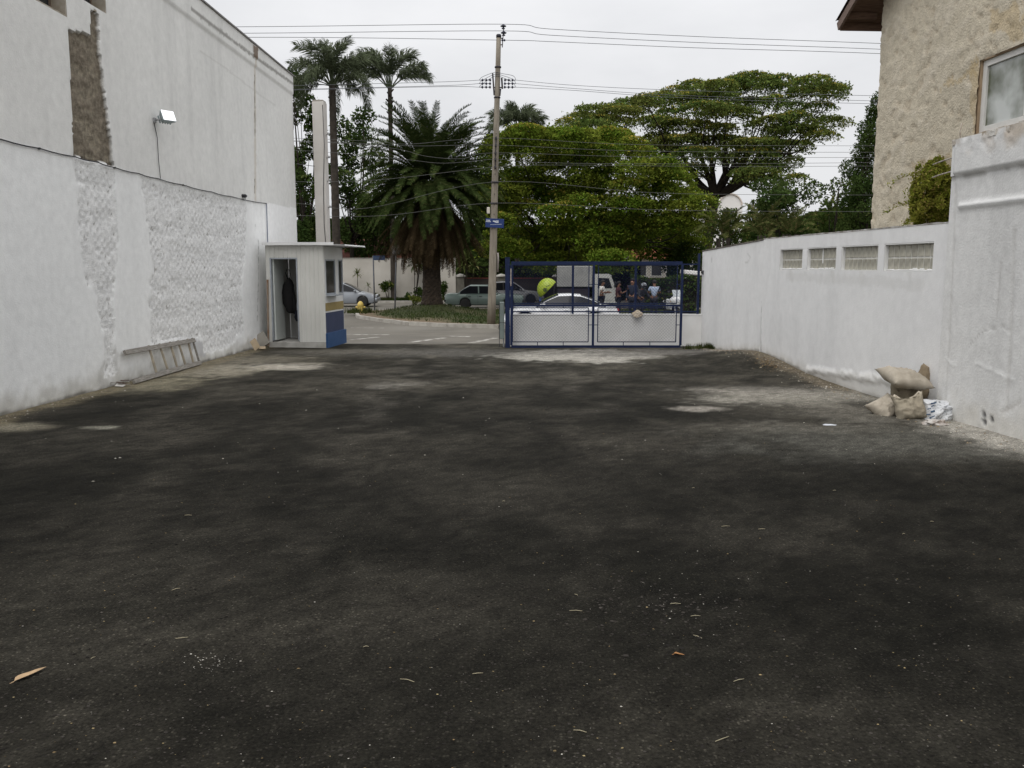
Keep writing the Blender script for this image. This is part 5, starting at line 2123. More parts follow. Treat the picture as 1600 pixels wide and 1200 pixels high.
for py in (285, 318):
    MB().lathe([(.15, -.04), (.155, 0), (.15, .04)], onp(py), 14).build('collar', M_darkmetal, up_)
mb = MB()
for py in (217, 228, 240, 250, 262):
    mb.lathe([(.03, -.06), (.05, -.03), (.03, 0), (.05, .03), (.03, .06)], onp(py, 0, -.18), 8)
mb.bar(onp(214, 0, -.155), onp(265, 0, -.16), .04, .03)
mb.build('wire_rack', M_darkmetal, up_)
MB().bbox(onp(329, -.23, -.02), (.13, .12, .26), .02).build('meter_box', mat('cream_box', (.60, .57, .48), .6, (.5, .47, .4), 6), up_)
MB().tube([onp(395, .19, -.03), onp(402, .21, -.03), onp(425, .21, -.03)], .035, 8).build('conduit', mat('reddish_conduit', (.24, .19, .18), .7, (.32, .29, .27), 7), up_)
mb = MB()
for k, py in enumerate(np.linspace(210, 335, 9)):
    mb.lathe([(.012, -.02), (.02, 0), (.012, .02)], onp(py, (.0), -.165 + .0), 6, 'y')
mb.build('step_hole', M_black, up_)

sgn_ = thing('street_sign', 'tilted blue street name plate with white lettering clamped to the leaning pole', 'sign', Vector((pb_.x, PY, ISL_Z)) + onp(349, .04, -.20), 0)
M_sign = mat('sign_blue', (.012, .03, .12), .45, (.016, .036, .135), 5)
rt = Matrix.Rotation(R(3), 3, 'Y')
MB().bbox((0, 0, 0), (.74, .02, .36), .006, rt).build('plate', M_sign, sgn_)
mb = MB()
M_let = mat('sign_lettering', (.62, .65, .70), .5)
for x, z, w, h in ((-.27, .10, .16, .028), (-.26, .045, .20, .022), (-.02, .075, .12, .035), (.10, .085, .10, .04), (.09, .03, .13, .028), (.02, .045, .07, .02)):
    mb.bbox(rt @ Vector((x, -.0125, z)), (w, .005, h), .001, rt)
for k in range(11):
    mb.bbox(rt @ Vector((-.16 + .042 * k, -.0125, -.07 + .004 * k)), (.026, .004, .018), .001, rt)
mb.build('lettering', M_let, sgn_)

M_wire = mat('overhead_wire', (.10, .104, .115), .6)


def wire(label, pts, grp, r=.0105, name='power_line', wd=False):
    """overhead line through measured points, smoothed"""
    P = [p if isinstance(p, Vector) else at(*p) for p in pts]
    out = []
    for i in range(len(P) - 1):
        p0, p1, p2, p3 = P[max(i - 1, 0)], P[i], P[i + 1], P[min(i + 2, len(P) - 1)]
        for t in np.linspace(0, 1, 8, endpoint=False):
            out.append(.5 * ((2 * p1) + (p2 - p0) * t + (2 * p0 - 5 * p1 + 4 * p2 - p3) * t * t + (3 * p1 - p0 - 3 * p2 + p3) * t ** 3))
    out.append(P[-1])
    mb = MB().tube(out, r, 5)
    o = mb.build(name, M_wire)
    o.data.transform(Matrix.Translation(-P[0]))
    o.location = P[0]
    return tag(o, label, 'wire', grp)


W0 = up_.location
hvl = ((44, 53, 58), (48.5, 57.5, 64))
for k in range(3):
    c = W0 + HV[k]
    y440, y860, y1300 = (41.4, 51.5, 58.3)[k], (45.4, 55, 65)[k], (65, 74, 81)[k]
    y783 = (39.8, 49.3, 62)[k]
    wire(('highest of the three wires over the pole top', 'middle of the three wires at the pole top', 'lowest of the three wires at the pole top')[k],
         [(-500, y440 + 14, PY - .5), (0, y440 + 3.5, PY - .3), (440, y440, PY - .1), c, (860, y860, PY), (1080, (y860 + y1300) / 2 + 1.5, PY), (1300, y1300, PY), (1700, y1300 + 14, PY), (2200, y1300 + 18, PY)], 'top tier of power lines')
mvl = [p for s, p in MV if s < 0]
mvr = [p for s, p in MV if s > 0]
for k in range(3):
    lab = ('upper wire of the ribbed insulator tier', 'central wire of the ribbed insulator tier', 'lower wire of the ribbed insulator tier')[k]
    a, b = W0 + mvl[k], W0 + mvr[k]
    yl = (128.6, 134.5, 135.8)[k]
    yr = [(132, 141, 149.5), (137, 149, 157.5), (140, 152.5, 162)][k]
    wire(lab + ', booth side', [(-400, yl + 26, PY), (300, yl + 9, PY), (669, yl, PY), a], 'middle tier of power lines', .009)
    wire(lab + ', house side', [b, (900, yr[0] + 1.5, PY), (1060, yr[1], PY), (1360, yr[2], PY), (2000, yr[2] + 12, PY)], 'middle tier of power lines', .0085)
    mid_ = W0 + onp(114 + 3 * k, -.12, -.1)
    wire(('outermost', 'in-between', 'innermost')[k] + ' short jumper wire arching over the pole insulators', [a, a + Vector((.12, 0, .12)), mid_, W0 + onp(116 + 3 * k, .2, -.1), b + Vector((-.1, 0, .16)), b], 'jumper wires on the pole', .009)
low = [([(300, 214, PY), (463, 216, PY), (584, 221, PY), (642, 225, PY)], 217, [(1000, 226, PY), (1365, 228, PY), (2000, 230, PY)]),
       ([(300, 215, PY), (532, 222.5, PY), (647, 228, PY)], 228, [(1000, 236, PY), (1365, 238, PY), (2000, 238, PY)]),
       ([(300, 218, PY), (500, 222, PY), (615, 232, PY), (665, 244, PY), (721, 248, PY)], 240, [(1000, 245, PY), (1365, 246, PY), (2000, 243, PY)]),
       ([(300, 228, PY), (500, 237, PY), (631, 249, PY), (694, 255, PY)], 250, [(820, 253, PY), (920, 255.5, PY), (1100, 256, PY), (1365, 254, PY), (2000, 248, PY)]),
       ([(300, 281, PY), (557, 283, PY)], 262, [(900, 258, PY), (1100, 260, PY), (1365, 259.5, PY), (2000, 256, PY)]),
       ([(300, 312, PY), (465, 318, PY), (575, 325, PY)], 285, [(1000, 300, PY), (1165, 304, PY), (1500, 305, PY)]),
       ([(300, 330, PY), (575, 338, PY)], 318, [(1000, 327, PY), (1165, 330, PY), (1500, 331, PY)])]
nm = ('first', 'second', 'third', 'fourth', 'fifth', 'sixth', 'seventh')
M_tel = mat('telephone_wire', (.10, .10, .095), .6)
for k, (l_, py, r_) in enumerate(low):
    c = W0 + onp(py, 0, -.22)
    o = wire('%s telephone line from the top of the lower tier crossing the trees' % nm[k], l_ + [c] + r_, 'lower tier of telephone lines', .0075, 'telephone_line')
    o.data.materials[0] = M_tel
w_ = wire('short slack wire running from the tall wall to the slim concrete column', [(463, 256, 24.6), (478, 258, 25.0), (494, 260, 25.4)], 'lower tier of telephone lines', .009, 'telephone_line')
w_.data.materials[0] = M_tel
# ================================================================== TREES AND PLANTS
class Leaves:
    """gathers leaf quads for one crown"""

    def __init__(self):
        self.V = []

    def scatter(self, c, n, size, up=0.6, aspect=0.5, rnd=1.0):
        """leaves at centres c (n,3)"""
        m = rng.normal(size=(n, 3)) * rnd
        m[:, 2] += up * 2
        m /= np.linalg.norm(m, axis=1)[:, None]
        t = rng.normal(size=(n, 3))
        t -= m * (t * m).sum(1)[:, None]
        t /= np.linalg.norm(t, axis=1)[:, None]
        b = np.cross(m, t)
        s = (size * rng.uniform(.6, 1.35, n))[:, None]
        q = np.stack([c - t * s, c - b * s * aspect - t * s * .15, c + t * s, c + b * s * aspect - t * s * .15], 1)
        self.V.append(q.reshape(-1, 3))

    def pad(self, c, r, n, size, dome=.75, up=.6, aspect=.5):
        """a layer of leaves: mostly on the upper shell of a flattened ellipsoid, ragged"""
        k = int(n * dome)
        a = rng.uniform(0, 2 * np.pi, n)
        q = np.sqrt(rng.random(n)) * (1 + .18 * np.sin(3 * a + rng.uniform(0, 6)) + .12 * np.sin(7 * a + rng.uniform(0, 6)))
        x, y = q * np.cos(a), q * np.sin(a)
        z = np.sqrt(np.clip(1 - q * q, 0, 1)) * rng.uniform(.55, 1.05, n)
        z[k:] = rng.uniform(-.7, .8, n - k)
        # break up into twig clumps
        cl = fbm(x * 3 + c[0], y * 3 + c[1], 7, 2) + .25 * rng.normal(size=n)
        keep = cl > .30
        P = np.stack([x, y, z], 1)[keep] * np.array(r) + np.array(c)
        P += rng.normal(size=P.shape) * size * .6
        self.scatter(P, len(P), size, up, aspect)

    def ball(self, c, r, n, size, up=.2, aspect=.5, shell=.5):
        d = rng.normal(size=(n, 3))
        d /= np.linalg.norm(d, axis=1)[:, None]
        q = rng.random(n) ** (1 / 3)
        q = np.where(rng.random(n) < shell, rng.uniform(.8, 1.05, n), q)
        P = d * q[:, None]
        k = fbm(P[:, 0] * 2.5 + c[0], P[:, 2] * 2.5 + P[:, 1] * 2 + c[2], 13, 3)
        P = P[k > .36]
        P = P * np.array(r) + np.array(c)
        P += rng.normal(size=P.shape) * size * .5
        self.scatter(P, len(P), size, up, aspect)

    def build(self, name, m, parent, kind=None):
        V = np.concatenate(self.V)
        off = np.array(parent.location)
        me = np_mesh(name, V - off, np.arange(len(V)).reshape(-1, 4))
        return link(name, me, m, parent, kind)


M_bark = mat('grey_bark', (.055, .045, .036), .95, (.03, .025, .02), 4, bump=.6, bscale=20)
M_bark2 = mat('dark_bark', (.032, .024, .018), .95, (.018, .014, .011), 5, bump=.6, bscale=20)
L_sib = leaf_mat('bright_feathery_leaves', (.095, .155, .018), (.165, .200, .030), (.26, .25, .04), scale=.45, f3=.06)
L_umb = leaf_mat('olive_feathery_leaves', (.088, .135, .034), (.155, .178, .046), (.24, .22, .05), scale=.25, f3=.05)
L_dark = leaf_mat('dark_green_leaves', (.032, .058, .016), (.060, .088, .024), (.10, .12, .04), scale=.5, f3=.06)
L_mid = leaf_mat('mid_green_leaves', (.035, .060, .014), (.060, .080, .020), (.11, .11, .03), scale=.6, f3=.08)
L_yel = leaf_mat('yellow_green_leaves', (.085, .12, .02), (.15, .16, .035), (.26, .24, .08), scale=.9, f3=.15)
L_blossom = leaf_mat('yellow_blossom', (.30, .27, .05), (.32, .24, .05), scale=1., trans=.15)


def limb(mb, a, b, r0, r1, bend=.15, n=6, sides=6, seed=0):
    pts, rad = [], []
    L_ = (b - a).length
    off = Vector((mnoise.noise((seed, 1, 0)), mnoise.noise((seed, 5, 0)), mnoise.noise((seed, 9, 0)) * .5)) * L_ * bend * 2
    for i in range(n + 1):
        t = i / n
        p = a.lerp(b, t) + off * math.sin(math.pi * t) + Vector((0, 0, -L_ * .10 * math.sin(math.pi * t)))
        pts.append(p)
        rad.append(r0 + (r1 - r0) * t)
    mb.tube(pts, rad, sides)
    return pts


def pad_tree(name, label, base, fork, pads, Y, m, bark, tr, n_per, size, depth, rz_k=1.0, group=None, blossom=0, dome=.75, leader=None, up=.6, flat=.8):
    """spreading tree: trunk to a fork, limbs to every leaf layer; pads are (px, py, rx, rz) photo measures"""
    root = thing(name, label, 'tree', base, 0, group)
    k = Y / FPX
    ld = Leaves()
    bl = Leaves()
    mb = MB()
    loc = Vector(root.location)
    limb(mb, Vector((0, 0, -.2)), fork - loc, tr, tr * .72, .05, 8, 10, random.random() * 50)
    mains = []
    cs = []
    for (px, py, rx, rz) in pads:
        c = at(px, py, Y + random.uniform(-depth, depth))
        cs.append((c, rx * k, rz * k * rz_k))
    # a few main limbs, each pad hangs on the nearest
    xs = sorted(cs, key=lambda q: q[0].x)
    nm_ = max(3, len(xs) // 7)
    for i in range(nm_):
        grp = xs[i * len(xs) // nm_:(i + 1) * len(xs) // nm_]
        cen = sum((q[0] for q in grp), Vector()) / len(grp)
        e = fork.lerp(cen, .62) - loc
        pts = limb(mb, fork - loc, e, tr * .55, tr * .22, .14, 7, 7, i * 3.7 + base[0])
        for c, rx, rz in grp:
            st_ = random.choice(pts[3:])
            limb(mb, st_, c - loc + Vector((0, 0, -rz * .2)), tr * .17, tr * .04, .15, 5, 5, c.x)
            for q in range(3):
                a = random.uniform(0, 6.28)
                limb(mb, c - loc + Vector((0, 0, -rz * .3)), c - loc + Vector((math.cos(a) * rx * .8, math.sin(a) * rx * .6, rz * .2)), tr * .05, tr * .015, .15, 4, 4, a)
    for c, rx, rz in cs:
        n = int(n_per * rx * rx * random.uniform(.8, 1.2))
        ld.pad(c, (rx, rx * flat, rz), n, size, dome, up)
        if blossom and random.random() < blossom:
            j = int(n * .10)
            a = rng.uniform(0, 6.28, j)
            q = np.sqrt(rng.random(j)) * .85
            P = np.stack([q * np.cos(a) * rx, q * np.sin(a) * rx * flat, np.sqrt(1 - q * q) * rz * 1.02], 1) + np.array(c)
            bl.scatter(P, j, size * .7, .4, .6)
    mb.build('trunk', bark, root)
    ld.build('crown', m, root)
    if bl.V:
        bl.build('blossom', L_blossom, root)
    return root


def ball_tree(name, label, base, blobs, Y, m, bark, tr, dens, size, depth, group=None, cat='tree', sparse=.5, aspect=.5):
    """bushy tree: clumps (px, py, rx, rz) round an upright trunk"""
    root = thing(name, label, cat, base, 0, group)
    loc = Vector(root.location)
    k = Y / FPX
    ld = Leaves()
    mb = MB()
    cs = []
    for px, py, rx, rz in blobs:
        c = at(px, py, Y)
        c.y += random.uniform(-depth, depth)
        cs.append((c, rx * k, rz * k))
    top = max(cs, key=lambda q: q[0].z)[0]
    cen = sum((q[0] for q in cs), Vector()) / len(cs)
    fk = Vector((cen.x * .5 + base[0] * .5, base[1], base[2] + (cen.z - base[2]) * .5))
    limb(mb, Vector((0, 0, -.2)), fk - loc, tr, tr * .7, .04, 6, 8, base[0])
    limb(mb, fk - loc, top - loc, tr * .6, tr * .1, .05, 6, 6, base[0] + 3)
    for c, rx, rz in cs:
        limb(mb, fk - loc + Vector((0, 0, random.uniform(-.3, .6) * tr)), c - loc, tr * .3, tr * .06, .12, 5, 5, c.x)
        for q in range(3):
            d = Vector((random.gauss(0, 1), random.gauss(0, 1), random.gauss(.4, .7))).normalized()
            limb(mb, c - loc, c - loc + Vector((d.x * rx, d.y * rx, d.z * rz)) * .85, tr * .06, tr * .02, .12, 4, 4, c.z + q)
        ld.ball(c, (rx, rx * .9, rz), int(2.2 * dens * rx * rz), size * .85, .3, aspect, sparse)
    mb.build('trunk', bark, root)
    ld.build('crown', m, root)
    return root


# --- great umbrella-shaped tree farthest off
YU = 75
def crown_pads(topc, botc, x0, x1, step, rx, rz, y_step, jit=5):
    """layers filling the outline between an upper and a lower edge, a continuous skin along the upper one"""
    out = []
    x = x0
    while x < x1:                                     # skin
        y = np.interp(x, *zip(*topc))
        out.append((x, y + rz[0] * .9 + random.uniform(-2, 4), random.uniform(*rx) * .9, random.uniform(*rz)))
        x += step * random.uniform(.5, .8)
    x = x0
    while x < x1:
        t_, b_ = np.interp(x, *zip(*topc)), np.interp(x, *zip(*botc))
        y = t_ + y_step * random.uniform(.9, 1.5)
        while y < b_ - 4:
            out.append((x + random.uniform(-12, 12), y, random.uniform(*rx), random.uniform(*rz)))
            y += y_step * random.uniform(.75, 1.4)
        x += step * random.uniform(.8, 1.2)
    return out


umb = crown_pads([(882, 196), (930, 168), (1000, 156), (1062, 138), (1075, 130), (1130, 126), (1235, 118), (1290, 128), (1316, 158)],
                 [(882, 216), (1000, 240), (1060, 272), (1150, 276), (1200, 296), (1245, 296), (1262, 262), (1285, 215), (1316, 180)], 888, 1312, 36, (18, 42), (7, 13), 20)
ub = ground(1098, 455, ROAD_Z)
ub = Vector((at(1084, 400, YU).x, YU, ROAD_Z))
pad_tree('umbrella_tree', 'tallest spreading tree with flat layered olive crown and open branches against the sky', ub, at(1116, 306, YU), umb, YU, L_umb, M_bark2, .62, 640, .115, 6.0, blossom=.7, group=None, rz_k=1.15, dome=.6)

# --- nearer feathery tree, layered down to the gate
YN = 55
def right_edge(y):
    return np.interp(y, [205, 240, 280, 300, 330, 370, 400], [965, 1020, 1060, 1090, 1104, 1098, 1080])


near_ = crown_pads([(780, 218), (815, 206), (900, 207), (960, 212), (1000, 224), (1030, 250), (1062, 284), (1092, 304), (1106, 330)],
                   [(780, 415), (960, 418), (1000, 405), (1080, 402), (1106, 375)], 786, 1098, 34, (20, 40), (10, 17), 20)
near_ += [(870, 420, 26, 9), (905, 424, 24, 8), (940, 420, 22, 8), (845, 418, 24, 9)]
nb = Vector((at(874, 430, YN + 5).x, YN + 5, ROAD_Z))
pad_tree('feathery_tree', 'broad bright green feathery tree whose layered crown hangs low behind the gate', nb, at(885, 372, YN + 5), near_, YN, L_sib, M_bark2, .34, 1700, .092, 4.5, blossom=.3, group=None, rz_k=1.25, dome=.5)

# --- dark trees behind the tall wall and column
def dark_tree(label, x, ytop, w, Y, m, seed, n=13, dens=330, size=.17, ybot=395, name='dark_tree', group='dark trees beyond the far white wall'):
    random.seed(seed)
    blobs = []
    for i in range(n):
        t = (i + .5) / n
        y = ytop + (ybot - ytop) * t + 6
        ww = w * (.45 + .55 * math.sin(math.pi * min(1, .2 + t * .75)))
        blobs.append((x + random.uniform(-ww, ww) * .7, y, random.uniform(.35, .55) * w * .8, random.uniform(13, 22)))
    b = Vector((at(x, 400, Y).x, Y, ROAD_Z))
    return ball_tree(name, label, b, blobs, Y, m, M_bark2, .22, dens, size, 2.0, group)


dark_tree('dark bushy tree filling the gap between the tall wall and the concrete column', 478, 120, 34, 66, L_dark, 1, 20, 420)
dark_tree('dark tree rising between the concrete column and the date palm, sky showing through', 548, 172, 44, 68, L_dark, 2, 18, 300)
dark_tree('loose twiggy tree between the queen palms, half hidden by the date palm', 590, 195, 32, 72, L_dark, 3, 9, 150, .13)
dark_tree('thin open crowned tree peeping over the date palm beside the utility pole', 738, 185, 34, 70, L_dark, 4, 12, 170, .13)
dark_tree('dark tree low behind the skirt of the date palm and the far white wall', 600, 300, 52, 70, L_dark, 5, 14, 300, .18, 400)
dark_tree('dark shrubby tree behind the date palm towards the utility pole', 735, 260, 46, 66, L_dark, 6, 16, 320, .17, 430)
dark_tree('dense dark tree under the feathery tree, just past the pole', 800, 300, 50, 68, L_dark, 7, 16, 320, .17, 430)
random.seed(21)
# --- trees on the far side, over the boundary wall
dark_tree('round dark tree over the boundary wall under the umbrella tree', 1220, 282, 62, 50, L_dark, 8, 20, 420, .13, 400, group='trees over the boundary wall')
dark_tree('paler loose topped tree between the round dark tree and the tall conifer', 1300, 285, 48, 46, L_mid, 9, 16, 330, .12, 395, group='trees over the boundary wall')
dark_tree('shrubby tree low over the far length of the boundary wall', 1135, 335, 44, 44, L_mid, 10, 14, 380, .11, 420, group='trees over the boundary wall')
dark_tree('small dark tree at the corner of the boundary wall behind the fence', 1075, 375, 34, 58, L_dark, 12, 14, 380, .14, 450, group='trees over the boundary wall')
random.seed(31)
cb_ = []
for t in np.linspace(0, 1, 20):
    w = 16 + 34 * min(1, t * 1.8) - 6 * t
    cb_.append((1372 - w * .55 + random.uniform(-w, w) * .25 + 4, 165 + t * 225, w * .62, 17))
ball_tree('conifer', 'tall dark conifer like tree standing close behind the corner of the house', Vector((at(1362, 400, 38).x, 38, ROAD_Z)), cb_, 38, L_dark, M_bark2, .18, 1400, .085, .8, aspect=.35)

# --- bush growing between the wall and the house
bp_ = HP.world(HP.hit(1452, 340)[0], 0, .55)
bY = at(1450, 300, 12.9)
root = thing('climbing_bush', 'yellow green bush climbing the house wall behind the white boundary wall', 'bush', Vector((bY.x, 12.9, .6)))
ld = Leaves()
for px, py, rx, rz in ((1462, 272, 20, 20), (1444, 298, 20, 24), (1431, 318, 9, 22), (1436, 345, 8, 14), (1455, 260, 8, 9), (1468, 315, 22, 30), (1444, 330, 20, 24), (1474, 285, 14, 26), (1466, 256, 9, 12), (1478, 340, 18, 30)):
    k = 12.9 / FPX
    c = at(px, py, 12.9)
    ld.ball(c, (rx * k, rx * k * .8, rz * k), int(95000 * rx * k * rz * k), .020, .2, .45, .55)
for q in range(34):                              # loose shoots breaking the outline, hanging at the tips
    px, py = random.uniform(1426, 1482), random.uniform(250, 350)
    if ((px - 1470) / 46) ** 2 + ((py - 302) / 56) ** 2 > 1.15:
        continue
    c = at(px, py, 12.9 - random.uniform(.05, .25))
    d = Vector((random.gauss(-.05, .08), random.gauss(-.05, .05), random.uniform(.02, .16)))
    n_ = 90
    t = rng.random(n_)[:, None]
    P = np.array(c) + np.array(d) * t * 2 + np.array([-.10, -.03, -.34]) * t ** 2 + rng.normal(size=(n_, 3)) * .022
    ld.scatter(P, n_, .024, -.1, .38)
ld.build('foliage', leaf_mat('bush_leaves', (.17, .20, .028), (.24, .235, .045), (.30, .23, .08), scale=5, f3=.10), root)
mb = MB()
for q in range(9):
    limb(mb, Vector((random.uniform(-.2, .2), 0, -.4)), at(random.uniform(1440, 1478), random.uniform(262, 345), 12.9) - root.location, .014, .004, .1, 5, 5, q)
mb.build('stem', M_bark, root)


# ------------------------------------------------------------------ palms
def frond_mesh(name, L_, nl, ll, droop, rise, lw, hang=0.0, seed=0, vee=.5, tipk=.35):
    """one pinnate leaf along +x: arched midrib with leaflets on both sides"""
    r = np.random.default_rng(seed)
    V, F = [], []
    pts = []
    x = z = 0.0
    ns = 14
    a = rise
    for i in range(ns + 1):
        pts.append(Vector((x, 0, z)))
        x += math.cos(a) * L_ / ns
        z += math.sin(a) * L_ / ns
        a -= droop / ns * (.5 + 1.0 * i / ns)
    for i, p in enumerate(pts):                      # midrib, triangular section
        w = .035 * L_ / 3 * (1 - .85 * i / ns)
        for q in range(3):
            b = 2 * math.pi * q / 3 + .5
            V.append(p + Vector((0, math.cos(b) * w, math.sin(b) * w)))
    for i in range(ns):
        for q in range(3):
            F.append((i * 3 + q, i * 3 + (q + 1) % 3, i * 3 + 3 + (q + 1) % 3, i * 3 + 3 + q))
    for s in (-1, 1):
        for k in range(nl):
            t = .10 + .90 * (k + r.uniform(-.3, .3)) / nl
            t = min(max(t, .08), 1)
            i = min(int(t * ns), ns - 1)
            p = pts[i].lerp(pts[i + 1], t * ns - i)
            d = (pts[i + 1] - pts[i]).normalized()
            up = Vector((-d.z, 0, d.x))
            lg = ll * (math.sin(math.pi * (.12 + .80 * t)) ** .7) * r.uniform(.8, 1.1)
            out = (Vector((0, s, 0)) + d * r.uniform(.5, .9) + up * vee * r.uniform(.2, 1.2)).normalized()
            m_ = p + out * lg * .5
            e = p + out * lg * (1 - .25 * hang) + Vector((0, 0, -hang * lg * r.uniform(.5, 1.0)))
            wv = d * lw * .5
            n = len(V)
            V += [p - wv * .6, p + wv * .6, m_ + wv, m_ - wv, e]
            F += [(n, n + 1, n + 2, n + 3), (n + 3, n + 2, n + 4)]
    me = bpy.data.meshes.new(name)
    me.from_pydata([tuple(v) for v in V], [], F)
    me.update()
    return me


M_frond = leaf_mat('date_palm_leaflets', (.030, .046, .014), (.048, .066, .020), (.085, .09, .035), scale=.8, f3=.08, trans=.15)
M_frond_o = leaf_mat('old_palm_leaflets', (.050, .052, .020), (.075, .065, .028), (.10, .08, .04), scale=.8, f3=.1, trans=.12)
M_dead = leaf_mat('dead_palm_leaflets', (.045, .032, .018), (.075, .054, .030), (.12, .09, .055), scale=.8, f3=.08, trans=.10)
M_ptrunk = mat('palm_trunk', (.038, .027, .019), .95, (.02, .015, .011), 6, bump=.8, bscale=12, c3=(.09, .065, .045), scale3=9, f3=.6)

pc = at(670, 284, PALM.y)
dp = thing('date_palm', 'massive date palm with round crown and brown skirt of dead fronds on the traffic island', 'tree', (PALM.x, PALM.y, isl_z(PALM.x, PALM.y) - .05))
hz = pc.z - dp.location.z
# trunk built of spiralled leaf bases
V, F = [], []
nr, ns = 70, 22
for i in range(nr + 1):
    t = i / nr
    r0 = .43 - .02 * t + .14 * math.exp(-t * 16)
    for q in range(ns):
        a = 2 * math.pi * q / ns
        sc = .045 * abs(math.sin(i * .95 + (q % 2) * 1.5)) + .03 * mnoise.noise((math.cos(a) * 2, math.sin(a) * 2, t * 14))
        V.append(((r0 + sc) * math.cos(a), (r0 + sc) * math.sin(a), t * hz))
for i in range(nr):
    for q in range(ns):
        F.append((i * ns + q, i * ns + (q + 1) % ns, (i + 1) * ns + (q + 1) % ns, (i + 1) * ns + q))
MB().add(V, F).build('trunk', M_ptrunk, dp)
fr_g = [frond_mesh('frond', 3.95, 78, .44, d, .15, .045, .15, 40 + i, .5) for i, d in enumerate((1.25, 1.5, 1.0, 1.35))]
fr_h = [frond_mesh('frond', 3.9, 76, .44, d, .0, .045, .35, 50 + i, .3) for i, d in enumerate((1.0, 1.35, .8))]
fr_d = [frond_mesh('dead_frond', 4.15, 60, .38, d, .0, .035, .55, 60 + i, .1) for i, d in enumerate((.35, .6, .2))]


def place_fronds(root, h, meshes, m, n, e0, e1, name, r0=.25, smin=.85, smax=1.08, jit=.12, a0=0., base=None):
    for i in range(n):
        t = (i + .5) / n
        el = e0 + (e1 - e0) * t + random.uniform(-jit, jit)
        az = a0 + i * 2.39996 + random.uniform(-.15, .15)
        me = random.choice(meshes)
        o = link(name, me, m, root)
        b = Vector((math.cos(az) * r0, math.sin(az) * r0, h + math.sin(el) * r0 * .8)) + (base or Vector())
        q = Matrix.Rotation(az, 4, 'Z') @ Matrix.Rotation(-el, 4, 'Y') @ Matrix.Rotation(random.uniform(-.5, .5), 4, 'X')
        s = random.uniform(smin, smax)
        o.matrix_local = Matrix.Translation(b) @ q @ Matrix.Scale(s, 4)


place_fronds(dp, hz, fr_g, M_frond, 150, R(82), R(-4), 'frond', .35)
place_fronds(dp, hz - .25, [m.copy() for m in fr_h], M_frond_o if False else M_frond, 120, R(20), R(-28), 'frond', .5, .84, 1.0, a0=1.1)
place_fronds(dp, hz - .55, fr_d, M_dead, 120, R(-40), R(-78), 'dead_frond', .5, .76, .96, .10, a0=.4)
place_fronds(dp, hz - 1.3, [m.copy() for m in fr_d], M_dead, 36, R(-70), R(-88), 'dead_frond', .55, .5, .68, .08, a0=2.4)


def plume_mesh(name, L_, droop, seed):
    """queen palm leaf: bare stalk, then fine leaflets in every plane, hanging like a plume"""
    r = np.random.default_rng(seed)
    V, F, pts = [], [], []
    x = z = 0.0
    ns, a = 14, .25
    for i in range(ns + 1):
        pts.append(Vector((x, 0, z)))
        x += math.cos(a) * L_ / ns
        z += math.sin(a) * L_ / ns
        a -= droop / ns * (.25 + 1.5 * i / ns)
    for i, p in enumerate(pts):
        w = .05 * (1 - .85 * i / ns)
        for q in range(3):
            b = 2 * math.pi * q / 3 + .5
            V.append(p + Vector((0, math.cos(b) * w, math.sin(b) * w)))
    for i in range(ns):
        for q in range(3):
            F.append((i * 3 + q, i * 3 + (q + 1) % 3, i * 3 + 3 + (q + 1) % 3, i * 3 + 3 + q))
    for k in range(230):
        t = .26 + .74 * r.random()
        i = min(int(t * ns), ns - 1)
        p = pts[i].lerp(pts[i + 1], t * ns - i)
        d = (pts[i + 1] - pts[i]).normalized()
        up = Vector((-d.z, 0, d.x))
        an = r.uniform(0, 6.28)
        lg = .85 * (math.sin(math.pi * (.15 + .72 * (t - .26) / .74)) ** .6) * r.uniform(.7, 1.1)
        out = (Vector((0, math.cos(an), 0)) + up * (math.sin(an) * .8 + .15) + d * r.uniform(.5, 1.0)).normalized()
        m_ = p + out * lg * .5
        e = m_ + out * lg * .22 + Vector((0, 0, -lg * r.uniform(.25, .55)))
        wv = d.cross(out)
        wv = (wv.normalized() if wv.length > .01 else Vector((0, 1, 0))).cross(out) * .022
        n = len(V)
        V += [p - wv * .5, p + wv * .5, m_ + wv, m_ - wv, e]
        F += [(n, n + 1, n + 2, n + 3), (n + 3, n + 2, n + 4)]
    me = bpy.data.meshes.new(name)
    me.from_pydata([tuple(v) for v in V], [], F)
    me.update()
    return me


def queen_palm(label, px, pyc, Y, L_, fronds, seed, trunk_r=.17, group='slender palms above the tree tops'):
    """fronds: (compass direction, elevation) in degrees; 0 points to the photo's right"""
    random.seed(seed)
    c = at(px, pyc, Y)
    root = thing('queen_palm', label, 'palm tree', (c.x, Y, ROAD_Z), 0, group)
    h = c.z - ROAD_Z
    mb = MB()
    prof = []
    for k in range(60):
        z = h * k / 59
        prof += [(trunk_r * (1.15 - .3 * k / 59) * (1 + .05 * (k % 2)), z)]
    mb.lathe(prof, (0, 0, 0), 12)
    mb.build('trunk', M_bark, root)
    mb = MB()
    for k in range(10):                          # old leaf bases under the crown
        a = k * 2.4
        p = Vector((0, 0, h - .3 - .16 * k))
        mb.tube([p, p + Vector((math.cos(a) * .26, math.sin(a) * .26, .25))], [.09, .05], 5)
    mb.build('leaf_stub', M_bark2, root)
    ms = [plume_mesh('frond', L_, d, seed * 10 + i) for i, d in enumerate((2.0, 2.5, 1.6))]
    for az, el in fronds:
        o = link('frond', random.choice(ms), L_quf, root)
        az, el = R(az + random.uniform(-8, 8)), R(el + random.uniform(-5, 5))
        q = Matrix.Rotation(az, 4, 'Z') @ Matrix.Rotation(-el, 4, 'Y')
        o.matrix_local = Matrix.Translation((math.cos(az) * .1, math.sin(az) * .1, h)) @ q @ Matrix.Scale(random.uniform(.88, 1.08), 4)
    return root


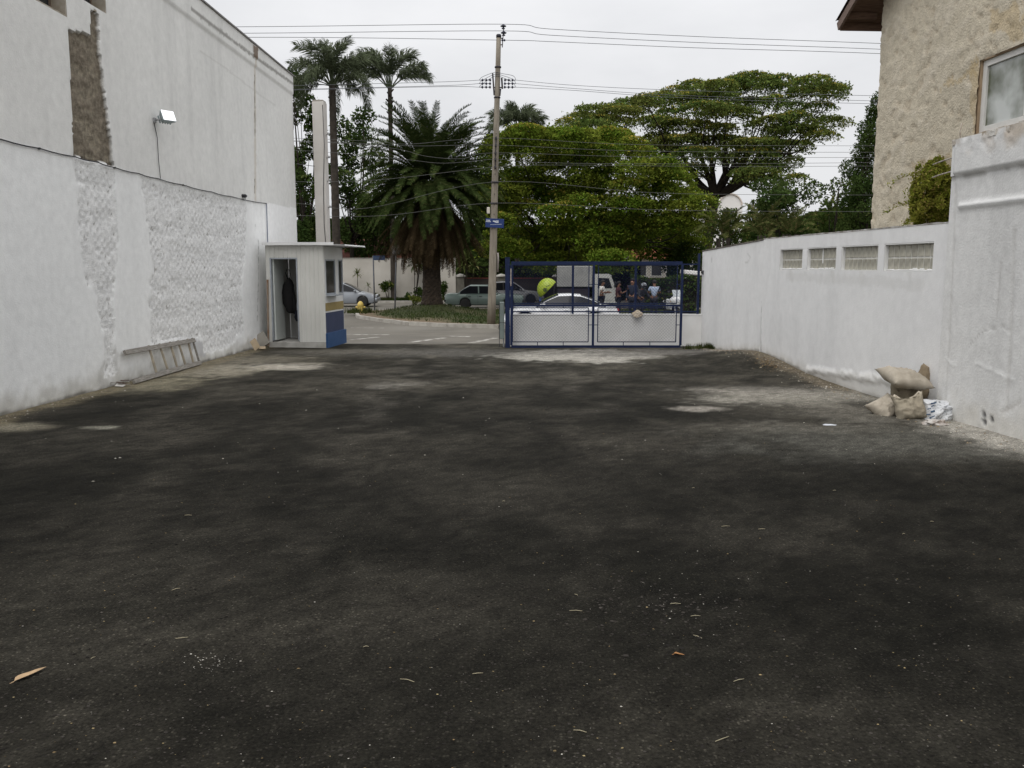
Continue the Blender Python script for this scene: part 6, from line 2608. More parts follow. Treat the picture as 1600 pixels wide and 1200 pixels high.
L_quf = leaf_mat('queen_palm_leaflets', (.080, .100, .058), (.115, .135, .08), scale=.6, trans=.25)
queen_palm('larger plumed palm standing behind the slim concrete column', 519, 134, 58, 3.3,
           [(az, el) for el, azs in ((84, (0, 120, 240)), (66, (10, 70, 130, 190, 250, 310)), (45, (0, 45, 95, 150, 185, 230, 280, 330)), (22, (15, 75, 140, 180, 260, 345)), (0, (170, 20, 100, 200))) for az in azs], 5, .25)
queen_palm('slender palm with bare trunk rising above the date palm, plumes drooping', 609, 138, 60, 3.2,
           [(175, 62), (190, 48), (170, 40), (200, 30), (165, 72), (80, 80), (0, 84), (120, 78), (20, 74), (270, 76), (210, 66), (0, 34), (8, 46), (-12, 28), (350, 40)], 6, .16)
queen_palm('small palm crown showing over the feathery tree just past the pole', 808, 203, 64, 2.3,
           [(az, el) for el, azs in ((80, (0, 120, 240)), (55, (0, 60, 130, 180, 250, 310)), (28, (10, 170, 60, 220))) for az in azs], 8, .14)
random.seed(77)


def areca(label, px, py, Y, L_, n, group):
    c = at(px, py, Y)
    root = thing('areca_palm', label, 'palm', (c.x, Y, ROAD_Z), 0, group)
    ms = [frond_mesh('frond', L_, 34, L_ * .22, d, .2, .05, .3, 90 + i + px, .5) for i, d in enumerate((1.3, 1.8))]
    h = c.z - ROAD_Z
    mb = MB()
    for k in range(5):
        mb.tube([(math.cos(k * 1.3) * .15, math.sin(k * 1.3) * .15, 0), (math.cos(k * 1.3) * .3, math.sin(k * 1.3) * .3, h)], .05, 6)
    mb.build('stem', M_bark, root)
    place_fronds(root, h, ms, L_mid2, n, R(82), R(10), 'frond', .2)
    return root


L_mid2 = leaf_mat('areca_leaflets', (.055, .075, .022), (.095, .095, .035), (.16, .13, .06), scale=.8, f3=.1)
areca('arching areca palm over the boundary wall near its joint', 1195, 368, 40, 1.7, 16, 'areca palms over the boundary wall')
areca('small areca palm showing above the glass block windows', 1235, 366, 38, 1.4, 14, 'areca palms over the boundary wall')
areca('areca palm low over the far sloping length of boundary wall', 1130, 372, 42, 1.6, 16, 'areca palms over the boundary wall')


def strap_plant(label, px, base_py, head_py, Y, n, L_, m, heads=1, group='plants in front of the far white wall', z0=None, spread=.25):
    """cane plant: bare stems topped with rosettes of strap leaves"""
    b = at(px, base_py, Y)
    root = thing('cane_plant', label, 'plant', (b.x, Y, ROAD_Z + .11 if z0 is None else z0), 0, group)
    mb = MB()
    h = at(px, head_py, Y).z - root.location.z
    V, F = [], []
    for k in range(heads):
        hx, hy = random.uniform(-spread, spread) * (heads > 1), random.uniform(-.2, .2)
        hh = h * random.uniform(.72, 1.0) if heads > 1 else h
        mb.tube([(0, 0, 0), (hx * .6, hy * .6, hh * .5), (hx, hy, hh)], [.03, .025, .018], 6)
        for i in range(n):
            az, el = i * 2.4 + k, R(75 - 110 * i / n)
            w = L_ * .07
            p = Vector((hx, hy, hh))
            prev = None
            for j in range(5):
                t = j / 4
                a = el - 1.2 * t * t
                d = Vector((math.cos(az) * math.cos(a), math.sin(az) * math.cos(a), math.sin(a)))
                s = Vector((-math.sin(az), math.cos(az), 0)) * w * (math.sin(math.pi * (.15 + .82 * t)))
                V += [p - s, p + s]
                if prev is not None:
                    q = len(V)
                    F.append((q - 4, q - 3, q - 1, q - 2))
                prev = p
                p = p + d * L_ / 4
    mb.build('stem', M_bark, root)
    MB().add(V, F).build('foliage', m, root, recalc=False)
    return root


L_strap = leaf_mat('strap_leaves', (.06, .085, .025), (.11, .12, .04), (.22, .20, .09), scale=2, f3=.12)
strap_plant('spindly cane plant with one rosette against the far white wall beside the booth', 560, 470, 428, 60, 26, .55, L_strap)
strap_plant('shortest spindly cane plant by the far white wall', 575, 470, 447, 60, 14, .4, L_strap)
strap_plant('tall many headed cane plant against the white wall by the palm trunk', 648, 470, 402, 59.9, 26, .85, leaf_mat('dark_strap_leaves', (.035, .055, .018), (.06, .08, .025), scale=2), 4, spread=.5)
strap_plant('pale yellow tufted cane plant past the end of the white wall', 728, 470, 402, 60.5, 24, .85, L_strap, 5, spread=.7)


def shrub(label, px, py, rx, rz, Y, m, size=.09, group='plants in front of the far white wall', z0=None, dens=700, name='shrub', lift=0):
    random.seed(px)
    zz = ROAD_Z + .11 if z0 is None else z0
    c = at(px, py, Y)
    root = thing(name, label, 'shrub', (c.x, Y, zz), 0, group)
    k = Y / FPX
    ld = Leaves()
    mb = MB()
    for q in range(7):
        d = Vector((random.uniform(-.6, .6) * rx * k, random.uniform(-.5, .5) * rx * k, random.uniform(-.45, .55) * rz * k))
        ld.ball(c + d, (rx * k * .55, rx * k * .5, rz * k * .55), int(dens * rx * rz * k * k * .5), size, .2, .45)
        limb(mb, Vector((random.uniform(-.1, .1), 0, -.05)), c + d - root.location, .022, .008, .1, 4, 5, q)
    mb.build('stem', M_bark, root)
    ld.build('foliage', m, root)
    return root


shrub('bushy green shrub on thin stems against the far white wall between the sign posts', 606, 448, 11, 9, 60, L_mid, .10, dens=900)
shrub('bright green clipped shrub at the kerb next to the palm trunk', 648, 468, 10, 6, 53, L_yel, .07, z0=ROAD_Z + .05, dens=1500)
shrub('dark green shrub between the clipped shrub and the palm trunk', 655, 458, 9, 9, 60, L_dark, .09, dens=1000)
shrub('small round shrub near the nose of the silver car', 590, 462, 4, 5, 60, L_mid, .07, dens=1300)
shrub('low dark green shrub at the white wall near the clipped shrub', 637, 463, 5, 6, 59.8, L_dark, .08, dens=1200)
shrub('reddish green shrub on the far side of the palm trunk', 692, 452, 7, 14, 60, L_dark, .09, dens=900)
# ================================================================== FAR WALLS AND HOUSES
YW = 60.8
fx0, fx1 = at(380, 440, YW).x, at(712, 440, YW).x
fz1 = at(600, 404, YW).z
fw = thing('far_wall', 'long plain cream white wall across the street behind the date palm', 'wall', ((fx0 + fx1) / 2, YW, ROAD_Z + .1))
M_cream = mat('cream_wall_paint', (.55, .52, .47), .9, (.46, .43, .385), .8, bump=.2, c3=(.34, .31, .26), scale3=.5, f3=.35)
reparent(MB().span((fx0 - 14, YW, ROAD_Z), (fx1, YW + .2, fz1)).build('wall_face', M_cream), fw)
reparent(MB().span((fx0 - 14, YW - .03, fz1 + .001), (fx1 + .03, YW + .23, fz1 + .05)).build('wall_capping', M_concrete), fw)
# darker wall with a red coping between pillars
dz = at(800, 434, YW + .3).z
dw = thing('dark_wall', 'low dark wall with a thin red coping between pillars beyond the parked cars', 'wall', (fx1 + 4, YW + .3, ROAD_Z + .1))
M_dkw = mat('soot_dark_wall', (.06, .05, .045), .95, (.035, .03, .028), 1.5, bump=.3)
reparent(MB().span((fx1 + .25, YW + .3, ROAD_Z), (26, YW + .5, dz - .06)).build('wall_face', M_dkw), dw)
reparent(MB().span((fx1 + .25, YW + .25, dz - .058), (26, YW + .55, dz)).build('coping', mat('red_coping', (.20, .05, .04), .8, (.13, .045, .035), 3)), dw)
for px in (719, 783, 872):
    x = at(px, 440, YW).x
    p_ = reparent(MB().span((x - .3, YW + .12, ROAD_Z + .1), (x + .3, YW + .7, dz + .05)).build('pillar', mat('pillar_grey', (.20, .19, .16), .9, (.14, .13, .11), 3)), dw)
    c_ = reparent(MB().lathe([(.42, dz + .051), (.42, dz + .12), (.25, dz + .22), (.05, dz + .28)], (x, YW + .41, 0), 12).build('pillar_cap', mat('pillar_cap_pale', (.48, .46, .42), .8)), dw)
    c_.parent = p_


def hedge(label, px0, px1, py0, py1, Y, m, dep=1.0, z0=None, name='hedge'):
    a, b = at(px0, py1, Y), at(px1, py0, Y)
    zz = ROAD_Z if z0 is None else z0
    root = thing(name, label, 'hedge', ((a.x + b.x) / 2, Y, zz))
    n = int(abs(b.x - a.x) * (b.z - zz) * 420)
    P = np.stack([rng.uniform(a.x, b.x, n), Y + rng.uniform(-dep / 2, dep / 2, n), zz + (b.z - zz) * rng.random(n) ** .7], 1)
    P[:, 2] += .12 * np.sin(P[:, 0] * 2.1) * (P[:, 2] > b.z - .3)
    ld = Leaves()
    ld.scatter(P, n, .10, .3, .5)
    MB().span((a.x, Y - dep * .3, zz), (b.x, Y + dep * .3, b.z - .15)).build('stems', mat('hedge_inside', (.02, .018, .012), 1.), root).location = -root.location
    ld.build('foliage', m, root)
    return root


hedge('dark clipped hedge behind the people and the white motorcycle', 985, 1095, 432, 470, 49.5, L_dark, 1.2)
hedge('lighter low hedge strip in front of the dark clipped hedge', 1005, 1062, 455, 480, 46.8, L_mid, .6)
hedge('dark planting behind the low dark wall and parked cars', 715, 905, 412, 445, 62.5, L_dark, 1.2)
hedge('rough green hedge behind the box truck', 880, 1000, 405, 445, 60, L_dark, 1.2)
hedge('yellow green bush at the foot of the mesh fence post by the boundary wall', 1066, 1086, 470, 492, 40, L_mid, .8, name='bush')

# houses among the trees
M_rooft = mat('red_clay_roof', (.18, .06, .04), .85, (.12, .05, .04), 3, bump=.3)
M_roofo = mat('orange_clay_roof', (.42, .14, .07), .85, (.33, .12, .07), 3, bump=.3)
M_pane = glass_mat('far_window_glass', (.03, .03, .03), .2)


def far_house(label, px0, px1, py_eave, py_ridge, Y, mw, mr, dep=7, wins=2, ov=.5):
    a, b = at(px0, py_eave, Y), at(px1, py_eave, Y)
    rz_ = at(px0, py_ridge, Y).z
    root = thing('far_house', label, 'house', ((a.x + b.x) / 2, Y, ROAD_Z))
    w, h, r = b.x - a.x, a.z - ROAD_Z, rz_ - a.z
    MB().span((-w / 2, 0, 0), (w / 2, dep, h)).build('wall', mw, root)
    mb = MB()
    n = 16
    for k in range(n):                       # courses of tiles stepping up to the ridge, both slopes
        for s in (0, 1):
            t0, t1 = k / n, (k + 1.15) / n
            y0, y1 = (-ov + (dep / 2 + ov) * t0, -ov + (dep / 2 + ov) * min(t1, 1)) if s == 0 else (dep + ov - (dep / 2 + ov) * t0, dep + ov - (dep / 2 + ov) * min(t1, 1))
            z0, z1 = h + r * t0 + .03, h + r * min(t1, 1)
            x = w / 2 + ov
            mb.add([(-x, y0, z0), (x, y0, z0), (x, y1, z1), (-x, y1, z1), (-x, y0, z0 - .05), (x, y0, z0 - .05)], [(0, 1, 2, 3), (4, 5, 1, 0)])
    mb.build('roof', mr, root)
    mb = MB()
    for x in (-w / 2, w / 2):
        mb.add([(x, 0, h - .001), (x, dep, h - .001), (x, dep / 2, h + r * .97)], [(0, 1, 2)])
    mb.build('gable', mw, root)
    for k in range(wins):
        x = -w / 2 + w * (k + .5) / wins
        f = MB().span((x - .55, -.05, h - 1.7), (x + .55, .0 - .001, h - .5)).build('window', M_upvc, root)
        MB().span((x - .47, -.06, h - 1.62), (x + .47, -.051, h - .58)).build('pane', M_pane, f)
    return root


far_house('low house with dark red tiled roof just above the far white wall', 500, 655, 404, 372, 69, mat('dull_brick_wall', (.16, .08, .06), .9, (.11, .06, .05), 3), M_rooft, 7, 3)
far_house('cream house with orange tiled roof glimpsed above the gate through the trees', 990, 1062, 404, 386, 84, mat('far_cream_wall', (.62, .58, .52), .9), M_roofo, 7, 3)
far_house('pale upper storey of a white house showing between the trunks over the gate', 1003, 1040, 390, 372, 92, mat('far_white_wall', (.66, .66, .64), .9), M_roofo, 7, 2)
# white building with a rounded top
YB = 100
a, b = at(1117, 330, YB), at(1160, 330, YB)
cz_, tz_ = at(1139, 322, YB).z, at(1142, 302, YB).z
wbld = thing('white_building', 'distant white building with a rounded arched top seen under the umbrella tree', 'building', ((a.x + b.x) / 2, YB, ROAD_Z))
w = b.x - a.x
poly_ = [(-w / 2 - 1.5, 0), (w / 2, 0)] + [(w * .05 + w * .45 * math.cos(t), cz_ - ROAD_Z + (tz_ - cz_) * math.sin(t)) for t in np.linspace(0, math.pi, 16)] + [(-w / 2 - .0, cz_ - ROAD_Z - .1), (-w / 2 - 1.5, cz_ - ROAD_Z - .1)]
M_wb = mat('bright_white_render', (.80, .78, .76), .8, (.74, .72, .70), .5)
MB().prism(poly_, 0, 6, 'y').build('wall', M_wb, wbld)
mb = MB()
for t0, t1 in zip(np.linspace(.1, math.pi - .1, 14)[:-1], np.linspace(.1, math.pi - .1, 14)[1:]):
    q = [Vector((w * .05 + w * .43 * math.cos(t), -.06, cz_ - ROAD_Z + (tz_ - cz_) * .96 * math.sin(t))) for t in (t0, t1)]
    mb.bar(q[0], q[1], .18, .12)
mb.build('arch_moulding', mat('warm_moulding', (.66, .58, .52), .8), wbld)
for z in (cz_ - ROAD_Z - 1.6, cz_ - ROAD_Z - 4):
    f = MB().span((-.7, -.06, z), (.7, -.002, z + 1.3)).build('window', M_upvc, wbld)
    MB().span((-.6, -.07, z + .1), (.6, -.061, z + 1.2)).build('pane', M_pane, f)
aw = thing('white_awning', 'small white flat awning on two posts beyond the mesh fence corner', 'awning', (at(1079, 430, 52).x, 52, ROAD_Z))
zz = at(1079, 426, 52).z - ROAD_Z
MB().bbox((0, 0, zz), (1.0, 1.6, .24), .03, Matrix.Rotation(R(6), 3, 'Y')).build('canopy', M_wb, aw)
for x in (-.4, .4):
    MB().tube([(x, -.6, 0), (x, -.6, zz - .05)], .035, 6).build('post', M_galv, aw)

# far-off wood closing the view
ld = Leaves()
n = 90000
xs = rng.uniform(-62, 62, n)
ht = 6.5 + 4.5 * fbm(xs * .12 + 40, xs * 0, 5, 4) + 1.6 * fbm(xs * .6, xs * 0, 8, 3) - 2.4
ht = ht + 1.6 * sstep(6, 14, xs)
zz = ROAD_Z + ht * rng.random(n) ** .55
ys_ = 112 + rng.uniform(-3, 3, n) + 2 * np.sin(xs)
keep = ~((xs > 22) & (xs < 30) & (zz > 6.5))
P = np.stack([xs, ys_, zz], 1)[keep]
ld.scatter(P, len(P), .42, .5, .6)
V = np.concatenate(ld.V)
tag(link('far_wood', np_mesh('far_wood', V, np.arange(len(V)).reshape(-1, 4)), L_dark), kind='stuff')

# ------------------------------------------------------------------ signs and hydrant on the island
M_spole = mat('dull_sign_pole', (.10, .11, .13), .6, (.15, .15, .16), 9)
p = ground(585.5, 485.5, ISL_Z)
s1 = thing('street_name_post', 'slim grey post topped with a small blue street name plate by the silver car', 'sign', p)
hz1 = at(585.5, 400, p.y).z - p.z
MB().tube([(0, 0, -.05), (-.02, 0, hz1)], .04, 8).build('post', M_spole, s1)
f = MB().bbox((.29, -.03, hz1 - .10), (.62, .02, .24), .005).build('plate', mat('dark_sign_blue', (.035, .06, .13), .5, (.045, .07, .14), 5), s1)
mb = MB()
for k in range(5):
    mb.bbox((.10 + .09 * k, -.043, hz1 - .10), (.055, .004, .04), .001)
MB.build(mb, 'lettering', mat('faded_lettering', (.10, .14, .22), .6), f)
p = ground(617, 483.5, ISL_Z)
s2 = thing('sign_post', 'slim dark leaning signpost whose top is hidden in the palm fronds', 'sign', p)
hz2 = at(621, 396, p.y).z - p.z
MB().tube([(0, 0, -.05), (.13, 0, hz2)], .042, 8).build('post', M_spole, s2)
MB().lathe([(.26, -.012), (.27, 0), (.26, .012)], (.13, -.06, hz2 + .2), 20, 'y').build('plate', mat('sign_back_grey', (.25, .25, .25), .6), s2)
p = ground(563.5, 489, ISL_Z)
hy = thing('yellow_hydrant', 'stubby yellow hydrant like marker in the grass at the tip of the island', 'hydrant', p)
M_yel = mat('yellow_enamel', (.62, .45, .10), .5, (.5, .38, .12), 9)
MB().lathe([(.19, -.05), (.20, .05), (.14, .08), (.15, .36), (.17, .40), (.12, .52), (.04, .60)], (0, 0, 0), 14).build('barrel', M_yel, hy)
for sx in (-1, 1):
    MB().lathe([(.055, sx * .12), (.06, sx * .24), (.03, sx * .26)], (0, 0, .28), 10, 'x').build('outlet', M_yel, hy)
pts = np.stack([p.x + rng.normal(0, .35, 500), p.y + rng.normal(0, .3, 500), np.full(500, p.z)], 1)
tag(blades(500, pts, .3, .04, 'weed_tuft', M_grass), kind='stuff')


# ================================================================== VEHICLES
M_tyre = mat('tyre_rubber', (.018, .018, .018), .85, (.028, .027, .026), 12)
M_rim = mat('alloy_rim', (.42, .42, .43), .35, (.3, .3, .3), 9, metal=.7)
M_carglass = glass_mat('car_window_glass', (.010, .011, .013), .06)
M_carglass.node_tree.nodes['Principled BSDF'].inputs['Specular IOR Level'].default_value = .3
M_light = mat('headlamp_lens', (.55, .57, .6), .15, (.45, .47, .5), 20, spec=.6)
M_tail = mat('tail_lamp_red', (.30, .02, .02), .25, (.22, .015, .015), 20, spec=.5)
M_trim = mat('black_trim', (.02, .02, .02), .6)


def paint(name, c):
    return mat(name, c, .32, tuple(x * .93 for x in c), 2, metal=.0, coat=.6, spec=.4)


def wheel(parent, x, y, r, side, hubcap=True):
    w = .19
    t = MB().lathe([(r * .66, -w / 2), (r * .93, -w / 2), (r, -w * .32), (r, w * .32), (r * .93, w / 2), (r * .66, w / 2)], (0, 0, 0), 24, 'y').build('wheel', M_tyre, parent)
    t.location = (x, y, r)
    rb = MB()
    o = side * w * .40
    rb.lathe([(r * .68, o * .5), (r * .68, o), (r * .60, o * 1.05), (r * .58, o * .6), (r * .1, o * .55)], (0, 0, 0), 24, 'y')
    for k in range(5):
        a = k * 2 * math.pi / 5
        rb.bar((0, o * .95, 0), (math.cos(a) * r * .62, o * .95, math.sin(a) * r * .62), .07, .03, up=(0, 1, 0))
    rb.lathe([(r * .14, o * .9), (r * .14, o * 1.1)], (0, 0, 0), 10, 'y')
    rb.build('rim', M_rim, t)


def car(label, loc, rz, pm, L_=4.5, W_=1.72, H_=1.43, belt=.86, hood=.78, boot=.86, boxy=0., wb=2.6, fo=.82, wr=.31, gh=(.95, .25, -.85, -1.6), name='parked_car', group='cars round the traffic island', bumper=None, sill=.24, mirror=True):
    """car facing +x: body drawn along stations; gh = windscreen base, roof front, roof rear, rear glass base (x)"""
    root = thing(name, label, 'car', loc, rz, group)
    xf, xr = L_ / 2, -L_ / 2
    xw1 = xf - fo
    xw2 = xw1 - wb
    st_ = set(np.linspace(xr, xf, 30))
    for xw in (xw1, xw2):
        for t in np.linspace(-1.16, 1.16, 11):
            st_.add(xw + t * wr)
    st_ = sorted(st_)
    hw = W_ / 2

    def top(x):
        rd_ = (1 - boxy) * .16 + .04
        z = np.interp(x, [xr, xr + .06, xr + .35, gh[3], gh[0], xf - .55, xf - .16, xf], [boot - rd_ * 1.3, boot - .03, boot, belt, belt - .01, hood, hood - rd_ * .55, hood - rd_ * 1.7])
        return z

    def half(x):
        t = (x - xr) / L_
        k = 1 - (.10 + .08 * (1 - boxy)) * abs(2 * t - 1) ** (4 + 3 * boxy)
        return hw * k

    def bot(x):
        z = sill + .06 * max(0, abs(x) - L_ * .42) / (.08 * L_)
        for xw in (xw1, xw2):
            d = abs(x - xw)
            R_ = wr * 1.14
            if d < R_:
                z = max(z, wr + math.sqrt(R_ * R_ - d * d))
        return z

    rings = []
    for x in st_:
        zt, zb_, w = top(x), bot(x), half(x)
        zb_ = min(zb_, zt - .05)
        q = []
        zm_ = max(zb_ + .02, .55)
        for yy, z in ((w * .93, zb_), (w * .985, zb_ + (zm_ - zb_) * .4), (w, zm_), (w * .985, (zm_ + zt) / 2), (w * .93, zt - .015), (w * .60, zt + .015), (0, zt + .03)):
            q.append((x, yy, z))
        rings.append(q + [(x, -yy, z) for x, yy, z in q[-2::-1]])
    m_ = len(rings[0])
    V = [p for r_ in rings for p in r_]
    parts = {}

    def put(nm_, f):
        parts.setdefault(nm_, []).append(f)
    dr = [(gh[0] - .12, (gh[0] + gh[3]) / 2 + .02), ((gh[0] + gh[3]) / 2 - .02, max(gh[3] + .25, xw2 + .1))]
    for i in range(len(st_) - 1):
        xm_ = (st_[i] + st_[i + 1]) / 2
        for j in range(m_ - 1):
            f = (i * m_ + j, i * m_ + j + 1, (i + 1) * m_ + j + 1, (i + 1) * m_ + j)
            side_ = j < 4 or j >= m_ - 5
            nm_ = 'body'
            if not side_ and xm_ > gh[0]:
                nm_ = 'bonnet'
            elif not side_ and xm_ < gh[3]:
                nm_ = 'boot_lid'
            elif side_ and dr[0][1] < xm_ < dr[0][0]:
                nm_ = 'front_door_' + ('a' if j < 4 else 'b')
            elif side_ and dr[1][1] < xm_ < dr[1][0]:
                nm_ = 'rear_door_' + ('a' if j < 4 else 'b')
            put(nm_, f)
    put('body', tuple(range(m_)))
    put('body', tuple((len(st_) - 1) * m_ + k for k in range(m_ - 1, -1, -1)))
    objs = {}
    for nm_, F in parts.items():
        used = sorted({i for f in F for i in f})
        rem = {v: k for k, v in enumerate(used)}
        pn = nm_[:-2] if nm_[-2:] in ('_a', '_b') else nm_
        objs[nm_] = MB().add([V[i] for i in used], [tuple(rem[i] for i in f) for f in F], True).build(pn, pm, root)
    for nm_ in ('front_door_a', 'front_door_b', 'rear_door_a', 'rear_door_b'):
        if nm_ in objs:
            s = 1 if nm_.endswith('a') else -1
            a_, b_ = dr[0] if nm_.startswith('front') else dr[1]
            MB().bbox((b_ + .16, s * (hw + .006), belt - .14), (.17, .03, .035), .01).build('handle', pm if boxy < .5 else M_trim, objs[nm_])
            MB().bbox((b_ + .0, s * (hw * .995), (belt + sill) / 2), (.012, .012, belt - sill - .12), .002).build('seam', M_trim, objs[nm_])
    # glasshouse
    gx_ = sorted(set(list(np.linspace(gh[3], gh[2], 5)) + list(np.linspace(gh[2], gh[1], 9)) + list(np.linspace(gh[1], gh[0], 5))))
    zr = lambda x: np.interp(x, [gh[3], gh[3] + (gh[2] - gh[3]) * .55, gh[2], (gh[1] + gh[2]) / 2, gh[1], gh[1] + (gh[0] - gh[1]) * .45, gh[0]],
                             [belt, belt + (H_ - belt) * (.62 + .03 * boxy), H_ - .03 * (1 - boxy), H_, H_ - .015 * (1 - boxy), belt + (H_ - belt) * .60, belt])
    rings = []
    for x in gx_:
        z1 = zr(x)
        k = (z1 - belt) / (H_ - belt)
        wb_, wt_ = half(x) * .95, half(x) * (.95 - .19 * k)
        q = []
        for t, y_, in ((0, 0), (.05, .05), (.93, .93), (1.0, 1.0)):
            q.append((x, wb_ + (wt_ - wb_) * y_, belt - .02 + (z1 - .03 - belt + .02) * t))
        q += [(x, wt_ * .9, z1 + .0), (x, wt_ * .45, z1 + .018), (x, 0, z1 + .024)]
        rings.append(q + [(a, -b, c) for a, b, c in q[-2::-1]])
    m_ = len(rings[0])
    V = [p for r_ in rings for p in r_]
    parts = {}
    pil = [(gh[1] + gh[2]) / 2 + .02]
    for i in range(len(gx_) - 1):
        x0, x1 = gx_[i], gx_[i + 1]
        xm_ = (x0 + x1) / 2
        for j in range(m_ - 1):
            f = (i * m_ + j, i * m_ + j + 1, (i + 1) * m_ + j + 1, (i + 1) * m_ + j)
            sd = j in (1, m_ - 3)
            nm_ = 'roof'
            if sd and gx_[1] < xm_ < gx_[-2]:
                nm_ = 'side_window_' + ('a' if j == 1 else 'b')
            elif 3 <= j < m_ - 4 and xm_ > gh[1] + .02:
                nm_ = 'windscreen'
            elif 3 <= j < m_ - 4 and xm_ < gh[2] - .02:
                nm_ = 'rear_window'
            parts.setdefault(nm_, []).append(f)
    for nm_, F in parts.items():
        used = sorted({i for f in F for i in f})
        rem = {v: k for k, v in enumerate(used)}
        MB().add([V[i] for i in used], [tuple(rem[i] for i in f) for f in F], not nm_.startswith('side')).build(nm_[:-2] if nm_.startswith('side') else nm_, pm if nm_ == 'roof' else M_carglass, root)
    xp = (gh[1] + gh[2]) / 2
    kz = belt + (H_ - belt) * .1
    for s in (-1, 1):
        MB().bar((xp, s * half(xp) * .945, kz - .02), (xp - .03, s * half(xp) * .79, H_ - .06), .07, .025, up=(0, 1, 0)).build('door_pillar', M_trim if boxy < .5 else pm, root)
        if mirror:
            mm_ = MB().bbox((gh[0] - .30, s * (hw + .07), belt + .06), (.12, .17, .11), .03).build('wing_mirror', pm, root)
        MB().bbox((xf - .13, s * half(xf - .1) * .70, hood - .12 - .02 * boxy), (.12, half(xf) * .42, .12), .03).build('headlight', M_light, root)
        MB().bbox((xr + .045, s * half(xr) * .76, boot - .17), (.07, half(xr) * .40, .15), .02).build('tail_light', M_tail, root)
        for xw in (xw1, xw2):
            wheel(root, xw, s * (hw - .115), wr, s)
    bm_ = bumper or pm
    MB().bbox((xf - .03, 0, sill + .20), (.14, W_ * .90, .17), .04).build('bumper', bm_, root)
    MB().bbox((xr + .02, 0, sill + .22), (.14, W_ * .90, .17), .04).build('bumper', bm_, root)
    MB().span((xr + .15, -hw * .82, sill - .04), (xf - .15, hw * .82, sill + .35)).build('underbody', M_trim, root)
    MB().bbox((xf + .0, 0, hood - .16), (.05, W_ * .38, .09), .01).build('grille', M_trim, root)
    MB().bbox((xr - .05, 0, sill + .30), (.012, .36, .11), .004).build('number_plate', mat('plate_grey', (.4, .4, .4), .5), root)
    return root


RZ = ROAD_Z + .003
px1 = at(591, 470, 53.6)
car('modern silver car with sloping windscreen nosing out from behind the guard booth', (px1.x - 2.22, 53.6, RZ), 0, paint('silver_blue_paint', (.27, .29, .32)), L_=4.44, H_=1.45, belt=.92, hood=.80, gh=(1.25, .25, -1.0, -1.9), fo=.83, wr=.32)
px2 = at(697, 470, 51.5)
car('old boxy pale green saloon car parked between the date palm and utility pole', (px2.x + 2.3, 51.5, RZ), R(-2), paint('pale_green_paint', (.14, .185, .165)), L_=4.6, H_=1.37, belt=.86, hood=.82, boot=.88, boxy=.85, wb=2.55, fo=.85, wr=.30, gh=(.85, .22, -.82, -1.58), bumper=M_trim)
px3 = at(849, 468, 57.0)
car('silver grey car with rounded roof parked behind the green saloon near the gate', (px3.x - 2.2, 57.2, RZ), 0, paint('silver_grey_paint', (.27, .27, .28)), L_=4.4, H_=1.47, belt=.90, hood=.82, gh=(1.0, .20, -1.0, -1.75), fo=.85, wr=.31)
px4 = at(876, 480, 33.3)
car('clean white saloon car standing close behind the low wall and gate', (px4.x, 33.3, RZ), R(180), paint('white_car_paint', (.68, .69, .71)), L_=4.36, H_=1.43, belt=.99, hood=.93, boot=.99, wb=2.62, fo=.80, wr=.365, gh=(.98, .12, -.72, -1.66))

# box truck
tb = at(928, 470, 46.5)
tk = thing('box_truck', 'small white box truck with its cab door facing us under the feathery tree', 'truck', (tb.x - .6, 46.5, RZ), R(-8))
M_tw = paint('truck_white', (.42, .42, .40))
MB().bbox((-.40, 0, 1.93), (1.85, 1.8, 1.10), .03).build('cargo_box', mat('cargo_box_white', (.30, .30, .29), .6, (.24, .24, .235), 2), tk)
mb = MB()
for k in range(4):
    mb.span((-1.25 + .5 * k, -.915, 1.42), (-1.21 + .5 * k, -.902, 2.44))
mb.build('box_rib', MATS['cargo_box_white'], tk)
MB().bbox((-.2, 0, .75), (3.0, .8, .25), .03).build('chassis', M_trim, tk)
MB().bbox((-.45, -.7, .98), (1.7, .25, .66), .04).build('side_guard', mat('truck_dark_skirt', (.025, .02, .025), .7), tk)
cabp = [(.62, .55), (1.86, .55), (1.92, .95), (1.80, 1.25), (1.50, 1.98), (1.35, 2.06), (.66, 2.06), (.62, 2.0)]
cb = MB().prism(cabp, -.8, .8, 'y').build('cab', M_tw, tk)
for s in (-1, 1):
    MB().prism([(.80, .70), (1.62, .70), (1.70, 1.25), (1.47, 1.93), (.80, 1.95)], s * .803, s * .815, 'y').build('cab_door', M_tw, tk)
    MB().prism([(.86, 1.32), (1.58, 1.32), (1.40, 1.84), (.88, 1.86)], s * .816, s * .824, 'y').build('door_window', M_carglass, tk)
    MB().bbox((1.72, s * .98, 1.5), (.07, .17, .28), .02).build('wing_mirror', M_trim, tk)
    MB().bbox((1.87, s * .55, .85), (.08, .28, .17), .03).build('headlight', M_light, tk)
    for x in (1.25, -.85):
        wheel(tk, x, s * .70, .36, s)
MB().bar((1.815, 0, 1.27), (1.535, 0, 1.93), 1.45, .02, up=(1, 0, 0)).build('windscreen', M_carglass, tk)
MB().bbox((1.93, 0, .62), (.12, 1.55, .2), .03).build('bumper', M_tw, tk)

# motorcycle seen head-on
mp = at(1050, 480, 37.5)
mt = thing('motorcycle', 'white motorcycle with screen and mirrors parked head on beyond the low wall', 'motorcycle', (mp.x, 37.5, ISL_Z), R(-80))
M_mw = paint('white_moto_paint', (.60, .61, .62))


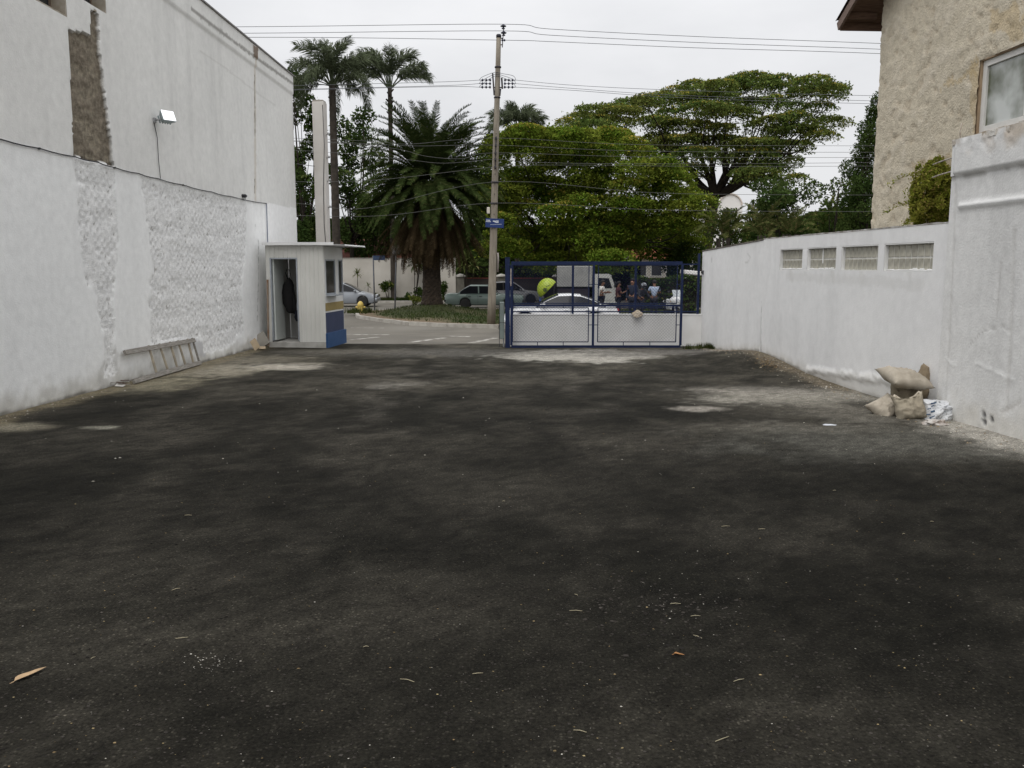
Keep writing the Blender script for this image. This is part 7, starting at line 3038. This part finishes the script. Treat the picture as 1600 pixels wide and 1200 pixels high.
def mwheel(x, r):
    t = MB().lathe([(r * .72, -.05), (r * .95, -.05), (r, -.02), (r, .02), (r * .95, .05), (r * .72, .05)], (0, 0, 0), 24, 'y').build('wheel', M_tyre, mt)
    t.location = (x, 0, r)
    rb = MB()
    for k in range(6):
        a = k * math.pi / 3
        rb.bar((0, 0, 0), (math.cos(a) * r * .74, 0, math.sin(a) * r * .74), .03, .03, up=(0, 1, 0))
    rb.lathe([(r * .74, -.03), (r * .74, .03), (r * .68, .03), (r * .68, -.03)], (0, 0, 0), 20, 'y')
    rb.build('rim', M_rim, t)


mwheel(.68, .30)
mwheel(-.62, .30)
for s in (-1, 1):
    MB().bar((.68, s * .09, .30), (.46, s * .09, .98), .04).build('fork', M_galv, mt)
    MB().tube([(.42, s * .05, 1.02), (.40, s * .22, 1.07), (.30, s * .36, 1.04)], .015, 6).build('handlebar', M_trim, mt)
    MB().tube([(.40, s * .24, 1.07), (.40, s * .30, 1.22)], .008, 5).build('mirror_stalk', M_trim, mt)
    MB().bbox((.40, s * .31, 1.26), (.03, .13, .08), .02).build('mirror', M_trim, mt)
    MB().bbox((.50, s * .24, .86), (.04, .07, .06), .02).build('indicator', mat('amber_lens', (.5, .2, .03), .3), mt)
    MB().bbox((.15, s * .19, .72), (.62, .08, .46), .06).build('side_fairing', M_mw, mt)
bm = bmesh.new()
bmesh.ops.create_uvsphere(bm, u_segments=16, v_segments=10, radius=1)
for v in bm.verts:
    v.co = Vector((v.co.x * .20, v.co.y * .27 * (1 - .25 * max(0, -v.co.z)), v.co.z * .24))
mb = MB()
mb.from_bm(bm, (.50, 0, .88), None, True)
mb.build('front_fairing', M_mw, mt)
MB().bbox((.695, 0, .90), (.03, .20, .13), .03).build('headlight', M_light, mt)
MB().bar((.62, 0, 1.06), (.42, 0, 1.34), .36, .012, up=(1, 0, 0)).build('windscreen', mat('pale_screen', (.35, .38, .40), .15, spec=.6), mt)
MB().bbox((.68, 0, .66), (.50, .14, .05), .02).build('mudguard', M_mw, mt)
MB().bbox((.10, 0, .86), (.50, .28, .22), .08).build('fuel_tank', M_mw, mt)
MB().bbox((-.42, 0, .82), (.62, .26, .11), .04).build('seat', M_trim, mt)
MB().bbox((-.02, 0, .48), (.5, .3, .36), .06).build('engine', M_darkmetal, mt)
MB().bbox((-.78, 0, .80), (.28, .22, .10), .04).build('tail_fairing', M_mw, mt)

# ------------------------------------------------------------------ telephone hood
tp = at(854, 452, 41.0)
ph = thing('phone_hood', 'lime green egg shaped public telephone hood on a post behind the white car', 'phone booth', (tp.x + .05, 41, isl_z(tp.x, 41)))
M_lime = mat('lime_shell', (.32, .40, .022), .4, (.28, .36, .02), 4, coat=.3)
hc2 = tp.z - ph.location.z
bm = bmesh.new()
bmesh.ops.create_uvsphere(bm, u_segments=32, v_segments=20, radius=.50)
for v in bm.verts:
    v.co = Vector((v.co.x, v.co.y * .92, v.co.z * 1.06))
r_ = bmesh.ops.bisect_plane(bm, geom=bm.verts[:] + bm.edges[:] + bm.faces[:], plane_co=(.02, 0, -.04), plane_no=Vector((.72, 0, -.70)), clear_outer=True)
bmesh.ops.solidify(bm, geom=bm.faces[:], thickness=.025)
mb = MB()
mb.from_bm(bm, (0, 0, hc2), None, True)
mb.build('hood', M_lime, ph)
mb = MB()
a0 = Vector((-.13, -.46, hc2 - .02))
for r0, r1 in ((.10, .07), (.05, .0)):
    V, F = [], []
    for k in range(20):
        a = 2 * math.pi * k / 20
        for r in (r0, r1):
            x, z = a0.x + r * math.cos(a), a0.z + r * math.sin(a)
            yy = -math.sqrt(max(.0, .25 - x * x - ((z - hc2) / 1.06) ** 2)) * .92 - .006
            V.append((x, yy, z))
    for k in range(20):
        F.append((2 * k, 2 * ((k + 1) % 20), 2 * ((k + 1) % 20) + 1, 2 * k + 1))
    mb.add(V, F)
mb.build('emblem', mat('emblem_dark', (.03, .045, .03), .5), ph)
V, F = [], []
for k in range(7):
    for dz_ in (0, .02):
        x, z = -.10 + .035 * k, hc2 + .13 + .012 * k + dz_
        V.append((x, -math.sqrt(max(0, .25 - x * x - ((z - hc2) / 1.06) ** 2)) * .92 - .006, z))
F = [(2 * k, 2 * k + 2, 2 * k + 3, 2 * k + 1) for k in range(6)]
MB().add(V, F).build('emblem_stroke', MATS['emblem_dark'], ph)
MB().tube([(-.34, 0, -.05), (-.34, 0, hc2 - .1)], .05, 10).build('post', mat('phone_post_blue', (.03, .06, .20), .5), ph)
MB().bbox((-.30, 0, hc2 - .08), (.16, .3, .42), .03).build('telephone', mat('telephone_body', (.10, .12, .22), .5), ph)

# ================================================================== PEOPLE
M_skin = mat('warm_skin', (.30, .16, .10), .6, (.26, .135, .085), 9)
M_skin2 = mat('brown_skin', (.17, .085, .05), .6, (.14, .07, .04), 9)
M_hair = mat('dark_hair', (.012, .010, .009), .7)


def skin_mesh(name, verts, edges, rads, mat_, parent, sub=1, root=0):
    me = bpy.data.meshes.new(name)
    bm = bmesh.new()
    lay = bm.verts.layers.skin.verify()
    vs = []
    for i, p in enumerate(verts):
        v = bm.verts.new(p)
        r = rads[i]
        v[lay].radius = (r, r) if not isinstance(r, tuple) else r
        v[lay].use_root = (i == root)
        vs.append(v)
    for a, b in edges:
        bm.edges.new((vs[a], vs[b]))
    bm.to_mesh(me)
    bm.free()
    o = bpy.data.objects.new(name, me)
    COL.objects.link(o)
    m1 = o.modifiers.new('skin', 'SKIN')
    m1.use_smooth_shade = True
    m2 = o.modifiers.new('sub', 'SUBSURF')
    m2.levels = m2.render_levels = sub
    dg = bpy.context.evaluated_depsgraph_get()
    me2 = bpy.data.meshes.new_from_object(o.evaluated_get(dg))
    bpy.data.objects.remove(o)
    me2.name = name
    return link(name, me2, mat_, parent)


def person(label, loc, rz, skin, shirt, trousers, pose, hair=M_hair, helmet=None, sleeves='short', h=1.72, shoes=M_black):
    """standing figure facing +x; pose gives elbow, wrist offsets per side, lean of the trunk and stride"""
    root = thing('person', label, 'person', loc, rz)
    k = h / 1.72
    ln = pose.get('lean', 0)
    sw = pose.get('stride', .0)

    def tr(x, y, z):                                  # trunk leans from the hips
        dz_ = z - .94
        return Vector((x + dz_ * math.sin(ln), y, .94 + dz_ * math.cos(ln))) * k
    B, E_, R_ = [], [], []

    def add(p, r, par=None):
        B.append(Vector(p))
        R_.append(r * k if not isinstance(r, tuple) else tuple(q * k for q in r))
        if par is not None:
            E_.append((par, len(B) - 1))
        return len(B) - 1
    pel = add(tr(0, 0, .95), (.12, .155))
    wst = add(tr(.01, 0, 1.12), (.10, .135), pel)
    chs = add(tr(0, 0, 1.32), (.115, .165), wst)
    nkb = add(tr(-.01, 0, 1.45), .075, chs)
    nk = add(tr(.01, 0, 1.51), .055, nkb)
    ht = pose.get('nod', 0)
    hd1 = add(tr(.03 + ht * .3, 0, 1.585), (.085, .072), nk)
    hd2 = add(tr(.02 + ht * .5, 0, 1.665), (.092, .076), hd1)
    nose = add(tr(.125 + ht * .5, 0, 1.60), .014, hd1)
    arms = {}
    for s, key in ((1, 'l'), (-1, 'r')):
        sh = add(tr(-.01, s * .185, 1.40), .062, chs)
        ex, ey, ez = pose.get('elbow_' + key, (-.04, .07, -.29))
        el = tr(-.01, s * .185, 1.40) / k + Vector((ex, s * ey, ez))
        eli = add(el * k, .042, sh)
        wx, wy, wz = pose.get('wrist_' + key, (.06, .01, -.25))
        wr_ = el + Vector((wx, s * wy, wz))
        wri = add(wr_ * k, .028, eli)
        d = (wr_ - el).normalized()
        pal = add((wr_ + d * .07) * k, (.036, .022), wri)
        sd = Vector((-d.z, 0, d.x)) if abs(d.y) < .9 else Vector((1, 0, 0))
        for q in range(4):
            off = sd * ((q - 1.5) * .019)
            f1 = add((wr_ + d * .11 + off) * k, .0085, pal)
            add((wr_ + d * (.165 - .008 * abs(q - 1.3)) + off + Vector((.012, 0, -.004))) * k, .007, f1)
        t1 = add((wr_ + d * .06 + sd * .045) * k, .010, pal)
        add((wr_ + d * .10 + sd * .06) * k, .008, t1)
        arms[s] = (sh, eli, wri)
    legs = {}
    for s in (1, -1):
        hp = add(Vector((0, s * .095, .88)) * k, .092, pel)
        kn = add(Vector((.03 + s * sw * .5, s * .10, .50)) * k, .060, hp)
        an = add(Vector((-.02 + s * sw, s * .105, .10)) * k, .042, kn)
        he = add(Vector((.02 + s * sw, s * .105, .045)) * k, .042, an)
        to = add(Vector((.16 + s * sw, s * .12, .03)) * k, .032, he)
        legs[s] = (hp, kn, an, he, to)
    skin_mesh('body', B, E_, R_, skin, root, 1, pel)

    def garment(name, idx, edges, grow, m, ends=None):
        ids = list(idx)
        mp_ = {v: i for i, v in enumerate(ids)}
        vv = [B[i].copy() for i in ids]
        rr_ = [tuple(q + grow * k for q in (R_[i] if isinstance(R_[i], tuple) else (R_[i], R_[i]))) for i in ids]
        skin_mesh(name, vv, [(mp_[a], mp_[b]) for a, b in edges], rr_, m, root, 1, 0)
    # shirt with short or long sleeves
    s_ids = [pel, wst, chs, nkb]
    s_ed = [(pel, wst), (wst, chs), (chs, nkb)]
    for s in (1, -1):
        sh, el, wr_ = arms[s]
        if sleeves == 'long':
            s_ids += [sh, el, wr_]
            s_ed += [(chs, sh), (sh, el), (el, wr_)]
        else:
            B.append(B[sh].lerp(B[el], .62))
            R_.append(.052 * k)
            s_ids += [sh, len(B) - 1]
            s_ed += [(chs, sh), (sh, len(B) - 1)]
    garment('shirt' if sleeves == 'short' else 'jacket', s_ids, s_ed, .018, shirt)
    t_ids, t_ed = [pel], []
    for s in (1, -1):
        hp, kn, an, he, to = legs[s]
        t_ids += [hp, kn, an]
        t_ed += [(pel, hp), (hp, kn), (kn, an)]
    garment('trousers', t_ids, t_ed, .016, trousers)
    for s in (1, -1):
        hp, kn, an, he, to = legs[s]
        garment('shoe', [he, to], [(he, to)], .012, shoes)
    hc = (B[hd1] + B[hd2]) / 2
    bm = bmesh.new()
    bmesh.ops.create_uvsphere(bm, u_segments=16, v_segments=12, radius=1)
    if helmet:
        for v in bm.verts:
            v.co = Vector((v.co.x * .145, v.co.y * .125, v.co.z * .14))
        mb = MB()
        mb.from_bm(bm, hc + Vector((0, 0, .02)), None, True)
        mb.build('helmet', helmet, root)
        MB().bbox(hc + Vector((.125, 0, .0)), (.05, .19, .08), .02).build('visor', M_carglass, root)
    else:
        for v in bm.verts:
            v.co = Vector((v.co.x * .112, v.co.y * .094, v.co.z * .10))
        bmesh.ops.bisect_plane(bm, geom=bm.verts[:] + bm.edges[:] + bm.faces[:], plane_co=(0, 0, -.01), plane_no=Vector((.55, 0, -1)), clear_outer=True)
        mb = MB()
        mb.from_bm(bm, hc + Vector((-.008, 0, .045)), None, True)
        mb.build('hair', hair, root)
    for s in (1, -1):
        mb = MB()
        mb.lathe([(.004, -.004), (.010, 0), (.004, .004)], hc + Vector((.090, s * .032, .012)), 8, 'x')
        mb.build('eye', mat('eye_dark', (.02, .015, .012), .3), root)
        MB().bbox(hc + Vector((-.01, s * .083, -.01)), (.03, .02, .055), .008).build('ear', skin, root)
    MB().bbox(hc + Vector((.098, 0, -.055)), (.012, .045, .010), .004).build('mouth', mat('lip', (.16, .06, .05), .6), root)
    return root


M_tee = mat('white_tshirt', (.62, .60, .58), .9, (.54, .52, .50), 12, bump=.2)
M_lb = mat('light_blue_shirt', (.34, .40, .52), .9, (.28, .34, .45), 10, bump=.2)
M_nav = mat('navy_jacket', (.010, .014, .028), .85, (.016, .02, .035), 10, bump=.2)
M_blk = mat('black_jacket', (.012, .013, .016), .8, (.02, .02, .024), 10, bump=.2)
M_tr = mat('dark_trousers', (.015, .016, .022), .9, (.022, .022, .028), 10)
M_mar = mat('maroon_top', (.06, .018, .022), .9, (.045, .015, .018), 10)


def stand(px, Y):
    x = at(px, 470, Y).x
    return (x, Y, isl_z(x, Y))


person('person in a white T-shirt with bent arms behind the tail of the white car', stand(940, 41), R(-20), M_skin2, M_tee, M_tr,
       {'elbow_l': (.02, .06, -.28), 'wrist_l': (.24, -.02, .02), 'elbow_r': (.04, .05, -.27), 'wrist_r': (.24, 0, .05), 'lean': .06}, h=1.66)
person('person in a maroon top reaching forward beside the box truck', stand(966, 40.3), R(10), M_skin2, M_mar, M_tr,
       {'elbow_r': (.10, .06, -.24), 'wrist_r': (.20, .02, .10), 'stride': .12}, h=1.60)
person('tallest person in a navy jacket facing the street beyond the low wall', stand(988, 39.6), R(-115), M_skin, M_nav, M_tr,
       {'elbow_l': (.02, .10, -.27), 'wrist_l': (.18, -.08, -.10)}, sleeves='long', h=1.76)
person('motorcyclist in a black jacket and silver grey helmet bending forward', stand(1000, 38.6), R(-60), M_skin2, M_blk, M_tr,
       {'lean': .35, 'elbow_l': (.12, .08, -.24), 'wrist_l': (.20, .0, -.06), 'elbow_r': (.12, .08, -.24), 'wrist_r': (.20, 0, -.06)}, sleeves='long', h=1.62,
       helmet=mat('silver_helmet', (.22, .24, .27), .3, (.03, .03, .035), 9, .45, .5, coat=.5))
person('person in a light blue shirt seen from behind near the white motorcycle', stand(1022, 39.2), R(82), M_skin2, M_lb, M_tr,
       {'lean': .10, 'elbow_l': (.08, .10, -.26), 'wrist_l': (.16, -.10, .03), 'elbow_r': (.08, .10, -.26), 'wrist_r': (.16, -.1, .03), 'nod': .12}, h=1.68)
